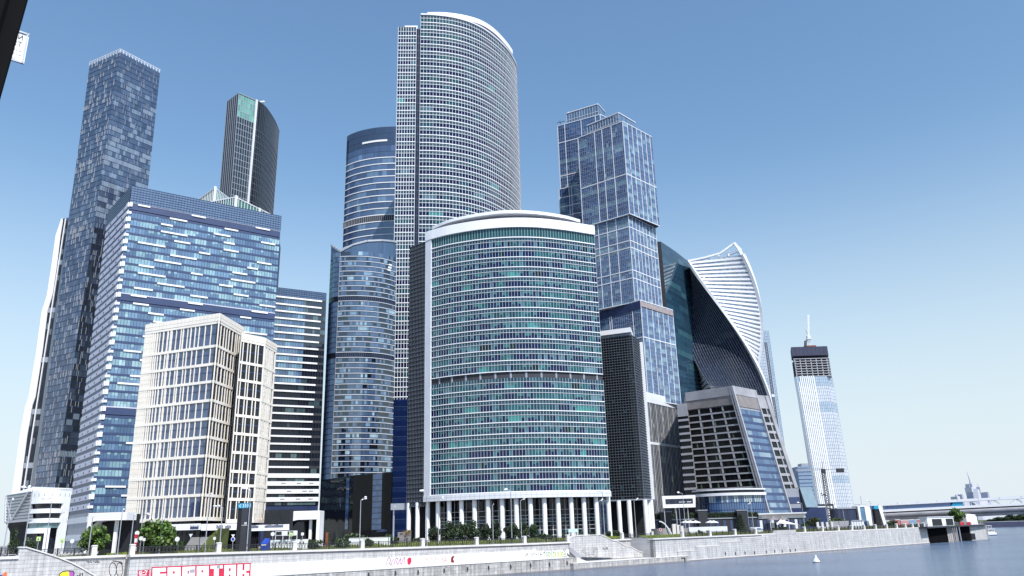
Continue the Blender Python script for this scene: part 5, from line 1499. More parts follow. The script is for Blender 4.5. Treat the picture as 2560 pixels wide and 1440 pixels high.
# right hand wall
s_r = sof(2317, 1, 1330)
b = MB(); capstrip(b, s1633, s_r, 1, 2.2, -9, -.42, 4); lb(b, s1633, s1633 + 1.0, 1.0, 10, -9, -.02); bl(b, 'granite_face', GRAN)
b = MB(); capstrip(b, s1633 - .15, s_r, .64, 2.6, -.42, -.02, 4); bl(b, 'coping', CAP)
stp = wpoly([(1694, 1400), (1694, 1378.5), (1740, 1376), (1741, 1367.2), (1798, 1364.5), (1800, 1356), (1851, 1353), (1852, 1345.8), (1905, 1343), (1907, 1337.5)], .7)
P = [(stp[0][0], -9)] + stp[1:] + [(s_r, stp[-1][1]), (s_r, -9)]
b = MB(); b.loft([(s, .68, z) for s, z in P], [(s, 1.05, z) for s, z in P]); bl(b, 'stepped_facing', GRAN)
b = MB()
for (a, za), (c, zc) in zip(stp[1:], stp[2:]):
    if abs(za - zc) < .8: b.box((a - .1, .6, min(za, zc) - .05), (c + .1, 1.05, max(za, zc) + .08))
bl(b, 'step_coping', CAP)
P = wpoly([(1939, 1337), (1943, 1326), (1990, 1324.2), (1991, 1334)], .62); b = MB(); b.loft([(s, .62, z) for s, z in P], [(s, 2.4, z) for s, z in P]); bl(b, 'stair_head_block', GRAN)
b = MB(); lb(b, sp1 - .5, s_r, .5, 1.1, -9, -6.55); bl(b, 'waterline_plinth', CAP)
b = MB(); lb(b, -260, sp0, .86, .9, -7.2, -6.7); lb(b, sp0, sp1, -.44, -.4, -7.2, -6.7); lb(b, sp1, s_r, .46, .5, -7.2, -6.7); bl(b, 'wet_mark', STONE2)
for px, py, dd in [(921, 1437, .9), (988, 1433, .9), (1045, 1430, .9), (1110, 1426, .9), (1168, 1422.5, .9), (1221, 1419, .9), (1276, 1416, .9), (1326, 1413, .9), (1373, 1410.5, .9), (1417, 1406.5, .9),
                   (1813, 1383, .68), (1838, 1383, .68), (1862, 1381.5, .68), (1886, 1381, .68), (1915, 1379, .68), (1936, 1377.5, .68), (1955, 1377, .68), (1975, 1375.5, .68), (1988, 1374, .68), (2063, 1379.5, .5)]:
    s, z = wl(px, py, dd); b = MB(); q = .17
    b.box((s - q, dd - .12, z - .1), (s + q, dd, z + .42)); b.tube([(s + math.cos(t) * .2, dd - .14, z - .25 + math.sin(t) * .26) for t in [k * math.pi / 4 for k in range(9)]], [.07] * 9, 5); bl(b, 'mooring_ring', IRON)
# ---- graffiti: paint sheets a few millimetres proud of the wall
def paint(name, polys, mat, d=3.95, par=None):
    b = MB()
    for P in polys: b.ngon([(s, d, z) for s, z in wpoly(P, d)])
    return bl(b, name, mat, par)
def stroke(b, pts, w, d):
    Q = wpoly(pts, d)
    for (s0, z0), (s1, z1) in zip(Q, Q[1:]):
        L = math.hypot(s1 - s0, z1 - z0) or 1e-6; nx, nz = -(z1 - z0) / L * w / 2, (s1 - s0) / L * w / 2; ex, ez = (s1 - s0) / L * w * .3, (z1 - z0) / L * w * .3
        b.quad((s0 + nx - ex, d, z0 + nz - ez), (s0 - nx - ex, d, z0 - nz - ez), (s1 - nx + ex, d, z1 - nz + ez), (s1 + nx + ex, d, z1 + nz + ez))
# big red and white lettering: white block capitals on a red ground
top = lambda x: 1417.5 - (x - 380) * .0425
paint('red_lettering', [[(379, top(379)), (627, top(627)), (626, 1462), (375, 1462)]], RED, 3.955)
wp = []
def R4(x0, y0, x1, y1): wp.append([(x0, top(x0) + y0), (x1, top(x1) + y0), (x1 - (y1 - y0) * .03, top(x1) + y1), (x0 - (y1 - y0) * .03, top(x0) + y1)])
LX = [(381.5, 415), (419, 452), (456, 488), (492, 522), (526, 557), (561, 590), (594, 624)]
for k, (x0, x1) in enumerate(LX):
    w = x1 - x0
    if k == 0:                                   # С
        R4(x0, 3, x1, 13); R4(x0, 13, x0 + w * .55, 42); R4(x0, 20, x1, 42) if False else None; R4(x0 + w * .55, 18, x1 + .5, 40)
    elif k in (1, 3): R4(x0, 3, x1, 13); R4(x0, 13, x0 + w * .38, 42); R4(x0 + w * .55, 13, x1, 42); R4(x0 + w * .38, 19, x0 + w * .55, 42)   # П Р
    elif k == 2: R4(x0, 3, x1, 13); R4(x0, 13, x0 + w * .4, 42); R4(x0 + w * .52, 13, x1, 42); R4(x0 + w * .4, 21, x0 + w * .52, 30)          # А
    elif k == 4: R4(x0, 3, x1, 11); R4(x0 + w * .3, 11, x0 + w * .68, 42)                                                                    # Т
    elif k == 5: R4(x0, 3, x1, 11); R4(x0, 11, x0 + w * .38, 42); R4(x0 + w * .55, 11, x1, 42); R4(x0 + w * .38, 19, x0 + w * .55, 27)        # А
    else: R4(x0, 3, x0 + w * .42, 42); R4(x0 + w * .58, 3, x1, 19); R4(x0 + w * .42, 18, x0 + w * .72, 27); R4(x0 + w * .58, 25, x1 - 2, 42)  # К
paint('white_lettering', wp, WPAINT, 3.94)
paint('grey_patch', [[(474, 1424), (487, 1423), (487, 1432), (474, 1432.5)], [(542, 1414), (551, 1413.7), (550, 1421), (541, 1421.5)]], GREYP, 3.93)
paint('red_tag', [[(345, 1426), (374, 1424), (369, 1462), (343, 1462)]], RED, 3.955)
b = MB()
for pts in ([(355, 1427.5), (349, 1428.5), (348, 1435), (354, 1434.5), (354.5, 1431.5), (352, 1431.7)], [(357, 1431), (360.5, 1430.8)], [(362, 1427.3), (368, 1426.8), (364, 1434)], [(349, 1438), (366, 1437)]): stroke(b, pts, .13, 3.93)
bl(b, 'white_tag_lettering', WPAINT)
rgf = random.Random(12)
def scrawl(name, x0, x1, y0, y1, mat, n, w=.1, d=3.95, slope=-.045):
    b = MB(); x = x0; 
    while x < x1:
        ww = (x1 - x0) / n; pts = []; k = rgf.randint(4, 6)
        for q in range(k): pts.append((x + rgf.uniform(0, ww * 1.05), rgf.uniform(y0, y1) + slope * (x - x0)))
        stroke(b, pts, w, d); x += ww
    return bl(b, name, mat)
def bubble(name, xs, y0, y1, fill, line, d=3.95, w=.14, slope=-.05):
    """row of rounded throw-up letters: filled blobs with an outline and an inner stroke"""
    f = MB(); l = MB()
    for i, (a, c) in enumerate(xs):
        mx_, my_ = (a + c) / 2, (y0 + y1) / 2 + slope * (a - xs[0][0]); rx, ry = (c - a) / 2, (y1 - y0) / 2
        pts = [(mx_ + rx * math.cos(t) * (1 + .18 * math.sin(3 * t + i)), my_ + ry * math.sin(t) * (1 + .12 * math.cos(2 * t + i * 2))) for t in [q * math.pi / 7 for q in range(14)]]
        if fill: f.ngon([(s, d + .006, z) for s, z in wpoly(pts, d + .006)])
        stroke(l, pts + [pts[0]], w, d - .004 * (i % 3)); stroke(l, [(mx_ - rx * .2, my_ - ry * .5), (mx_ + rx * .15, my_ + ry * .1), (mx_ - rx * .1, my_ + ry * .55)], w, d - .012)
    if fill: bl(f, name + '_fill', fill)
    bl(l, name + '_outline', line)
def throwup(name, x0, x1, yt, yb, letters, fill, line, d=3.95, w0=.56, w1=.42, slope=-.05):
    """fat outlined letters: a wide dark stroke with a narrower light stroke over it"""
    L_ = {'s': [[(.9, .1), (.4, .0), (.1, .25), (.35, .48), (.8, .6), (.85, .9), (.4, 1), (.05, .88)]], 'o': [[(.5, 0), (.12, .3), (.1, .7), (.5, 1), (.88, .7), (.9, .3), (.5, 0)]],
          'n': [[(.1, 1), (.12, .1)], [(.12, .4), (.5, .05), (.85, .3), (.85, 1)]], 'i': [[(.5, .25), (.45, 1)]], 'e': [[(.15, .5), (.85, .45), (.75, .1), (.35, .05), (.1, .4), (.15, .85), (.5, 1), (.9, .85)]],
          'u': [[(.1, 0), (.15, .75), (.5, 1), (.85, .75), (.9, 0)]], 'v': [[(.05, 0), (.5, 1), (.95, 0)]], 'm': [[(.05, 1), (.15, 0), (.5, .7), (.85, 0), (.95, 1)]], 'k': [[(.15, 0), (.1, 1)], [(.9, 0), (.25, .55), (.9, 1)]], 'd': [[(.15, 0), (.1, 1), (.6, .95), (.9, .55), (.6, .08), (.15, 0)]], 'a': [[(.05, 1), (.5, 0), (.95, 1)], [(.25, .65), (.75, .65)]], 'l': [[(.2, 0), (.15, 1), (.85, .95)]], 't': [[(.05, .1), (.95, .05)], [(.5, .1), (.45, 1)]]}
    A = MB(); B_ = MB(); n = len(letters); wd = (x1 - x0) / n
    for k, ch in enumerate(letters):
        for pl in L_[ch]:
            pts = [(x0 + wd * (k + .08 + .84 * u), yt + (yb - yt) * v + slope * wd * k + (1.2 if k % 2 else 0)) for u, v in pl]
            stroke(A, pts, w0, d - .002 * (k % 3))
            if fill: stroke(B_, pts, w1, d - .012 - .002 * (k % 3))
    bl(A, name + '_outline', line)
    if fill: bl(B_, name + '_fill', fill)
paint('pink_throwup_fill', [[(966, 1412), (971, 1396), (977, 1394), (979, 1404), (986, 1396), (990, 1400), (989, 1412)], [(989, 1411), (992, 1395), (999, 1393), (1003, 1401), (1010, 1393), (1016, 1395), (1012, 1409), (1002, 1411)]], PINK, 3.958)
b = MB()
for pts in ([(966, 1415), (967, 1404), (971, 1395), (974, 1394), (977, 1402), (973, 1408), (978, 1414), (980, 1404), (985, 1397)], [(985, 1413), (987, 1403), (991, 1395), (994, 1396), (991, 1405), (995, 1412)], [(995, 1412), (998, 1402), (1002, 1396), (1000, 1407), (1004, 1411), (1008, 1396), (1013, 1393), (1010, 1403), (1011, 1410)]): stroke(b, pts, .11, 3.95)
bl(b, 'throwup_outline', INK)
paint('crimson_blob', [[(1018, 1398), (1023, 1393), (1028, 1395), (1029, 1404), (1025, 1412), (1019, 1411)]], RED, 3.94)
scrawl('small_tag', 1032, 1047, 1404, 1411, INK, 4, .06)
throwup('orange_throwup', 1062, 1127, 1396, 1408, 'dantell'[:6], WPAINT, ORANGE, w0=.42, w1=.26, slope=-.055)
paint('maroon_shape', [[(1129, 1391), (1137, 1389.5), (1133, 1398), (1137, 1406.5), (1128, 1406.5), (1127, 1399)]], MAROON, 3.94)
b = MB(); stroke(b, [(1281, 1380), (1290, 1379.4), (1290, 1390), (1287, 1390.5), (1287, 1398), (1284, 1398), (1284, 1390), (1281, 1390.5), (1281, 1380)], .14, 3.95); bl(b, 'pink_letter', PINK)
scrawl('black_tag', 1313, 1352, 1381, 1392, INK, 9, .07)
paint('lime_shadow', [[(1362, 1383), (1414, 1378), (1416, 1391), (1368, 1394)]], LIME, 3.958)
throwup('lime_throwup', 1362, 1416, 1377, 1392, 'sonie', WPAINT, INK)
scrawl('black_tag', 1357, 1363, 1378, 1386, INK, 2, .08)
throwup('outline_throwup', 1455, 1497, 1371, 1391, 'sue', GRAN, INK, d=4.95, w0=.52, w1=.44, slope=-.03)
scrawl('black_tag', 1507, 1520, 1368, 1376, INK, 4, .08, 4.95)
scrawl('black_tag', 215, 241, 1402, 1408, INK, 3, .06, 6.95)
b = MB(); stroke(b, [(282, 1402), (303, 1405), (306, 1410)], .1, 6.94)
for cx_, rx in ((282, 9), (299, 8)): stroke(b, [(cx_ + rx * math.cos(t), 1424 + 18 * math.sin(t)) for t in [q * math.pi / 6 for q in range(13)]], .09, 6.94)
bl(b, 'black_drawing', INK)
paint('yellow_throwup_fill', [[(149, 1436), (156, 1430), (170, 1427.5), (173, 1432), (173, 1452), (149, 1452)]], YELLOW, 3.95); paint('purple_throwup_fill', [[(173, 1429), (182, 1428), (185, 1433), (182, 1452), (174, 1452)]], PURPLE, 3.948)
b = MB(); stroke(b, [(147, 1446), (149, 1435), (156, 1429.5), (170, 1427), (183, 1428), (185.5, 1433), (183, 1452)], .13, 3.93); bl(b, 'throwup_outline', INK)
scrawl('black_tag', 191, 208, 1432, 1442, INK, 4, .07)
paint('orange_throwup_fill', [[(6, 1437), (14, 1429), (18, 1432), (16, 1452), (4, 1452)]], ORANGE, 3.95); paint('blue_throwup_fill', [[(-4, 1437), (6, 1437), (4, 1452), (-4, 1452)]], BLUEP, 3.95)

# ---- granite pillars and iron railings
PILL = [(237, 8.0), (332, 5.3), (547, 5.0), (736, 5.0), (905, 5.0), (1056, 5.0), (1191, 5.0), (1311, 5.0), (1418, 5.0), (1555, 10.2), (1630, 10.2), (1706, 2.0), (1775, 2.0), (1838, 2.0), (1890, 2.0), (2013, 2.0), (2058, 2.0), (2098, 2.0), (2132, 2.0), (2163, 2.0), (2192, 2.0), (2220, 2.0), (2245, 2.0), (2267, 2.0), (2285, 2.0), (2300, 2.0), (2314, 2.0)]
pil = thing('stone_pillar', '', 'pillar', (0, 0, 0), EANG, 'granite pillars along the embankment railing')
b = MB(); b.box((-.42, -.4, 0), (.42, .4, 1.62)); b.build('shaft', CAP, pil, False, False)
b = MB(); b.loft([(-.5, -.48, 1.62), (.5, -.48, 1.62), (.5, .48, 1.62), (-.5, .48, 1.62)], [(-.3, -.3, 1.8), (.3, -.3, 1.8), (.3, .3, 1.8), (-.3, .3, 1.8)]); b.build('cap', CAP, pil, False, False)
PP = []
for i, (px, d) in enumerate(PILL):
    s = sof(px, d, 1360 if px < 1400 else 1340); z = capz(s); lab = ('granite railing pillar, %s from the left along the embankment' % ORD[i])
    if i == 0: pil.location = E(s, d, z - .02); pil['label'] = lab
    else: dup(pil, E(s, d, z - .02), EANG, lab)
    PP.append((s, d, z))
spans = list(zip(PP, PP[1:])); spans.insert(0, ((sof(48, 8, 1380), 8.0, .9), PP[0])); spans.insert(0, ((sof(-40, 4.4, 1380), 4.4, wl(20, 1392, 4.4)[1] + .1), (sof(44, 4.4, 1380), 4.4, wl(20, 1392, 4.4)[1] + .1)))
nrail = 0
for (a, c) in spans:
    (s0, d0, z0), (s1, d1, z1) = a, c
    if abs(d1 - d0) > 2: 
        if d0 < 8: continue
        if d1 < 8: continue
    A, B = E(s0, d0, z0), E(s1, d1, z1); L = (B - A).length - 1.0
    if L < 1: continue
    ang = math.atan2(B.y - A.y, B.x - A.x); dz = (z1 - z0) / (L + 1)
    t = thing('railing', 'dark iron railing with ring pattern, %s section from the left along the river wall' % ORD[nrail], 'railing', tuple(A), ang, 'iron railings on the embankment'); nrail += 1
    far_ = s0 > 70
    b = MB(); X = lambda x: dz * x
    for zz, w in ((.12, .07), (1.28, .11), (1.02, .05), (.3, .05)): b.bar((.5, 0, zz + X(.5)), (.5 + L, 0, zz + X(.5 + L)), .06, w)
    b.build('rail', IRON, t, False, False)
    b = MB(); st = .62 if not far_ else .8; k = .5 + st / 2
    while k < .5 + L:
        r_ = .26; zz = .66 + X(k)
        ring = [(k + r_ * math.cos(q) * 1.0, 0, zz + r_ * 1.3 * math.sin(q)) for q in [i_ * math.pi / 4 for i_ in range(9)]]
        for p, q in zip(ring, ring[1:]): b.bar(p, q, .045)
        b.bar((k + st / 2, 0, .12 + X(k)), (k + st / 2, 0, 1.28 + X(k)), .05)
        k += st
    b.build('ring_panel', IRON, t, False, False)
    for q in range(1, 4):
        xx = .5 + L * q / 4; b = MB(); b.box((xx - .1, -.1, X(xx)), (xx + .1, .1, 1.42 + X(xx))); b.build('post', IRON, t, False, False)

# ---- street lamps
def lamp_proto(name, label, arms, h=11.0):
    t = thing(name, label, 'street lamp', (0, 0, 0), 0, 'street lamps along the embankment')
    b = MB(); b.tube([(0, 0, 0), (0, 0, 1.2), (0, 0, 1.25), (0, 0, h)], [.17, .17, .11, .07], 8); b.build('pole', STEEL, t, False, False)
    b = MB(); b.tube([(0, 0, 0), (0, 0, .35)], [.3, .22], 8); b.build('pole_base', STEEL, t, False, False)
    for k, (dx, dy, up) in enumerate(arms):
        b = MB(); b.tube([(0, 0, h - .15), (dx * .5, dy * .5, h - .05 + up * .7), (dx, dy, h + up)], [.06, .055, .05], 6); ar = b.build('arm', STEEL, t, False, False)
        b = MB(); b.tube([(dx * .86, dy * .86, h + up * .95), (dx * 1.1, dy * 1.1, h + up * 1.06), (dx * 1.45, dy * 1.45, h + up * 1.15)], [.1, .26, .12], 8); b.build('lamp_head', LAMPW, ar, True, False)
    return t
LA = lamp_proto('street_lamp', '', [(-1.2, -.4, .25), (-1.0, .7, .35)])
LB = lamp_proto('street_lamp', '', [(.95, -.3, .55), (.8, .6, .3)])
LC = lamp_proto('street_lamp', '', [(0.25, 0, .12)])
lampspec = [  # px of foot, px/py of top, inland distance, kind, note
 (12, 13, 1250, 9, LC, 'at the far left edge'), (62, 80, 1222, 9, LA, 'in front of the folded glass building'), (115, 124, 1249, 22, LA, 'in front of the low white building'), (224, 230, 1292, 10, LC, 'before the rounded green tree on the left'), (297, 306, 1275, 11, LC, 'left of the cream building'),
 (327, 334, 1288, 10, LC, 'by the striped sign post'), (350, 361, 1290, 16, LB, 'left of the large green tree'), (400, 405, 1292, 10, LC, 'in front of the large green tree'), (514, 524, 1236, 9.2, LC, 'before the corner of the cream building'), (550, 554, 1268, 9.6, LA, 'right of the grass ramp'), (618, 625, 1224, 9.2, LA, 'directly before the black sign pylon'),
 (899, 902, 1250, 9, LB, 'before the black glass block'), (983, 983, 1268, 9.2, LC, 'under the grey canopy'), (1067, 1068, 1230, 8.6, LA, 'at the left end of the colonnade'), (1096, 1096, 1250, 11, LB, 'before the leftmost colonnade trees'), (1233, 1228, 1262, 9, LC, 'slim one with low side globes among the colonnade trees'), (1280, 1276, 1227, 9, LA, 'before the middle of the colonnade'), (1304, 1300, 1251, 11, LB, 'before the last colonnade trees'),
 (1502, 1496, 1254, 11.5, LB, 'at the right end of the colonnade, shorter of the pair'), (1513, 1507, 1231, 11.5, LA, 'at the right end of the colonnade, taller of the pair'), (1592, 1586, 1252, 13, LB, 'before the dark gridded wing'), (1705, 1700, 1264, 5, LC, 'left of the white screen'), (1717, 1710, 1234, 5.5, LA, 'over the white framed screen'), (1877, 1871, 1262, 5, LB, 'shorter of the pair before the grey stone office'), (1888, 1880, 1252, 3, LC, 'taller of the pair before the grey stone office'), (2017, 2011, 1258, 5, LA, 'before the small grey annex'), (2080, 2075, 1250, 22, LC, 'before the white three storey office'),
 (2119, 2113, 1272, 8, LC, 'before the blue glass bridge pavilion'), (2191, 2183, 1254, 6, LA, 'at the foot of the bridge stair tower'), (2224, 2219, 1268, 6, LC, 'right of the bridge stair tower'),
]
used = set()
for px, ptx, pty, d, proto, note in lampspec:
    s, z = wl((px + ptx) / 2, pty, d); s0 = sof(px, d, 1355)
    lab = 'pale steel street lamp %s' % note; h = max(4.0, z); loc = E(s0, d, 0)
    if id(proto) not in used: used.add(id(proto)); proto.location = loc; proto.scale = (1, 1, h / 11); proto['label'] = lab
    else: dup(proto, loc, 0, lab, (1, 1, h / 11))

# ---- trees
def leafmesh(name, rnd, rx, rz, n, size, pal, clumps=14, low=.15):
    """crown: leaf faces gathered into clumps through the crown's volume"""
    b = MB(); cl = []
    for _ in range(clumps):
        while True:
            p = Vector((rnd.uniform(-1, 1), rnd.uniform(-1, 1), rnd.uniform(-1, 1)))
            if .35 < p.length < 1: break
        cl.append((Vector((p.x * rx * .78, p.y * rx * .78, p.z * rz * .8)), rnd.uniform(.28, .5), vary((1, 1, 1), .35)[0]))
    for k in range(n):
        c, cr, tone = cl[k % clumps]
        d = Vector((rnd.gauss(0, 1), rnd.gauss(0, 1), rnd.gauss(0, 1))).normalized() * (rnd.random() ** .4)
        p = c + Vector((d.x * rx * cr, d.y * rx * cr, d.z * rz * cr))
        a = Vector((rnd.gauss(0, 1), rnd.gauss(0, 1), rnd.gauss(0, 1))).normalized(); e = a.orthogonal().normalized(); f = a.cross(e)
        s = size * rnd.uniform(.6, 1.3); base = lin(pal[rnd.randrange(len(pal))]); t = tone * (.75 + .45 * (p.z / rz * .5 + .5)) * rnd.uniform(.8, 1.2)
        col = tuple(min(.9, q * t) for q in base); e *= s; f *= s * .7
        b.quad(tuple(p - e), tuple(p - f * .9 + e * .1), tuple(p + e), tuple(p + f), col)
    return b
def tree_proto(name, label, cat, seed, H, rx, pal, trunk=.35, n=1500, size=.3, group=None, clumps=16):
    rnd = random.Random(seed); t = thing(name, label, cat, (0, 0, 0), 0, group)
    b = MB(); b.tube([(0, 0, -.1), (.05, 0, H * .25), (-.05, .08, H * .55), (0, 0, H * .8)], [.2, .16, .1, .04], 7)
    for k in range(6):
        a = rnd.uniform(0, 6.28); z = H * rnd.uniform(.25, .5); b.tube([(0, 0, z), (math.cos(a) * rx * .4, math.sin(a) * rx * .4, z + H * .16), (math.cos(a) * rx * .72, math.sin(a) * rx * .72, z + H * .25)], [.09, .06, .025], 5)
    b.build('trunk', BARK, t, False, False)
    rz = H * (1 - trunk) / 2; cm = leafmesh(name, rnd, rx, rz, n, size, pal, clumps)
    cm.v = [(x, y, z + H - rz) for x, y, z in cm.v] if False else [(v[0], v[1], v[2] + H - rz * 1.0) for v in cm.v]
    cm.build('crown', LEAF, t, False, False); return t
GREEN = [(64, 92, 36), (84, 112, 44), (104, 128, 54), (52, 76, 34)]
DARKG = [(42, 58, 38), (54, 70, 44), (66, 84, 52), (36, 48, 34)]
GREYG = [(66, 78, 62), (80, 92, 74), (54, 64, 54)]
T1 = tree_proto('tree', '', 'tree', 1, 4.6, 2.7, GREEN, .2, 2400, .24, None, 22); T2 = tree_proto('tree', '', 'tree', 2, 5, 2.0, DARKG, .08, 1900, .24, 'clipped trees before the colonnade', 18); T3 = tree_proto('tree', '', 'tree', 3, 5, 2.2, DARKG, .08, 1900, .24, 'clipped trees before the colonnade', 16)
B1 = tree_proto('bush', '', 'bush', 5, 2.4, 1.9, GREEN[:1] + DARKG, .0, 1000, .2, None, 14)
usedp = {}
def plant(proto, px, py_top, d, label, width_px, zb=0.0, grp=None):
    s, z = wl(px, py_top, d); p = E(s, d, zb); H = max(.8, z - zb)
    depth = (p - CAM).dot(_f); wid = width_px * depth / F
    ref = {id(T1): (4.6, 5.4), id(T2): (5, 4.0), id(T3): (5, 4.4), id(B1): (2.4, 3.8)}[id(proto)]
    sc_ = (wid / ref[1], wid / ref[1], H / ref[0]); rz = R_.uniform(0, 6.28)
    if id(proto) not in usedp: usedp[id(proto)] = 1; o = proto; o.location = p; o.scale = sc_; o.rotation_euler = (0, 0, rz); o['label'] = label
    else: o = dup(proto, p, rz, label, sc_)
    if grp: o['group'] = grp
    elif 'group' in o and proto in (T1, B1): del o['group']
    return o
plant(T1, 243, 1311, 12, 'bushy bright green tree before the white portal on the left', 74); plant(T1, 393, 1297, 12, 'large spreading bright green tree before the cream building', 104)
plant(T2, 40, 1321, 30, 'dark tree under the folded glass building', 26, 0, 'none') ; plant(T3, 80, 1338, 26, 'dark green bush left of the yellow green crossing sign', 34, 0, 'none')
for k, (px, top_, w) in enumerate([(1088, 1311, 34), (1122, 1303, 40), (1155, 1298, 36), (1183, 1301, 36), (1208, 1303, 32), (1236, 1301, 36), (1274, 1304, 42), (1305, 1305, 34), (1327, 1303, 30)]):
    plant(T2 if k % 2 else T3, px, top_, 17, 'clipped dark tree before the white columns, %s from the left of its row' % ORD[k], w, 0, 'clipped trees before the colonnade')
for px, top_, w, d, lab in [(448, 1323, 32, 14, 'maroon tinted low bush right of the large green tree'), (788, 1338, 46, 12, 'rounded green bush right of the white ramp'), (855, 1335, 42, 12, 'rounded green bush left of the white low wall'), (892, 1320, 66, 26, 'wide bushes before the black glass block'), (921, 1337, 30, 12, 'small round bush right of the lamp before the black block'), (980, 1324, 38, 14, 'shrub with white flowers before the grey canopy'), (1046, 1335, 26, 15, 'low bush at the foot of the first columns'),
    (1361, 1326, 40, 14, 'low spreading bush right of the colonnade trees'), (1414, 1326, 18, 14, 'small bush left of the white steel gate'), (1449, 1323, 20, 17, 'small bush right of the white steel gate'), (1483, 1325, 20, 17, 'small bush near the right end of the colonnade'), (1520, 1321, 18, 15, 'small bush before the dark wing, left one'), (1543, 1318, 22, 16, 'small tree before the dark wing, right one'),
    (1749, 1320, 14, 7, 'clipped ball bush before the white terrace wall, left one'), (1771, 1320, 12, 7, 'clipped ball bush before the white terrace wall, right one'), (1898, 1318, 22, 8, 'green bush beside the white van'), (1945, 1313, 44, 9, 'clipped green hedge bush before the sloping awning'), (2007, 1298, 18, 14, 'dark rounded bush right of the sloping awning'), (2088, 1286, 44, 60, 'broad clipped tree before the white three storey office'), (2030, 1283, 36, 70, 'dark tree left of the white three storey office'), (2228, 1295, 26, 10, 'green bush at the foot of the bridge stair tower')]:
    o = plant(B1, px, top_, d, lab, w)
    if lab.startswith('maroon'): o['label'] = lab
def spruce_proto():
    t = thing('spruce', '', 'spruce', (0, 0, 0), 0, None); rnd = random.Random(9); b = MB(); b.tube([(0, 0, -.1), (0, 0, 7.6)], [.18, .03], 7); b.build('trunk', BARK, t, False, False)
    b = MB()
    for k in range(2200):
        f = rnd.random() ** .8; z = .4 + 7.4 * f; rr = 2.3 * (1 - f) + .12; tier = .55 + .45 * abs(math.sin(z * 3.3)); a = rnd.uniform(0, 6.28); r_ = rr * tier * rnd.uniform(.35, 1.05)
        p = Vector((math.cos(a) * r_, math.sin(a) * r_, z - r_ * .25)); o_ = Vector((math.cos(a), math.sin(a), -.45)) * .42; sd_ = Vector((-math.sin(a), math.cos(a), 0)) * .14
        b.quad(tuple(p - o_ * .5), tuple(p + sd_), tuple(p + o_), tuple(p - sd_), vary(lin(GREYG[rnd.randrange(3)]), .3))
    b.build('crown', LEAF, t, False, False); return t
SP = spruce_proto()
for k, (px, py, d, w, lab) in enumerate([(823, 1319, 14, 18, 'small blue spruce beside the rust coloured panel'), (843, 1326, 22, 12, 'smallest blue spruce, behind the bushes before the black block'), (1849, 1284, 8, 44, 'large dark spruce before the grey stone office')]):
    s, z = wl(px, py, d); p = E(s, d, 0); wid = w * (p - CAM).dot(_f) / F / 4.6; q = (wid, wid, z / 7.8)
    if k == 0: SP.location = p; SP.scale = q; SP['label'] = lab
    else: dup(SP, p, 1.0 * k, lab, q)

# ---- signs and small street things
def at(px, d, py=1350, z=0): return E(sof(px, d, py), d, z)
def zof(px, py, d): return wl(px, py, d)[1]
def sign(px, py, d, kind, label, size=.38):
    p = at(px, d); h = zof(px, py, d); t = thing('traffic_sign', label, 'sign', tuple(p), 0)
    b = MB(); b.tube([(0, .05, 0), (0, .05, h)], [.05, .05], 6); b.build('post', STEEL, t, False, False)
    b = MB(); k = {'round': 14, 'blue': 14, 'noentry': 14, 'tri': 3}.get(kind, 4); off = {'round': 0, 'blue': 0, 'noentry': 0, 'tri': -math.pi / 2}.get(kind, math.pi / 4)
    pts = [(math.cos(off + 2 * math.pi * q / k) * size * 1.25, 0, h + math.sin(off + 2 * math.pi * q / k) * size * 1.25) for q in range(k)]
    b.loft([(x, -.03, z) for x, y, z in pts], [(x, .03, z) for x, y, z in pts]); pl_ = b.build('plate', {'round': WPAINT, 'tri': WPAINT}.get(kind, WPAINT) if kind != 'cross' else LIME, t, False, False)
    if kind in ('blue', 'noentry'):
        b = MB(); pts2 = [(x * .75, -.04, h + (z - h) * .75) for x, y, z in pts]; b.ngon(pts2); b.build('symbol', RED if kind == 'noentry' else BLUEP, pl_, False, False)
    if kind == 'cross':
        b = MB(); b.box((-size * .5, -.04, h - size * .5), (size * .5, -.032, h + size * .5)); b.build('symbol', WPAINT, pl_, False, False)
        b = MB(); b.bar((0, -.05, h + size * .3), (0, -.05, h - size * .1), .1); b.bar((0, -.05, h - size * .1), (-size * .25, -.05, h - size * .42), .07); b.bar((0, -.05, h - size * .1), (size * .25, -.05, h - size * .42), .07); b.build('walker_symbol', INK, pl_, False, False)
    return t
sign(96, 1347, 13, 'cross', 'yellow green pedestrian crossing sign left of the low building steps', .42); sign(156, 1352, 14, 'cross', 'yellow green sign right of the low building steps', .42); sign(181, 1353, 11, 'round', 'small sign on a thin post before the dark doorway', .3)
sign(341, 1333, 9, 'round', 'round sign on top of the red striped post left of the large tree', .34); sign(352, 1346, 9.4, 'round', 'white round sign at the trunk of the large tree, left', .3); sign(360, 1349, 9.4, 'square', 'white plate sign at the trunk of the large tree, right', .3)
sign(443, 1348, 9, 'round', 'white round sign between the maroon bush and the ramp', .36); sign(476, 1338, 12, 'tri', 'white triangle sign above the stone ramp', .36); sign(536, 1346, 9.5, 'square', 'narrow plate sign right of the grass ramp', .3); sign(582, 1339, 9.5, 'tri', 'triangle sign left of the black pylon', .34); sign(582.5, 1348, 9.3, 'blue', 'blue round sign below the triangle left of the black pylon', .34)
sign(727, 1336, 9.5, 'cross', 'yellow green pedestrian sign before the white portal', .42); sign(681, 1335, 10, 'round', 'white signs stacked on a post right of the blue kiosk', .34); sign(755.5, 1335, 11, 'square', 'small white plate sign in the portal opening', .34); sign(1653, 1324, 14, 'noentry', 'red no entry sign before the curved stone wall', .36); sign(1949, 1309, 6, 'square', 'square sign before the sloping awning', .42)
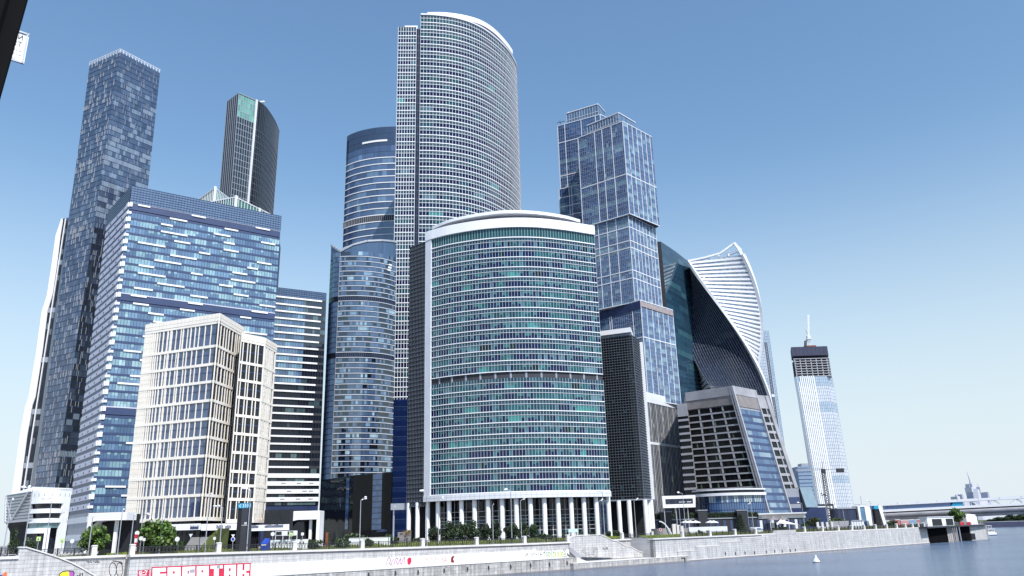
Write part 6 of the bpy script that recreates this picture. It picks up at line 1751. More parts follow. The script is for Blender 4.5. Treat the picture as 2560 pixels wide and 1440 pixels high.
# red and white striped post, information pylon, billboard frame, kiosk, rust panel
t = thing('striped_post', 'red and white striped post under the round sign left of the large tree', 'post', tuple(at(340, 8.8)))
h = zof(340, 1336, 8.8)
for k in range(6):
    b = MB(); b.box((-.2, -.2, h * k / 6), (.2, .2, h * (k + 1) / 6)); b.build('stripe', RED if k % 2 else WPAINT, t, False, False)
p = at(608, 11); zt_ = zof(608, 1257, 11); w0 = .5 * 34 * (p - CAM).dot(_f) / F
t = thing('sign_pylon', 'tall black sign pylon with a teal arrow strip on top', 'sign', tuple(p))
b = MB(); b.box((-w0, -.5, 0), (-w0 * .35, .5, zt_)); b.build('dark_side', BLACK, t, False, False)
b = MB(); b.box((-w0 * .35, -.62, 0), (w0, .5, zt_ - .1)); b.build('slab', mplain('pylon_charcoal', (60, 61, 68), .45, .06, .4), t, False, False)
za_, zb_ = zof(608, 1270.5, 11), zof(608, 1258.5, 11)
b = MB(); b.box((-w0 * .98, -.68, za_), (w0 * .98, -.5, zb_)); b.build('arrow_strip', CYANP, t, False, False)
b = MB(); hh = (zb_ - za_)
for k in range(4):
    x = -w0 * .3 + k * w0 * .32
    for sgn in (1, -1): b.loft([(x, -.7, (za_ + zb_) / 2 + sgn * hh * .36), (x + .14, -.7, (za_ + zb_) / 2 + sgn * hh * .36), (x + .36, -.7, (za_ + zb_) / 2), (x + .22, -.7, (za_ + zb_) / 2)], [(x, -.68, (za_ + zb_) / 2 + sgn * hh * .36), (x + .14, -.68, (za_ + zb_) / 2 + sgn * hh * .36), (x + .36, -.68, (za_ + zb_) / 2), (x + .22, -.68, (za_ + zb_) / 2)])
x = -w0 * .62
for sgn in (1, -1): b.loft([(x, -.7, (za_ + zb_) / 2 + sgn * hh * .36), (x + .14, -.7, (za_ + zb_) / 2 + sgn * hh * .36), (x - .08, -.7, (za_ + zb_) / 2), (x - .22, -.7, (za_ + zb_) / 2)], [(x, -.68, (za_ + zb_) / 2 + sgn * hh * .36), (x + .14, -.68, (za_ + zb_) / 2 + sgn * hh * .36), (x - .08, -.68, (za_ + zb_) / 2), (x - .22, -.68, (za_ + zb_) / 2)])
b.build('arrow', WPAINT, t, False, False)
b = MB(); zc_ = zof(608, 1308.5, 11)
for k in range(3): b.box((w0 * .15 + k * .18, -.66, zc_ - .22), (w0 * .15 + k * .18 + .11, -.62, zc_ + .22))
b.box((-w0 * .2, -.66, zc_ - .42), (w0 * .75, -.62, zc_ - .34)); b.build('emblem', WPAINT, t, False, False)
t = thing('billboard', 'low white framed information board on posts before the white portal', 'sign', tuple(at(715, 13)))
zA, zB = zof(715, 1338, 13), zof(715, 1328, 13); hw = 27 * (at(715, 13) - CAM).dot(_f) / F
b = MB()
for x in (-hw, -.3 * hw, .3 * hw, hw): b.box((x - .06, -.05, 0), (x + .06, .05, zB))
b.bar((-hw, 0, zB), (hw, 0, zB), .12); b.bar((-hw, 0, zA), (hw, 0, zA), .1); b.build('frame', OFFW, t, False, False)
for x0, x1 in ((-.42 * hw, .12 * hw), (.66 * hw, .98 * hw)):
    b = MB(); b.box((x0, -.1, zA - .1), (x1, -.06, zB)); b.build('board', WPAINT, t, False, False)
t = thing('kiosk', 'small blue kiosk box with sloping top behind the railing', 'kiosk', tuple(at(664, 12))); hw = 8 * (at(664, 12) - CAM).dot(_f) / F; hh = zof(664, 1345, 12)
b = MB(); b.loft([(-hw, -.8, 0), (hw * .8, -.8, 0), (hw, .8, 0), (-hw * .8, .8, 0)], [(-hw, -.8, hh * .62), (hw * .8, -.8, hh * .62), (hw, .8, hh * .95), (-hw * .6, .8, hh)]); b.build('body', BLUEP, t, False, False)
b = MB(); b.loft([(-hw * .8, -.84, hh * .5), (hw * .6, -.84, hh * .5), (hw * .6, -.84, hh * .58), (-hw * .8, -.84, hh * .58)], [(-hw * .8, -.8, hh * .5), (hw * .6, -.8, hh * .5), (hw * .6, -.8, hh * .58), (-hw * .8, -.8, hh * .58)]); b.build('stripe', WPAINT, t, False, False)
t = tag(MB().build('x', WHITE), '', '') if False else None
def simple(name, label, cat, px0, px1, py0, py1, d, depth, mat, zb=0.0, part='panel'):
    c = (px0 + px1) / 2; p = at(c, d); hw = (px1 - px0) / 2 * (p - CAM).dot(_f) / F; h = zof(c, py0, d); t = thing(name, label, cat, tuple(p)); b = MB(); z0 = zof(c, py1, d) if zb is None else zb
    b.box((-hw, 0, z0), (hw, depth, h)); o = b.build(part, mat, t, False, False); return t, hw, h, z0
t, hw, h, z0 = simple('rust_panel', 'upright rust brown panel beside the small blue spruce', 'panel', 813.5, 819.5, 1331, 1355, 12.5, .2, RUST)
b = MB(); b.box((-hw, -.03, h * .0), (hw, 0, h * .12)); b.build('plinth', CHAR, t, False, False)
t, hw, h, z0 = simple('ramp_parapet', 'white perforated ramp parapet before the white portal', 'wall', 676, 770, 1349, 1358, 13.5, .3, WPAINT)
b = MB(); k = -hw + .3
while k < hw - .3: b.box((k, -.03, h * .62), (k + .25, -.004, h * .82)); k += .75
b.build('slot', CHAR, t, False, False)
t, hw, h, z0 = simple('low_wall', 'long white low wall before the black glass block', 'wall', 872, 975, 1345, 1356, 15, .5, WPAINT)
b = MB(); b.box((-hw, -.06, h), (hw, .56, h + .12)); b.build('coping', CAP, t, False, False)
t, hw, h, z0 = simple('planter', 'round brown stone planter with a dry hanging plant by the first column', 'planter', 994, 1026, 1330, 1350, 17, 1.5, STONE2)
b = leafmesh('x', random.Random(3), 1.6, 1.0, 300, .2, [(128, 96, 60), (108, 92, 52)], 8); b.v = [(v[0], v[1] + .2, v[2] + h * .95) for v in b.v]; b.build('dry_plant', PLANT, t, False, False)
# ramp: stone wedge with grass slope
t = thing('stone_ramp', 'sloping paved ramp with a grass bank between lamp posts before the cream building', 'ramp', tuple(at(490, 16)))
hw = 40 * (at(490, 16) - CAM).dot(_f) / F; h = zof(490, 1343, 16)
b = MB(); b.loft([(-hw, 0, 0), (hw * .1, -1, 0), (hw * .1, 6, 0), (-hw, 6, 0)], [(-hw * .35, .5, h), (hw * .75, .5, h), (hw * .75, 6, h), (-hw * .35, 6, h)]); b.build('paved_slope', PAVE, t, False, False)
b = MB(); b.loft([(hw * .1, -1.0, 0), (hw * .9, 0, 0), (hw * 1.3, 6, 0), (hw * .2, 6, 0)], [(hw * .75, .4, h), (hw * 1.25, 1, h * 1.45), (hw * 1.4, 6, h * 1.45), (hw * .76, 6, h)]); b.build('grass_bank', GRASS, t, False, False)
# steps before the low white building
t = thing('entrance_steps', 'pale steps before the low white building', 'steps', tuple(at(135, 20)))
for k in range(4):
    b = MB(); b.box((-5.5 + k * .5, k * .8, k * .3), (5 - k * .3, 6, (k + 1) * .3)); b.build('step', CAP, t, False, False)
# white steel gate at the stair head
t = thing('gate_frame', 'white tubular steel gate frame at the head of the river stairs', 'gate', tuple(at(1436, 12)), EANG); hw = 2.0; h = zof(1432, 1322, 12)
for x in (-hw, -hw * .35, hw * .2, hw * .6):
    b = MB(); b.box((x - .12, -.12, 0), (x + .12, .12, h)); b.build('post', WPAINT, t, False, False)
b = MB(); b.box((-hw - .3, -.2, h - .9), (hw * .7, .2, h)); b.build('sign_box', mplain('pale_cyan_panel', (190, 226, 230), .5, .05, .5), t, False, False)
b = MB(); b.bar((hw * .6, 0, h * .45), (hw * 3.2, 0, h * .45), .14); b.bar((hw * 3.2, 0, 0), (hw * 3.2, 0, h * .45), .14); b.build('rail', WPAINT, t, False, False)

# ---- cars
def car_proto(name, label, color):
    t = thing(name, label, 'car', (0, 0, 0), 0)
    prof = [(-2.15, .35), (-2.2, .75), (-2.0, .92), (-1.2, 1.0), (-.75, 1.42), (.55, 1.46), (1.25, 1.02), (2.0, .88), (2.2, .65), (2.18, .35)]
    b = MB(); b.loft([(x, -.85, z) for x, z in prof], [(x, .85, z) for x, z in prof]); b.build('body', color, t, False, False)
    b = MB()
    for y in (-.87, .865): b.ngon([(-1.05, y, 1.02), (-.7, y, 1.36), (.5, y, 1.4), (1.08, y, 1.04)])
    b.ngon([(.6, -.75, 1.46), (1.28, -.75, 1.04), (1.28, .75, 1.04), (.6, .75, 1.46)]); b.build('window', BLACK, t, False, False)
    for x in (-1.35, 1.35):
        for y in (-.86, .7):
            b = MB(); pts = [(x + .34 * math.cos(q * math.pi / 6), z_) for q, z_ in [(k, .34 + .34 * math.sin(k * math.pi / 6)) for k in range(12)]]; b.loft([(u, y, w) for u, w in pts], [(u, y + .16, w) for u, w in pts]); wh = b.build('wheel', RUBBER, t, False, False)
            b = MB(); yy = y - .01 if y < 0 else y + .17; b.ngon([(x + (u - x) * .6, yy, .34 + (w - .34) * .6) for u, w in pts]); b.build('rim', STEEL, wh, False, False)
    for y in (-.7, .45):
        b = MB(); b.box((2.15, y, .62), (2.22, y + .25, .78)); b.build('headlight', LAMPW, t, False, False)
    return t
CARP = mplain('white_car_paint', (232, 232, 236), .25, .02, .5); c0 = car_proto('parked_car', 'white parked car at the far left edge behind the railing', CARP)
c0.location = at(14, 17); c0.rotation_euler = (0, 0, .5); c0['group'] = 'cars on the embankment street'
for px, d, lab, rz in ((30, 21, 'white parked car beside the dark tree at the far left', .9), (857, 30, 'white parked car behind the bushes before the black block', .3), (2005, 40, 'white parked car by the dark tree right of the awning', .6), (2060, 34, 'white parked car before the white three storey office', .4), (2240, 18, 'white parked car at the right end by the containers', .7)):
    dup(c0, at(px, d), rz, lab)
vn = thing('van', 'white van with pale blue windows before the grey stone office', 'van', tuple(at(1895, 7)), EANG)
prof = [(-2.4, .4), (-2.4, 1.9), (-2.2, 2.1), (1.0, 2.1), (1.7, 1.35), (2.4, 1.1), (2.45, .4)]
b = MB(); b.loft([(x, -.95, z) for x, z in prof], [(x, .95, z) for x, z in prof]); b.build('body', CARP, vn, False, False)
b = MB(); b.ngon([(-2.1, -.97, 1.3), (-2.1, -.97, 1.85), (.9, -.97, 1.85), (1.5, -.97, 1.3)]); b.build('window', mplain('van_glass', (96, 130, 160), .15), vn, False, False)
for x in (-1.5, 1.5):
    for y in (-.97, .8):
        b = MB(); pts = [(x + .36 * math.cos(k * math.pi / 6), .36 + .36 * math.sin(k * math.pi / 6)) for k in range(12)]; b.loft([(u, y, w) for u, w in pts], [(u, y + .17, w) for u, w in pts]); b.build('wheel', RUBBER, vn, False, False)

# ---- white framed screen, terrace, hedges, parasols
def boxthing(name, label, cat, px0, px1, py0, py1, Y): 
    A, B = PW(px0, (py0 + py1) / 2, Y), PW(px1, (py0 + py1) / 2, Y); zt, zb = PW((px0 + px1) / 2, py0, Y).z, PW((px0 + px1) / 2, py1, Y).z
    t = thing(name, label, cat, ((A.x + B.x) / 2, Y, 0)); return t, (B.x - A.x) / 2, zt, zb
t, hw, zt, zb = boxthing('media_screen', 'white framed dark screen box raised on thin posts beside the stone base', 'screen', 1656, 1740, 1239, 1269, 335)
b = MB(); fr = hw * .1
b.loft([(-hw, 0, zt), (hw, 0, zt), (hw * .94, 0, zb), (-hw * .98, 0, zb)], [(-hw, 3, zt), (hw, 3, zt), (hw * .94, 3, zb), (-hw * .98, 3, zb)]); b.build('white_frame', WHITE, t, False, False)
q0, q1 = zb + (zt - zb) * .3, zb + (zt - zb) * .74
b = MB(); 
for k in range(12): b.quad((-hw * .82 + hw * 1.64 * k / 12, -.04, q0), (-hw * .82 + hw * 1.64 * (k + 1) / 12, -.04, q0), (-hw * .82 + hw * 1.64 * (k + 1) / 12, -.04, q1), (-hw * .82 + hw * 1.64 * k / 12, -.04, q1), vary(lin((48, 56, 84)), .3))
b.build('screen', G['dark'], t, False, False)
b = MB()
for x0, x1 in ((-.02, .1), (.12, .2), (.24, .34), (.46, .72)): b.box((hw * x0, -.07, q0 + (q1 - q0) * .3), (hw * x1, -.05, q0 + (q1 - q0) * .42))
b.build('lettering', WPAINT, t, False, False)
for x in (-.9, -.2, .5):
    b = MB(); b.box((hw * x - .15, 1, 0), (hw * x + .15, 1.3, zb)); b.build('leg', STEEL, t, False, False)
t, hw, zt, zb = boxthing('terrace_building', 'dark low terrace building under clipped hedges before the grey stone office', 'building', 1634, 1905, 1298, 1320, 345)
b = MB(); b.box((-hw, 0, 0), (hw, 12, zt)); b.build('wall', CHAR, t, False, False)
b = MB(); b.box((-hw, -.4, zt), (hw, 12, zt + .4)); b.build('roof_slab', GREYP, t, False, False)
for k in range(16):
    x = -hw + 2 * hw * (k + .5) / 16; b = MB(); b.box((x - .5, -.06, .4), (x + .5, -.01, zt - .6)); b.build('window', SLATE, t, False, False)
for px0, px1, py0 in ((1688, 1692, 1283),): pass
TZ = zt + .4
for k, (px0, px1, py0, lab) in enumerate([(1634, 1655, 1285, 'clipped hedge on the terrace behind the white columns'), (1672, 1686, 1287, 'small clipped hedge on the terrace under the screen'), (1716, 1747, 1283, 'clipped hedge on the terrace right of the screen'), (1766, 1845, 1282, 'longest clipped hedge on the terrace'), (1864, 1898, 1281, 'clipped hedge on the terrace right of the large spruce')]):
    A, B = PW(px0, 1290, 344), PW(px1, 1290, 344); zt2 = PW((px0 + px1) / 2, py0, 344).z
    t = thing('hedge', lab, 'hedge', ((A.x + B.x) / 2, 345, TZ)); hw2 = (B.x - A.x) / 2; hz = zt2 - TZ
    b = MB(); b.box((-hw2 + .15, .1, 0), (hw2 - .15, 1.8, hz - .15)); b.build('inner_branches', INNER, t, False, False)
    b = MB(); rr = random.Random(k)
    for q in range(int(140 * hw2 * hz ** .5) + 200):
        x, z_ = rr.uniform(-hw2, hw2), rr.uniform(0, hz); y = rr.choice((0, 0, 0, 1.9)) + rr.uniform(-.15, .2)
        if rr.random() < .3: z_ = hz + rr.uniform(-.2, .15); y = rr.uniform(0, 1.9)
        s_ = .2; a = Vector((rr.gauss(0, 1), rr.gauss(0, 1), rr.gauss(0, 1))).normalized(); e = a.orthogonal().normalized() * s_; f = a.cross(e)
        p = Vector((x, y, z_)); b.quad(tuple(p - e), tuple(p - f), tuple(p + e), tuple(p + f), vary(lin(DARKG[rr.randrange(4)]), .4))
    b.build('leaves', LEAF, t, False, False)
for px0, px1, lab in ((1650, 1679, 'left'), (1745, 1768, 'middle'), (1843, 1868, 'right')):
    A, B = PW(px0, 1290, 343), PW(px1, 1290, 343); t = thing('stair_tower', 'dark box stair head among the terrace hedges, %s one' % lab, 'stair head', ((A.x + B.x) / 2, 342.5, 0)); z_ = PW(px0, 1277 if lab != 'left' else 1281, 343).z
    b = MB(); b.box((-(B.x - A.x) / 2, 0, 0), ((B.x - A.x) / 2, 4, z_)); b.build('wall', CHAR, t, False, False)
    b = MB(); b.box((-(B.x - A.x) / 2 - .2, -.2, z_), ((B.x - A.x) / 2 + .2, 4.2, z_ + .35)); b.build('roof_edge', GREYP, t, False, False)
um = thing('parasol', '', 'parasol', (0, 0, 0), 0, 'white parasols on the terrace')
b = MB(); b.tube([(0, 0, 0), (0, 0, 2.7)], [.05, .05], 6); b.build('pole', STEEL, um, False, False)
b = MB(); n8 = [(math.cos(k * math.pi / 4) * 2.0, math.sin(k * math.pi / 4) * 2.0, 2.15) for k in range(8)]
for k in range(8): b.tri(n8[k], n8[(k + 1) % 8], (0, 0, 2.95)); b.quad(n8[k], n8[(k + 1) % 8], (n8[(k + 1) % 8][0], n8[(k + 1) % 8][1], 1.95), (n8[k][0], n8[k][1], 1.95))
b.build('canopy', WPAINT, um, False, False)
for k, (px, lab) in enumerate([(1714, 'first from the left'), (1726, 'second from the left'), (1739, 'third from the left'), (1776, 'fourth from the left'), (1784, 'rightmost')]):
    p = PW(px, 1306, 322); loc = (p.x, 322, PW(px, 1301, 322).z - 2.9)
    lab = 'white parasol on the terrace before the dark wall, ' + lab
    if k == 0: um.location = loc; um['label'] = lab
    else: dup(um, loc, .2 * k, lab)
t = thing('terrace_deck', 'low stone terrace with white front wall before the hedges', 'terrace', (PW(1770, 1318, 312).x, 312, 0)); A, B = PW(1728, 1318, 312), PW(1824, 1316, 312); zt = A.z
hw = (B.x - A.x) / 2; b = MB(); b.box((-hw, 0, 0), (hw, .6, zt)); b.build('front_wall', OFFW, t, False, False)
b = MB(); b.box((-hw - 4, .6, 0), (hw, 26, zt - .3)); b.build('deck', PAVE, t, False, False)
t = thing('curved_wall', 'curved pale stone retaining wall with an arched ramp rail right of the columns', 'wall', tuple(at(1655, 22))); hw = 24 * (at(1655, 22) - CAM).dot(_f) / F; h = zof(1655, 1316, 22)
pts = [(-hw + 2 * hw * k / 10, .9 * math.sin(math.pi * k / 10) * -3) for k in range(11)]; SS = Skin(pts, 10); b = MB(); SS.strip(b, 0, h * .8, .5); b.build('stone_wall', PAVE, t, False, False)
b = MB()
for k in range(10): b.bar((hw * (-.3 + k * .14), -3, h * (1.5 - .018 * k * k)), (hw * (-.3 + (k + 1) * .14), -3, h * (1.5 - .018 * (k + 1) ** 2)), .35)
b.build('ramp_rail', OFFW, t, False, False)
for k in range(3):
    x = hw * (1.3 + k * .35); b = MB(); b.box((x - .7, -2, 0), (x + .7, 0, h * (1.2 - .1 * k))); b.build('stone_bench', CAP, t, False, False)
# pavilion with pagoda roofs and sloping awning
t, hw, zt, zb = boxthing('pavilion', 'long low restaurant pavilion with a thin white roof and two dark pagoda roofs', 'building', 1897, 2014, 1282, 1318, 345)
b = MB(); b.box((-hw, 0, 0), (hw, 8, zt - 1.2)); b.build('wall', CHAR, t, False, False)
b = MB(); b.box((-hw - .3, -1.5, zt - .5), (hw + .3, 9, zt)); b.build('roof', OFFW, t, False, False)
b = MB(); b.box((-hw, -.2, zt - 2.2), (hw, 0, zt - .5)); b.build('fascia', CREAM, t, False, False)
for k in range(12):
    x = -hw + 2 * hw * (k + .5) / 12; b = MB(); b.box((x - .55, -.08, .6), (x + .55, -.02, zt - 2.8)); b.build('window', SLATE if k % 3 else OFFW, t, False, False)
for x0 in (-.37, .02):
    cx_ = hw * (x0 - .1); b = MB(); z_ = zt - 2.2
    b.loft([(cx_ - 2.3, -5, z_ - .6), (cx_ + 2.3, -5, z_ - .6), (cx_ + 2.3, -1, z_ - .6), (cx_ - 2.3, -1, z_ - .6)], [(cx_ - .7, -3.5, z_ + .3), (cx_ + .7, -3.5, z_ + .3), (cx_ + .7, -2.5, z_ + .3), (cx_ - .7, -2.5, z_ + .3)]); b.loft([(cx_ - .8, -3.5, z_ + .3), (cx_ + .8, -3.5, z_ + .3), (cx_ + .8, -2.5, z_ + .3), (cx_ - .8, -2.5, z_ + .3)], [(cx_ - .1, -3.1, z_ + 1.1), (cx_ + .1, -3.1, z_ + 1.1), (cx_ + .1, -2.9, z_ + 1.1), (cx_ - .1, -2.9, z_ + 1.1)]); b.build('pagoda_roof', STONE2, t, False, False)
    for xx in (-1.9, 1.9):
        b = MB(); b.box((cx_ + xx - .1, -4.8, 0), (cx_ + xx + .1, -4.6, z_ - .6)); b.build('pagoda_post', OFFW, t, False, False)
t = thing('awning', 'large sloping cream awning before the pavilion', 'awning', tuple(at(1975, 11))); hw = 27 * (at(1975, 11) - CAM).dot(_f) / F; zA, zB = zof(1960, 1299, 11), zof(1990, 1310, 11)
b = MB(); b.loft([(-hw, 0, zA - 1.2), (hw * .9, -1.5, zB - .3), (hw * .9, 4, zB - .3), (-hw * .3, 4, zA)], [(-hw, 0, zA - 1.1), (hw * .9, -1.5, zB - .2), (hw * .9, 4, zB - .2), (-hw * .3, 4, zA + .1)]); b.build('canvas', CREAM, t, False, False)
for x, y, z_ in ((-hw, 0, zA - 1.2), (hw * .9, -1.5, zB - .3), (hw * .9, 4, zB - .3)):
    b = MB(); b.box((x - .06, y - .06, 0), (x + .06, y + .06, z_)); b.build('post', STEEL, t, False, False)

# ---- low buildings on the right
t, hw, zt, zb = boxthing('annex_building', 'small grey annex with a leaning glass side right of the grey stone office', 'building', 1962, 2001, 1221, 1285, 452)
b = MB(); b.box((-hw, 0, 0), (hw, 14, zt)); b.build('wall', GREYP, t, False, False)
A, B, C, D = [PW(x, y, Y_) - Vector(t.location) for x, y, Y_ in ((1999, 1218, 451), (2027, 1217, 458), (2046, 1268, 456), (2016, 1268, 449))]
b = MB()
for k in range(6):
    for j in range(4): b.quad(*[tuple(A.lerp(B, u).lerp(D.lerp(C, u), v)) for u, v in ((j / 4, k / 6), ((j + 1) / 4, k / 6), ((j + 1) / 4, (k + 1) / 6), (j / 4, (k + 1) / 6))], vary(lin((150, 176, 196)), .08))
b.build('leaning_glass', G['blue'], t, False, False)
b = MB(); b.loft([tuple(A + Vector((.1, .3, 0))), tuple(B + Vector((0, .3, 0))), tuple(C + Vector((0, .3, 0))), tuple(D + Vector((.1, .3, 0)))], [tuple(A + Vector((0, 12, 0))), tuple(B + Vector((0, 12, 0))), tuple(C + Vector((0, 12, 0))), tuple(D + Vector((0, 12, 0)))]); b.build('glass_body', GREYP, t, False, False)
b = MB(); z_ = PW(1985, 1250, 451).z; b.box((-hw * .5, -.1, z_ - 2.0), (hw * .95, -.02, z_ + 1.6)); b.build('window', SLATE, t, False, False)
b = MB(); b.box((-hw, -.2, 0), (hw + 14, 5, PW(1985, 1270, 451).z)); b.build('dark_base', DKBLUE, t, False, False)
t, hw, zt, zb = boxthing('office_block', 'small plain blue grey block left of the unfinished tower', 'building', 1997, 2030, 1166, 1225, 740)
b = MB(); b.box((-hw, 0, 0), (hw, 20, zt)); b.build('wall', mplain('blue_grey_cladding', (126, 148, 172), .5), t, False, False)
b = MB()
for k in range(16): b.box((-hw, -.1, zt * (k + .4) / 16), (hw, -.01, zt * (k + .6) / 16))
b.build('window_line', SLATE, t, False, False)
b = MB(); b.box((-hw * .1, 4, zt), (hw, 14, zt + 3)); b.build('roof_box', GREYP, t, False, False)
t, hw, zt, zb = boxthing('office_building', 'small white three storey office with ribbon windows and a dark roof', 'building', 2040, 2086, 1260, 1296, 600)
b = MB(); b.box((-hw, 0, 0), (hw * .86, 16, zt - 1.2)); b.build('wall', WHITE, t, False, False)
b = MB(); b.box((-hw * .9, -.3, zt - 1.2), (hw, 16.3, zt)); b.box((hw * .86, -.3, 0), (hw, 16, zt - 1.2)); b.build('dark_frame', CHAR, t, False, False)
for k in range(3):
    z_ = (zt - 1.2) * (k + .5) / 3
    for j in range(9):
        x = -hw * .9 + hw * 1.65 * j / 9; b = MB(); b.box((x, -.08, z_ - .2), (x + hw * .15, -.01, z_ + .9)); b.build('window', CHAR, t, False, False)
# ground crane
t = thing('tower_crane', 'dark slender tower crane standing before the unfinished tower', 'crane', (PW(2068, 1290, 570).x, 570, 0))
o0 = Vector(t.location); foot = Vector((0, 0, 0)); top = PW(2058, 1178, 570) - o0
top = Vector((PW(2058, 1178, 570).x - o0.x, 0, PW(2058, 1178, 570).z))
b = MB(); lattice_(b, Vector((top.x, 0, 0)), top, 2.0, 22, .35); b.build('mast', CHAR, t, False, False)
b = MB(); a_, c_ = PW(1990, 1178, 570) - o0, PW(2112, 1172, 570) - o0; b.bar((a_.x, 0, top.z + .8), (c_.x, 0, top.z + 1.2), .5); b.bar((a_.x, 0, top.z + 2.0), (top.x, 0, top.z + 2.2), .3)
for k in range(14): b.bar((a_.x + (top.x - a_.x) * k / 14, 0, top.z + .8), (a_.x + (top.x - a_.x) * (k + .5) / 14, 0, top.z + 2.0), .2)
b.build('jib', GREYP, t, False, False)
b = MB(); b.box((c_.x - 6, -1, top.z - 1.2), (c_.x - 1, 1, top.z + 1.6)); b.build('counterweight', CHAR, t, False, False)
b = MB(); b.box((top.x - 1.2, -1.2, top.z - 1.5), (top.x + 1.4, 1.2, top.z + 1.5)); b.build('cab', CHAR, t, False, False)
b = MB(); b.bar((top.x, 0, top.z), (top.x + .2, 0, top.z + 6.5), .6); b.bar((top.x + .2, 0, top.z + 6.5), (c_.x - 4, 0, top.z + 1.4), .12); b.bar((top.x + .2, 0, top.z + 6.5), (a_.x + 8, 0, top.z + 2), .12); b.build('apex', GREYP, t, False, False)
t = thing('floodlight_mast', 'pole with a dark cluster of floodlights in front of the slender crane', 'mast', tuple(at(2077, 26))); h = zof(2074, 1238, 26)
b = MB(); b.tube([(0, 0, 0), (-.4, 0, h)], [.16, .09], 6); b.build('pole', STEEL, t, False, False)
for k in range(5):
    a = k * 1.26; b = MB(); b.box((-.4 + math.cos(a) * .9 - .3, math.sin(a) * .4 - .2, h - .3 + (k % 3) * .4), (-.4 + math.cos(a) * .9 + .3, math.sin(a) * .4 + .2, h + .15 + (k % 3) * .4)); b.build('floodlight', CHAR, t, False, False)

# ---- covered footbridge
A = PW(2140, 1263, 660.0); B = PW(2590, 1239.0, 600.0); zr_ = A.z
t = thing('footbridge', 'long covered footbridge with white roof, blue glass sides and grey tubes beneath', 'bridge', (A.x, A.y, 0)); o0 = Vector((A.x, A.y, 0))
dv = (B - A); rise = dv.z; dv.z = 0; LB = dv.length; dv.normalize(); angb = math.atan2(dv.y, dv.x); t.rotation_euler = (0, -math.atan2(rise, LB), angb)
def upx(px, py=1262):          # distance along the bridge for a sight line
    r = ray(px, py); nrm = Vector((-dv.y, dv.x, 0)); k = (o0 - CAM).dot(nrm) / r.dot(nrm); p = CAM + r * k; q = (p - o0).dot(dv); return q, p.z - q * rise / LB
x1 = LB + 40
zd = upx(2400, 1268)[1]; xg1 = upx(2407)[0]; xg0 = upx(2207)[0]
b = MB(); b.box((-4, -1.2, zr_ - 1.6), (x1, 12, zr_ + .3)); b.build('roof', WHITE, t, False, False)
b = MB(); b.box((xg0 - 8, -1.6, zd - .9), (x1, 12, zd + .9)); b.build('deck', WHITE, t, False, False)
N = 26
for k in range(N):
    b = MB(); xa, xb = xg0 + (xg1 - xg0 - 8) * k / N, xg0 + (xg1 - xg0 - 8) * (k + 1) / N
    for j in range(3): b.quad((xa + (xb - xa) * j / 3, -.4, zd + .9), (xa + (xb - xa) * (j + 1) / 3, -.4, zd + .9), (xa + (xb - xa) * (j + 1) / 3, -.4, zr_ - 1.1), (xa + (xb - xa) * j / 3, -.4, zr_ - 1.1), vary(lin((36, 84, 168)), .15))
    b.build('glass_panel', G['box'], t, False, False)
b = MB(); xa = xg1 - 8; b.ngon([(xa, -.45, zd + .9), (xg1, -.45, zd + .9), (xg1, -.45, zr_ - 1.1), (xa + 2.5, -.45, zr_ - 1.1)]); b.build('end_panel', CYANP, t, False, False)
b = MB(); b.box((xg0, 1, zd), (xg1 - .5, 11, zr_ - 1.2)); b.build('gallery', DKBLUE, t, False, False)
b = MB(); k = xg1 + 6
while k < x1:
    for sx in (-1, 1): b.bar((k, -.6, zr_ - 1), (k + sx * 4.2, -.6, zd + .9), .9); b.bar((k, 11, zr_ - 1), (k + sx * 4.2, 11, zd + .9), .7)
    b.bar((k, -.6, zr_ - 1), (k, -.6, zd + .9), .4); k += 15
b.build('truss', OFFW, t, False, False)
for zz, y in ((zd - 3.2, -.5), (zd - 5.8, 2.5)):
    b = MB(); b.tube([(xg0 - 10, y, zz), (x1, y, zz)], [1.5, 1.5], 12); b.build('tube_girder', STONE, t, True, False)
b = MB(); b.box((xg0 - 12, 3, zd - 7), (x1, 11, zd - 1)); b.build('lower_deck', SLABD, t, False, False)
for k in range(int(x1 / 14)):
    b = MB(); b.box((k * 14 + 3, -.62, zr_ - .9), (k * 14 + 3.2, -1.3, zr_ + .4)); b.build('roof_fitting', STEEL, t, False, False)
for px in (2230, 2300):
    xx = upx(px)[0]; b = MB(); b.box((xx - 2, 3, -9), (xx + 2, 9, zd - 6)); b.build('bridge_pier', CONC, t, False, False)
# bridge end pavilion and stair tower
t, hw, zt, zb = boxthing('bridge_pavilion', 'low navy glass pavilion with a white curved entrance at the end of the footbridge', 'building', 2093, 2142, 1272, 1300, 560)
b = MB()
for k in range(12): b.quad((-hw + 2 * hw * k / 12, 0, 0), (-hw + 2 * hw * (k + 1) / 12, 0, 0), (-hw + 2 * hw * (k + 1) / 12, 0, zt), (-hw + 2 * hw * k / 12, 0, zt), vary(lin((50, 58, 100)), .2))
b.build('glass_wall', G['dark'], t, False, False)
b = MB(); b.box((-hw, -.6, zt), (hw, 12, zt + .7)); b.build('roof', GREYP, t, False, False)
b = MB(); b.box((-hw, .3, 0), (hw, 12, zt)); b.build('wall', DKBLUE, t, False, False)
X0, X1, X2, X3 = [PW(x, 1280, 560).x - t.location.x for x in (2143, 2148, 2160, 2190)]; ztt = PW(2160, 1267, 560).z
b = MB(); b.box((X0, -2, 0), (X1, 8, ztt)); b.loft([(X2, -2, 0), (X3 - 3, -2, 0), (X3, 8, 0), (X2, 8, 0)], [(X2, -2, ztt), (X2 + 2, -2, ztt), (X3, 8, ztt), (X2, 8, ztt)]); b.box((X0, -2, ztt), (X2 + .5, 8, ztt + .6)); b.build('white_entrance', WHITE, t, False, False)
b = MB()
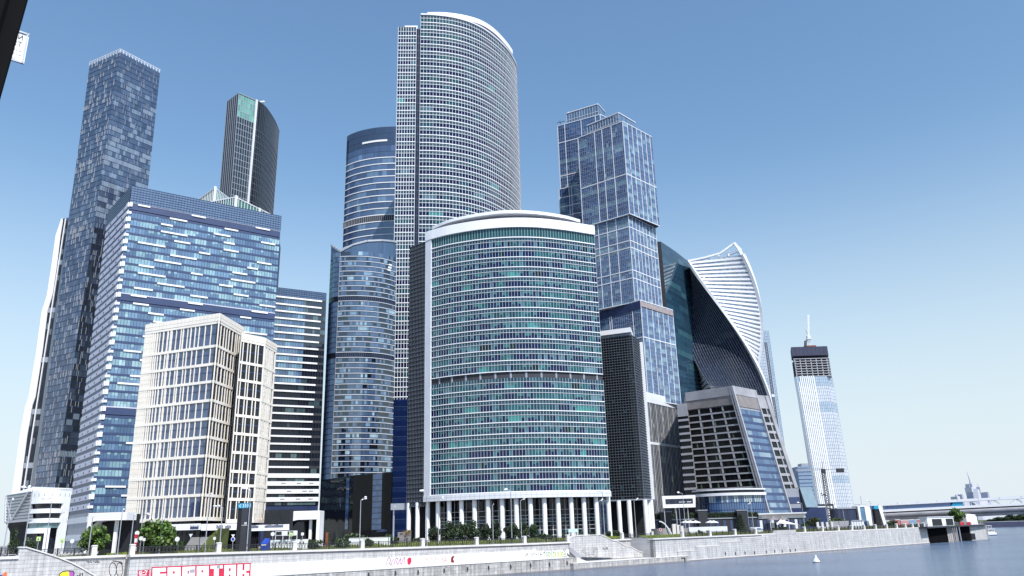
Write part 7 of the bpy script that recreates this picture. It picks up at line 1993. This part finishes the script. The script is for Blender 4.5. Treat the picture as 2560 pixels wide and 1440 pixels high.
for k in range(5): b.quad((X1, -1.6, ztt * k / 5), (X2, -1.6, ztt * k / 5), (X2, -1.6, ztt * (k + 1) / 5), (X1, -1.6, ztt * (k + 1) / 5), vary(lin((110, 158, 204)), .15))
b.build('entrance_glass', G['blue'], t, False, False)
t, hw, zt, zb = boxthing('bridge_stair_tower', 'white leaning frame of the bridge stair tower with a teal top band', 'stair tower', 2187, 2206, 1264, 1304, 545)
b = MB(); b.loft([(-hw, 0, 0), (hw * .3, 0, 0), (hw * .3, 6, 0), (-hw, 6, 0)], [(-hw * .9, 0, zt), (hw * .1, 0, zt), (hw * .1, 6, zt), (-hw * .9, 6, zt)]); b.build('dark_core', INNER, t, False, False)
b = MB(); b.loft([(hw * .9, -.4, 0), (hw * 1.6, -.4, 0), (hw * 1.6, 6, 0), (hw * .9, 6, 0)], [(hw * .1, -.4, zt), (hw * .9, -.4, zt), (hw * .9, 6, zt), (hw * .1, 6, zt)]); b.build('white_frame', WHITE, t, False, False)
b = MB(); b.box((-hw, -.5, zt - 2.2), (hw * .2, 6, zt)); b.build('teal_band', CYANP, t, False, False)
# plaza clutter on the right: colonnette row, containers, far pillars
t = thing('plaza_wall', 'grey stone plaza wall with four white piers near the bridge', 'wall', tuple(at(2120, 8))); hw = 34 * (at(2120, 8) - CAM).dot(_f) / F; h = zof(2120, 1302, 8)
b = MB(); b.box((-hw, 2, 0), (hw * .4, 2.6, h)); b.build('stone_wall', STONE, t, False, False)
for k in range(5):
    x = hw * (.55 + k * .19); b = MB(); b.box((x - .5, .2, 0), (x + .35, 1, h * .95)); b.build('white_pier', OFFW, t, False, False)
b = MB(); b.box((hw * .5, 0, h * .95), (hw * 1.4, 1.2, h * 1.06)); b.build('lintel', GREYP, t, False, False)
t = thing('garden_piers', 'row of white square garden piers on the lawn right of the awning', 'piers', tuple(at(2067, 6)))
for k, px in enumerate((2050, 2062, 2074, 2086)):
    p = at(px, 6) - at(2067, 6); b = MB(); b.box((p.x - .4, p.y, 0), (p.x + .4, p.y + .8, zof(px, 1305, 6))); b.build('pier', CAP, t, False, False)
for k, (px0, px1, py0, m, lab) in enumerate([(2246, 2258, 1295, mplain('faded_red', (196, 130, 130), .7, .12, .5), 'faded red container, leftmost of the row at the river end'), (2260, 2280, 1297, mplain('faded_pink', (206, 160, 158), .7, .12, .5), 'pale pink container in the middle of the row at the river end'), (2281, 2300, 1296, mplain('faded_blue', (140, 170, 196), .7, .12, .5), 'pale blue container in the row at the river end'), (2301, 2316, 1294, mplain('faded_coral', (200, 140, 136), .7, .12, .5), 'coral container, rightmost of the row at the river end')]):
    c = (px0 + px1) / 2; p = at(c, 16); hw = (px1 - px0) / 2 * (p - CAM).dot(_f) / F; h = zof(c, py0, 16); t = thing('container', lab, 'container', tuple(p), 0, 'cargo containers at the river end')
    b = MB(); b.box((-hw, 0, 0), (hw, 3, h * .8))
    for q in range(10): b.box((-hw + 2 * hw * q / 10, -.08, .2), (-hw + 2 * hw * q / 10 + .15, 0, h * .75))
    b.build('corrugated_body', m, t, False, False); b = MB(); b.box((-hw - .05, -.1, h * .8), (hw + .05, 3, h * .86)); b.build('roof', OFFW, t, False, False)

# ---- jetty, kiosks, boat, buoy
jt = local('jetty', 'dark concrete jetty on stone abutments reaching over the water at the end of the wall', 'jetty')
j0, j1 = sof(2318, -3, 1316), sof(2466, 0, 1312)
b = MB(); b.loft([(j0, -3, -.55), (j1 + 2, -.6, -.4), (j1 + 2, 7, -.4), (j0, 7, -.55)], [(j0, -3, .1), (j1 + 2, -.6, .05), (j1 + 2, 7, .05), (j0, 7, .1)]); b.build('deck', SLABD, jt, False, False)
sq = lambda px, d=2: sof(px, d, 1335)
b = MB(); b.box((s_r - .1, .55, -9), (sq(2361), 6, -.55)); b.build('undercroft_wall', mplain('undercroft_shade_black', (24, 24, 27), 1, .2, .5, 0, 0), jt, False, False)  # near-black colour supplies the shade under the deck
b = MB(); b.box((sq(2384), 1.2, -9), (sq(2424), 6, -.5)); b.build('undercroft_wall', bpy.data.materials['undercroft_shade_black'], jt, False, False)
b = MB(); b.box((sq(2360), .4, -9), (sq(2383), 6, -.55)); b.build('stone_abutment', GRAN2, jt, False, False)
b = MB(); b.box((sq(2421), .8, -9), (sq(2460), 6, -.5)); b.build('stone_wall', GRAN, jt, False, False)
for px in (2384, 2388, 2394, 2401):
    ss = sof(px, -1.5, 1340); b = MB(); b.tube([(ss, -1.5, -8), (ss, -1.5, -.5)], [.28, .28], 8); b.build('pile', STONE2 if px < 2390 else GREYP, jt, False, False)
b = MB(); ss = sof(2428, -1.8, 1340); b.box((ss - 1.5, -2.4, -6.6), (ss + 3.4, -1.2, -3.8)); b.build('fender', INNER, jt, False, False)
b = MB(); b.bar((j0, -2.8, 1.0), (j1, -.4, 1.0), .08); b.bar((j0, -2.8, .6), (j1, -.4, .6), .06)
for k in range(22): b.bar((j0 + (j1 - j0) * k / 21, -2.8 + 2.4 * k / 21, 0), (j0 + (j1 - j0) * k / 21, -2.8 + 2.4 * k / 21, 1.0), .08)
b.build('railing', IRON, jt, False, False)
kz = local('kiosk', 'low white pier kiosk with two wide dark windows on the jetty', 'kiosk'); k0, k1 = sof(2318, 2, 1302), sof(2384, 2, 1302); zk = wl(2350, 1293, 2)[1]
b = MB(); b.box((k0, 2, .1), (k1, 5, zk)); b.build('wall', WHITE, kz, False, False)
b = MB(); b.box((k0 - .3, 1.7, zk), (k1 + .3, 5.3, zk + .3)); b.build('roof', OFFW, kz, False, False)
for f0, f1 in ((.17, .53), (.69, .97)):
    b = MB(); b.box((k0 + (k1 - k0) * f0, 1.9, .3), (k0 + (k1 - k0) * f1, 1.98, zk * .82)); b.build('window', BLACK, kz, False, False)
kz = local('shed', 'white boat shed at the end of the jetty behind the red panels', 'shed'); k0, k1 = sof(2417, 5, 1302), sof(2441, 5, 1302); zk = wl(2428, 1284, 5)[1]
b = MB(); P = [(k0, 0), (k1, 0), (k1, zk * .9), (k0, zk)]; b.loft([(s, 5, z + .06) for s, z in P], [(s, 11, z + .06) for s, z in P]); b.build('wall', WHITE, kz, False, False)
b = MB(); b.box((k1, 5.5, 0), (k1 + 2.6, 11, zk * .75)); b.build('cream_lean_to', CREAM, kz, False, False)
for px0, px1, lab in ((2400, 2410, 'left'), (2418, 2427, 'right')):
    k0, k1 = sof(px0, 1, 1307), sof(px1, 1, 1307); t = local('red_panel', 'bright red panel on the jetty deck before the shed, %s one' % lab, 'panel'); b = MB(); b.box((k0, 1, .1), (k1, 1.15, 1.5)); b.build('board', mplain('bright_red', (200, 44, 54), .5), t, False, False)
    b = MB(); b.box((k0, 1.15, .1), (k0 + .1, 1.3, 1.3)); b.build('prop', STEEL, t, False, False)
p = E(sof(2397, 8, 1302), 8); H = wl(2397, 1269, 8)[1]; o = dup(T1, p, 1, 'dense dark green tree on the jetty between the kiosk and the shed', (1.5, 1.5, H / 4.6))
bt = thing('river_boat', 'white two deck river boat moored past the jetty', 'boat', tuple(PZ(2472, 1339, -7.0)), EANG - .5)
sc_b = 40 * (Vector(bt.location) - CAM).dot(_f) / F / 2
hull = [(-sc_b, -2, 0), (sc_b * .8, -2, 0), (sc_b * 1.1, 0, 0), (sc_b * .8, 2, 0), (-sc_b, 2, 0)]; hull2 = [(x * 1.03, y * 1.15, 1.7) for x, y, z in hull]
b = MB(); b.loft([(x, y, -.6) for x, y, z in hull], [(x, y, .45) for x, y, z in hull]); b.build('dark_hull', DKBLUE, bt, False, False)
b = MB(); b.loft([(x, y, .45) for x, y, z in hull], hull2); b.build('white_hull', WHITE, bt, False, False)
b = MB(); b.box((-sc_b * .9, -1.8, 1.7), (sc_b * .6, 1.8, 3.6)); cb_ = b.build('cabin', WHITE, bt, False, False)
b = MB(); b.box((-sc_b * .95, -2.1, 3.6), (sc_b * .7, 2.1, 3.8)); b.box((-sc_b * .9, -2, 5.6), (sc_b * .3, 2, 5.8)); b.build('deck', OFFW, bt, False, False)
for k in range(7):
    x = -sc_b * .85 + sc_b * 1.45 * k / 7; b = MB(); b.box((x, -1.86, 2.2), (x + sc_b * .14, -1.8, 3.2)); b.build('window', BLACK, cb_, False, False)
for k in range(6):
    x = -sc_b * .85 + sc_b * 1.15 * k / 5; b = MB(); b.box((x - .08, -1.9, 3.8), (x + .08, -1.75, 5.6)); b.build('deck_post', OFFW, bt, False, False)
p = PZ(2041, 1406, -7.0); by = thing('buoy', 'white cone river buoy floating before the wall', 'buoy', tuple(p)); hb = 17.5 * (p - CAM).dot(_f) / F; wbu = 8.8 * (p - CAM).dot(_f) / F
b = MB(); b.tube([(0, 0, -.3), (0, 0, .15)], [wbu, wbu], 14); b.build('float', CHAR, by, False, False)
b = MB(); b.tube([(0, 0, .15), (0, 0, .4), (0, 0, hb * .5), (0, 0, hb * .85)], [wbu, wbu * .93, wbu * .5, wbu * .2], 14); b.build('cone', WPAINT, by, True, False)
b = MB(); b.sphere((0, 0, hb * .9), wbu * .3, 8); b.build('top_mark', WPAINT, by, True, False)

# ---- far bank, its trees, the spired tower
b = MB(); q = [PG(2452, 905, -1), PG(2900, 905, -1)]; b.loft([(q[0].x, 905, -8), (3500, 905, -8), (3500, 6000, -8), (q[0].x - 60, 6000, -8)], [(q[0].x, 905, -2.5), (3500, 905, -2.5), (3500, 6000, -2.5), (q[0].x - 60, 6000, -2.5)]); struct(b.build('far_bank', GRASS))
fw = thing('far_wall', 'dark embankment wall on the far bank beneath the bridge', 'wall', (q[0].x, 900, -7)); b = MB(); b.box((-4, 0, -1), (900, 3, 5.5)); b.build('stone_face', mplain('dark_bank_stone', (58, 62, 86), .8, .15, .1), fw, False, False)
b = MB(); b.box((-4, -.3, 5.5), (900, 3, 6.1)); b.build('coping', GREYP, fw, False, False)
rf = random.Random(6)
for k, (px, top_, w) in enumerate([(2478, 1296, 24), (2492, 1294, 26), (2508, 1290, 30), (2526, 1284, 34), (2545, 1286, 36), (2562, 1282, 36), (2515, 1300, 30), (2536, 1301, 30), (2470, 1301, 18)]):
    Y_ = 930 + (k % 3) * 12 - (20 if k > 5 else 0); p = PG(px, Y_, -2.5); zt = PW(px, top_, Y_).z + 2.5; wd = w * (p - CAM).dot(_f) / F
    dup(T2 if k % 2 else T3, p, k, 'dark tree on the far bank under the bridge, %s from the left' % ['second', 'third', 'fourth', 'sixth', 'seventh', 'eighth', 'fifth low', 'sixth low', 'first'][k], (wd / 4, wd / 4, zt / 5))['group'] = 'trees on the far bank'
Y_ = 2600.0; cpt = PW(2449, 1260, Y_)
t = thing('spired_tower', 'distant stepped stone tower with a tall spire behind the bridge', 'tower', (cpt.x, Y_, 0)); k_ = (cpt - CAM).dot(_f) / F
zz = lambda y: PW(2447, y, Y_).z
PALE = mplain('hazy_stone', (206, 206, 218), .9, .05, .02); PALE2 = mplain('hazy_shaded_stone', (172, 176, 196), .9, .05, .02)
def bx(name, x0, x1, y0, y1, mat, dy=0): 
    b = MB(); b.box(((x0 - 2449) * k_, dy, zz(y1) if y1 < 1290 else -5), ((x1 - 2449) * k_, 40 + dy, zz(y0))); b.build(name, mat, t, False, False)
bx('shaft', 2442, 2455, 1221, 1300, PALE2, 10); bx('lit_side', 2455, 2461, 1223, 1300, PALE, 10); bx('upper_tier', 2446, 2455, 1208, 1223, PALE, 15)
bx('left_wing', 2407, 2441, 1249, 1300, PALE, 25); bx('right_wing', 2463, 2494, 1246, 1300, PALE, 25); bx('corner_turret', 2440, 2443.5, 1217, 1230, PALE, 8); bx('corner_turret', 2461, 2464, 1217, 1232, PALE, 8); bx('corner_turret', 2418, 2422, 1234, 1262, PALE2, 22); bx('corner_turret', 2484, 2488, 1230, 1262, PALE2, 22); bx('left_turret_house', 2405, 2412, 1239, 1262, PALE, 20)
b = MB(); c0_ = (2450 - 2449) * k_; b.tube([(c0_, 30, zz(1208)), (c0_ - 2.0 * k_ * .4, 30, zz(1200)), (c0_ - 5 * k_ * .8, 30, zz(1177))], [2.8 * k_, 1.5 * k_, .25 * k_], 8); b.build('spire', PALE2, t, False, False)
b = MB(); b.tube([((2408.5 - 2449) * k_, 30, zz(1239)), ((2408.5 - 2449) * k_, 30, zz(1234))], [4 * k_, .3 * k_], 6); b.build('turret_roof', PALE2, t, False, False)
for px in (2441.5, 2462.5):
    b = MB(); b.tube([((px - 2449) * k_, 20, zz(1217)), ((px - 2449) * k_, 20, zz(1209))], [1.2 * k_, .2 * k_], 6); b.build('pinnacle', PALE2, t, False, False)
# far low city behind the bridge on the left of it
for k, (x0, x1, y0, lab) in enumerate([(2128, 2150, 1264, 'pale distant block left of the bridge entrance'), (2150, 2168, 1260, 'pale distant block with a small mast behind the bridge entrance'), (2168, 2196, 1263, 'pale distant block behind the bridge stair tower')]):
    A, B = PW(x0, 1270, 1500), PW(x1, 1270, 1500); t = thing('distant_block', lab, 'building', ((A.x + B.x) / 2, 1500, 0)); zt = PW((x0 + x1) / 2, y0, 1500).z
    b = MB(); b.box((-(B.x - A.x) / 2, 0, 0), ((B.x - A.x) / 2, 30, zt)); b.build('wall', PALE if k != 1 else PALE2, t, False, False)
    b = MB(); b.box((-.6, 5, zt), (.6, 6, zt + (14 if k == 1 else 4))); b.build('mast', PALE2, t, False, False)

# ---- bridge the picture is taken from: dark girder and its name plate
g0, g1 = PW(66, 0, 6.0), PW(0, 235, 6.0); dd_ = (g0 - g1).normalized(); a0, a1 = g1 - dd_ * 6, g0 + dd_ * 3
t = thing('bridge_girder', 'dark inclined bridge girder close to the camera, top left', 'girder', tuple(a0)); o0 = Vector(a0)
b = MB(); L0 = [a0, a0 + Vector((-1.6, 0, 0)), a0 + Vector((-1.6, .5, 0)), a0 + Vector((0, .02, 0))]; L1 = [p + (a1 - a0) for p in L0]
b.loft([tuple(p - o0) for p in L0], [tuple(p - o0) for p in L1]); b.build('web', mplain('backlit_black_steel', (30, 30, 31), .9, .05, 2, 0, 0), t, False, False)  # near-black colour puts the girder's backlit shade into the steel
b = MB(); w_ = Vector((-.03, -.05, 0)); b.loft([tuple(p - o0 + w_) for p in (a0 + Vector((-.12, 0, 0)), a0 + Vector((-1.6, 0, 0)), a0 + Vector((-1.6, .04, 0)), a0 + Vector((-.12, .04, 0)))], [tuple(p - o0 + w_) for p in (a1 + Vector((-.12, 0, 0)), a1 + Vector((-1.6, 0, 0)), a1 + Vector((-1.6, .04, 0)), a1 + Vector((-.12, .04, 0)))]); b.build('flange', bpy.data.materials['backlit_black_steel'], t, False, False)
TR, BR = PW(73.5, 86, 13.0), PW(56.5, 161, 13.0); TL = PZ(46, 77, TR.z); xd = (Vector((TR.x, TR.y, 0)) - Vector((TL.x, TL.y, 0))); wv = xd.normalized(); hS = TR.z - BR.z; wS = hS * 1.15
t = thing('name_plate', 'white bridge name plate with black Cyrillic lettering, half behind the girder', 'sign', (TR.x, TR.y, BR.z)); t.rotation_euler = (0, 0, math.atan2(wv.y, wv.x))
b = MB(); b.box((-wS, 0, 0), (0, .02, hS)); b.build('plate', mplain('sign_white', (246, 246, 246), .4, .01, 1), t, False, False)
b = MB(); b.bar((-.03, -.01, 0), (-.03, -.01, hS), .03, .03); b.bar((-wS, -.01, .015), (0, -.01, .015), .03, .03); b.bar((-wS, -.01, hS - .015), (0, -.01, hS - .015), .03, .03); b.build('rim', STEEL, t, False, False)
def text(body, x_right, z, size, mat, name='lettering'):
    cu = bpy.data.curves.new('lettering', 'FONT'); cu.body = body; cu.size = size; cu.align_x = 'RIGHT'
    ob = bpy.data.objects.new('tmp_text', cu); COL.objects.link(ob); dg = bpy.context.evaluated_depsgraph_get(); me = bpy.data.meshes.new_from_object(ob.evaluated_get(dg)); bpy.data.objects.remove(ob)
    me.materials.clear(); me.materials.append(mat); me.transform(Matrix.Rotation(math.pi / 2, 4, 'X')); o = bpy.data.objects.new(name, me); COL.objects.link(o); o.parent = t; o.location = (x_right, -.012, z); return o
GT = mplain('grey_lettering', (120, 124, 136), .6, 0, 1)
text('ПРЕСТИ'[-2:] if False else 'СТИ', -hS * .12, hS * .74, hS * .2, INK); text('МОСТ', -hS * .12, hS * .52, hS * .2, INK); text('352 м', -hS * .1, hS * .35, hS * .1, GT); text('42.5 м', -hS * .1, hS * .22, hS * .1, GT); text('м  2005 г.', -hS * .12, hS * .05, hS * .1, GT)

# ---- person sitting at the foot of the stairs
ps = thing('person', 'small seated person in dark trousers and dark red top beside the river stairs', 'person', tuple(E(sof(1420, 3.2, 1390), 3.2, -3.95)), EANG)
me = bpy.data.meshes.new('body')
J = [(0, 0, .25), (0, .05, .5), (0, .08, .78), (0, .06, .9), (0, .04, 1.06), (-.18, .06, .76), (-.28, -.1, .55), (-.2, -.28, .45), (.18, .06, .76), (.28, -.1, .55), (.2, -.28, .45), (-.12, -.38, .42), (-.12, -.5, .04), (-.12, -.66, .03), (.12, -.38, .42), (.12, -.5, .04), (.12, -.66, .03)]
Ed = [(0, 1), (1, 2), (2, 3), (3, 4), (2, 5), (5, 6), (6, 7), (2, 8), (8, 9), (9, 10), (0, 11), (11, 12), (12, 13), (0, 14), (14, 15), (15, 16)]
rads_ = [.15, .14, .15, .06, .11, .07, .05, .04, .07, .05, .04, .085, .055, .05, .085, .055, .05]
me.from_pydata(J, Ed, []); o = bpy.data.objects.new('body', me); COL.objects.link(o); md = o.modifiers.new('skin', 'SKIN'); 
for v_, r_ in zip(me.skin_vertices[0].data, rads_): v_.radius = (r_, r_)
me.skin_vertices[0].data[0].use_root = True
o.modifiers.new('sub', 'SUBSURF').levels = 1; dg = bpy.context.evaluated_depsgraph_get(); m2 = bpy.data.meshes.new_from_object(o.evaluated_get(dg)); bpy.data.objects.remove(o)
m2.materials.clear(); m2.materials.append(mplain('dark_clothes', (56, 46, 56), .8, .1, 4)); o = bpy.data.objects.new('body', m2); COL.objects.link(o); o.parent = ps
b = MB(); b.tube([(0, .05, .42), (0, .07, .62), (0, .08, .82)], [.19, .19, .13], 10); b.build('top', MAROON, ps, True, False)
b = MB(); b.sphere((0, .05, 1.1), .12, 8); b.build('hair', BLACK, ps, True, False)
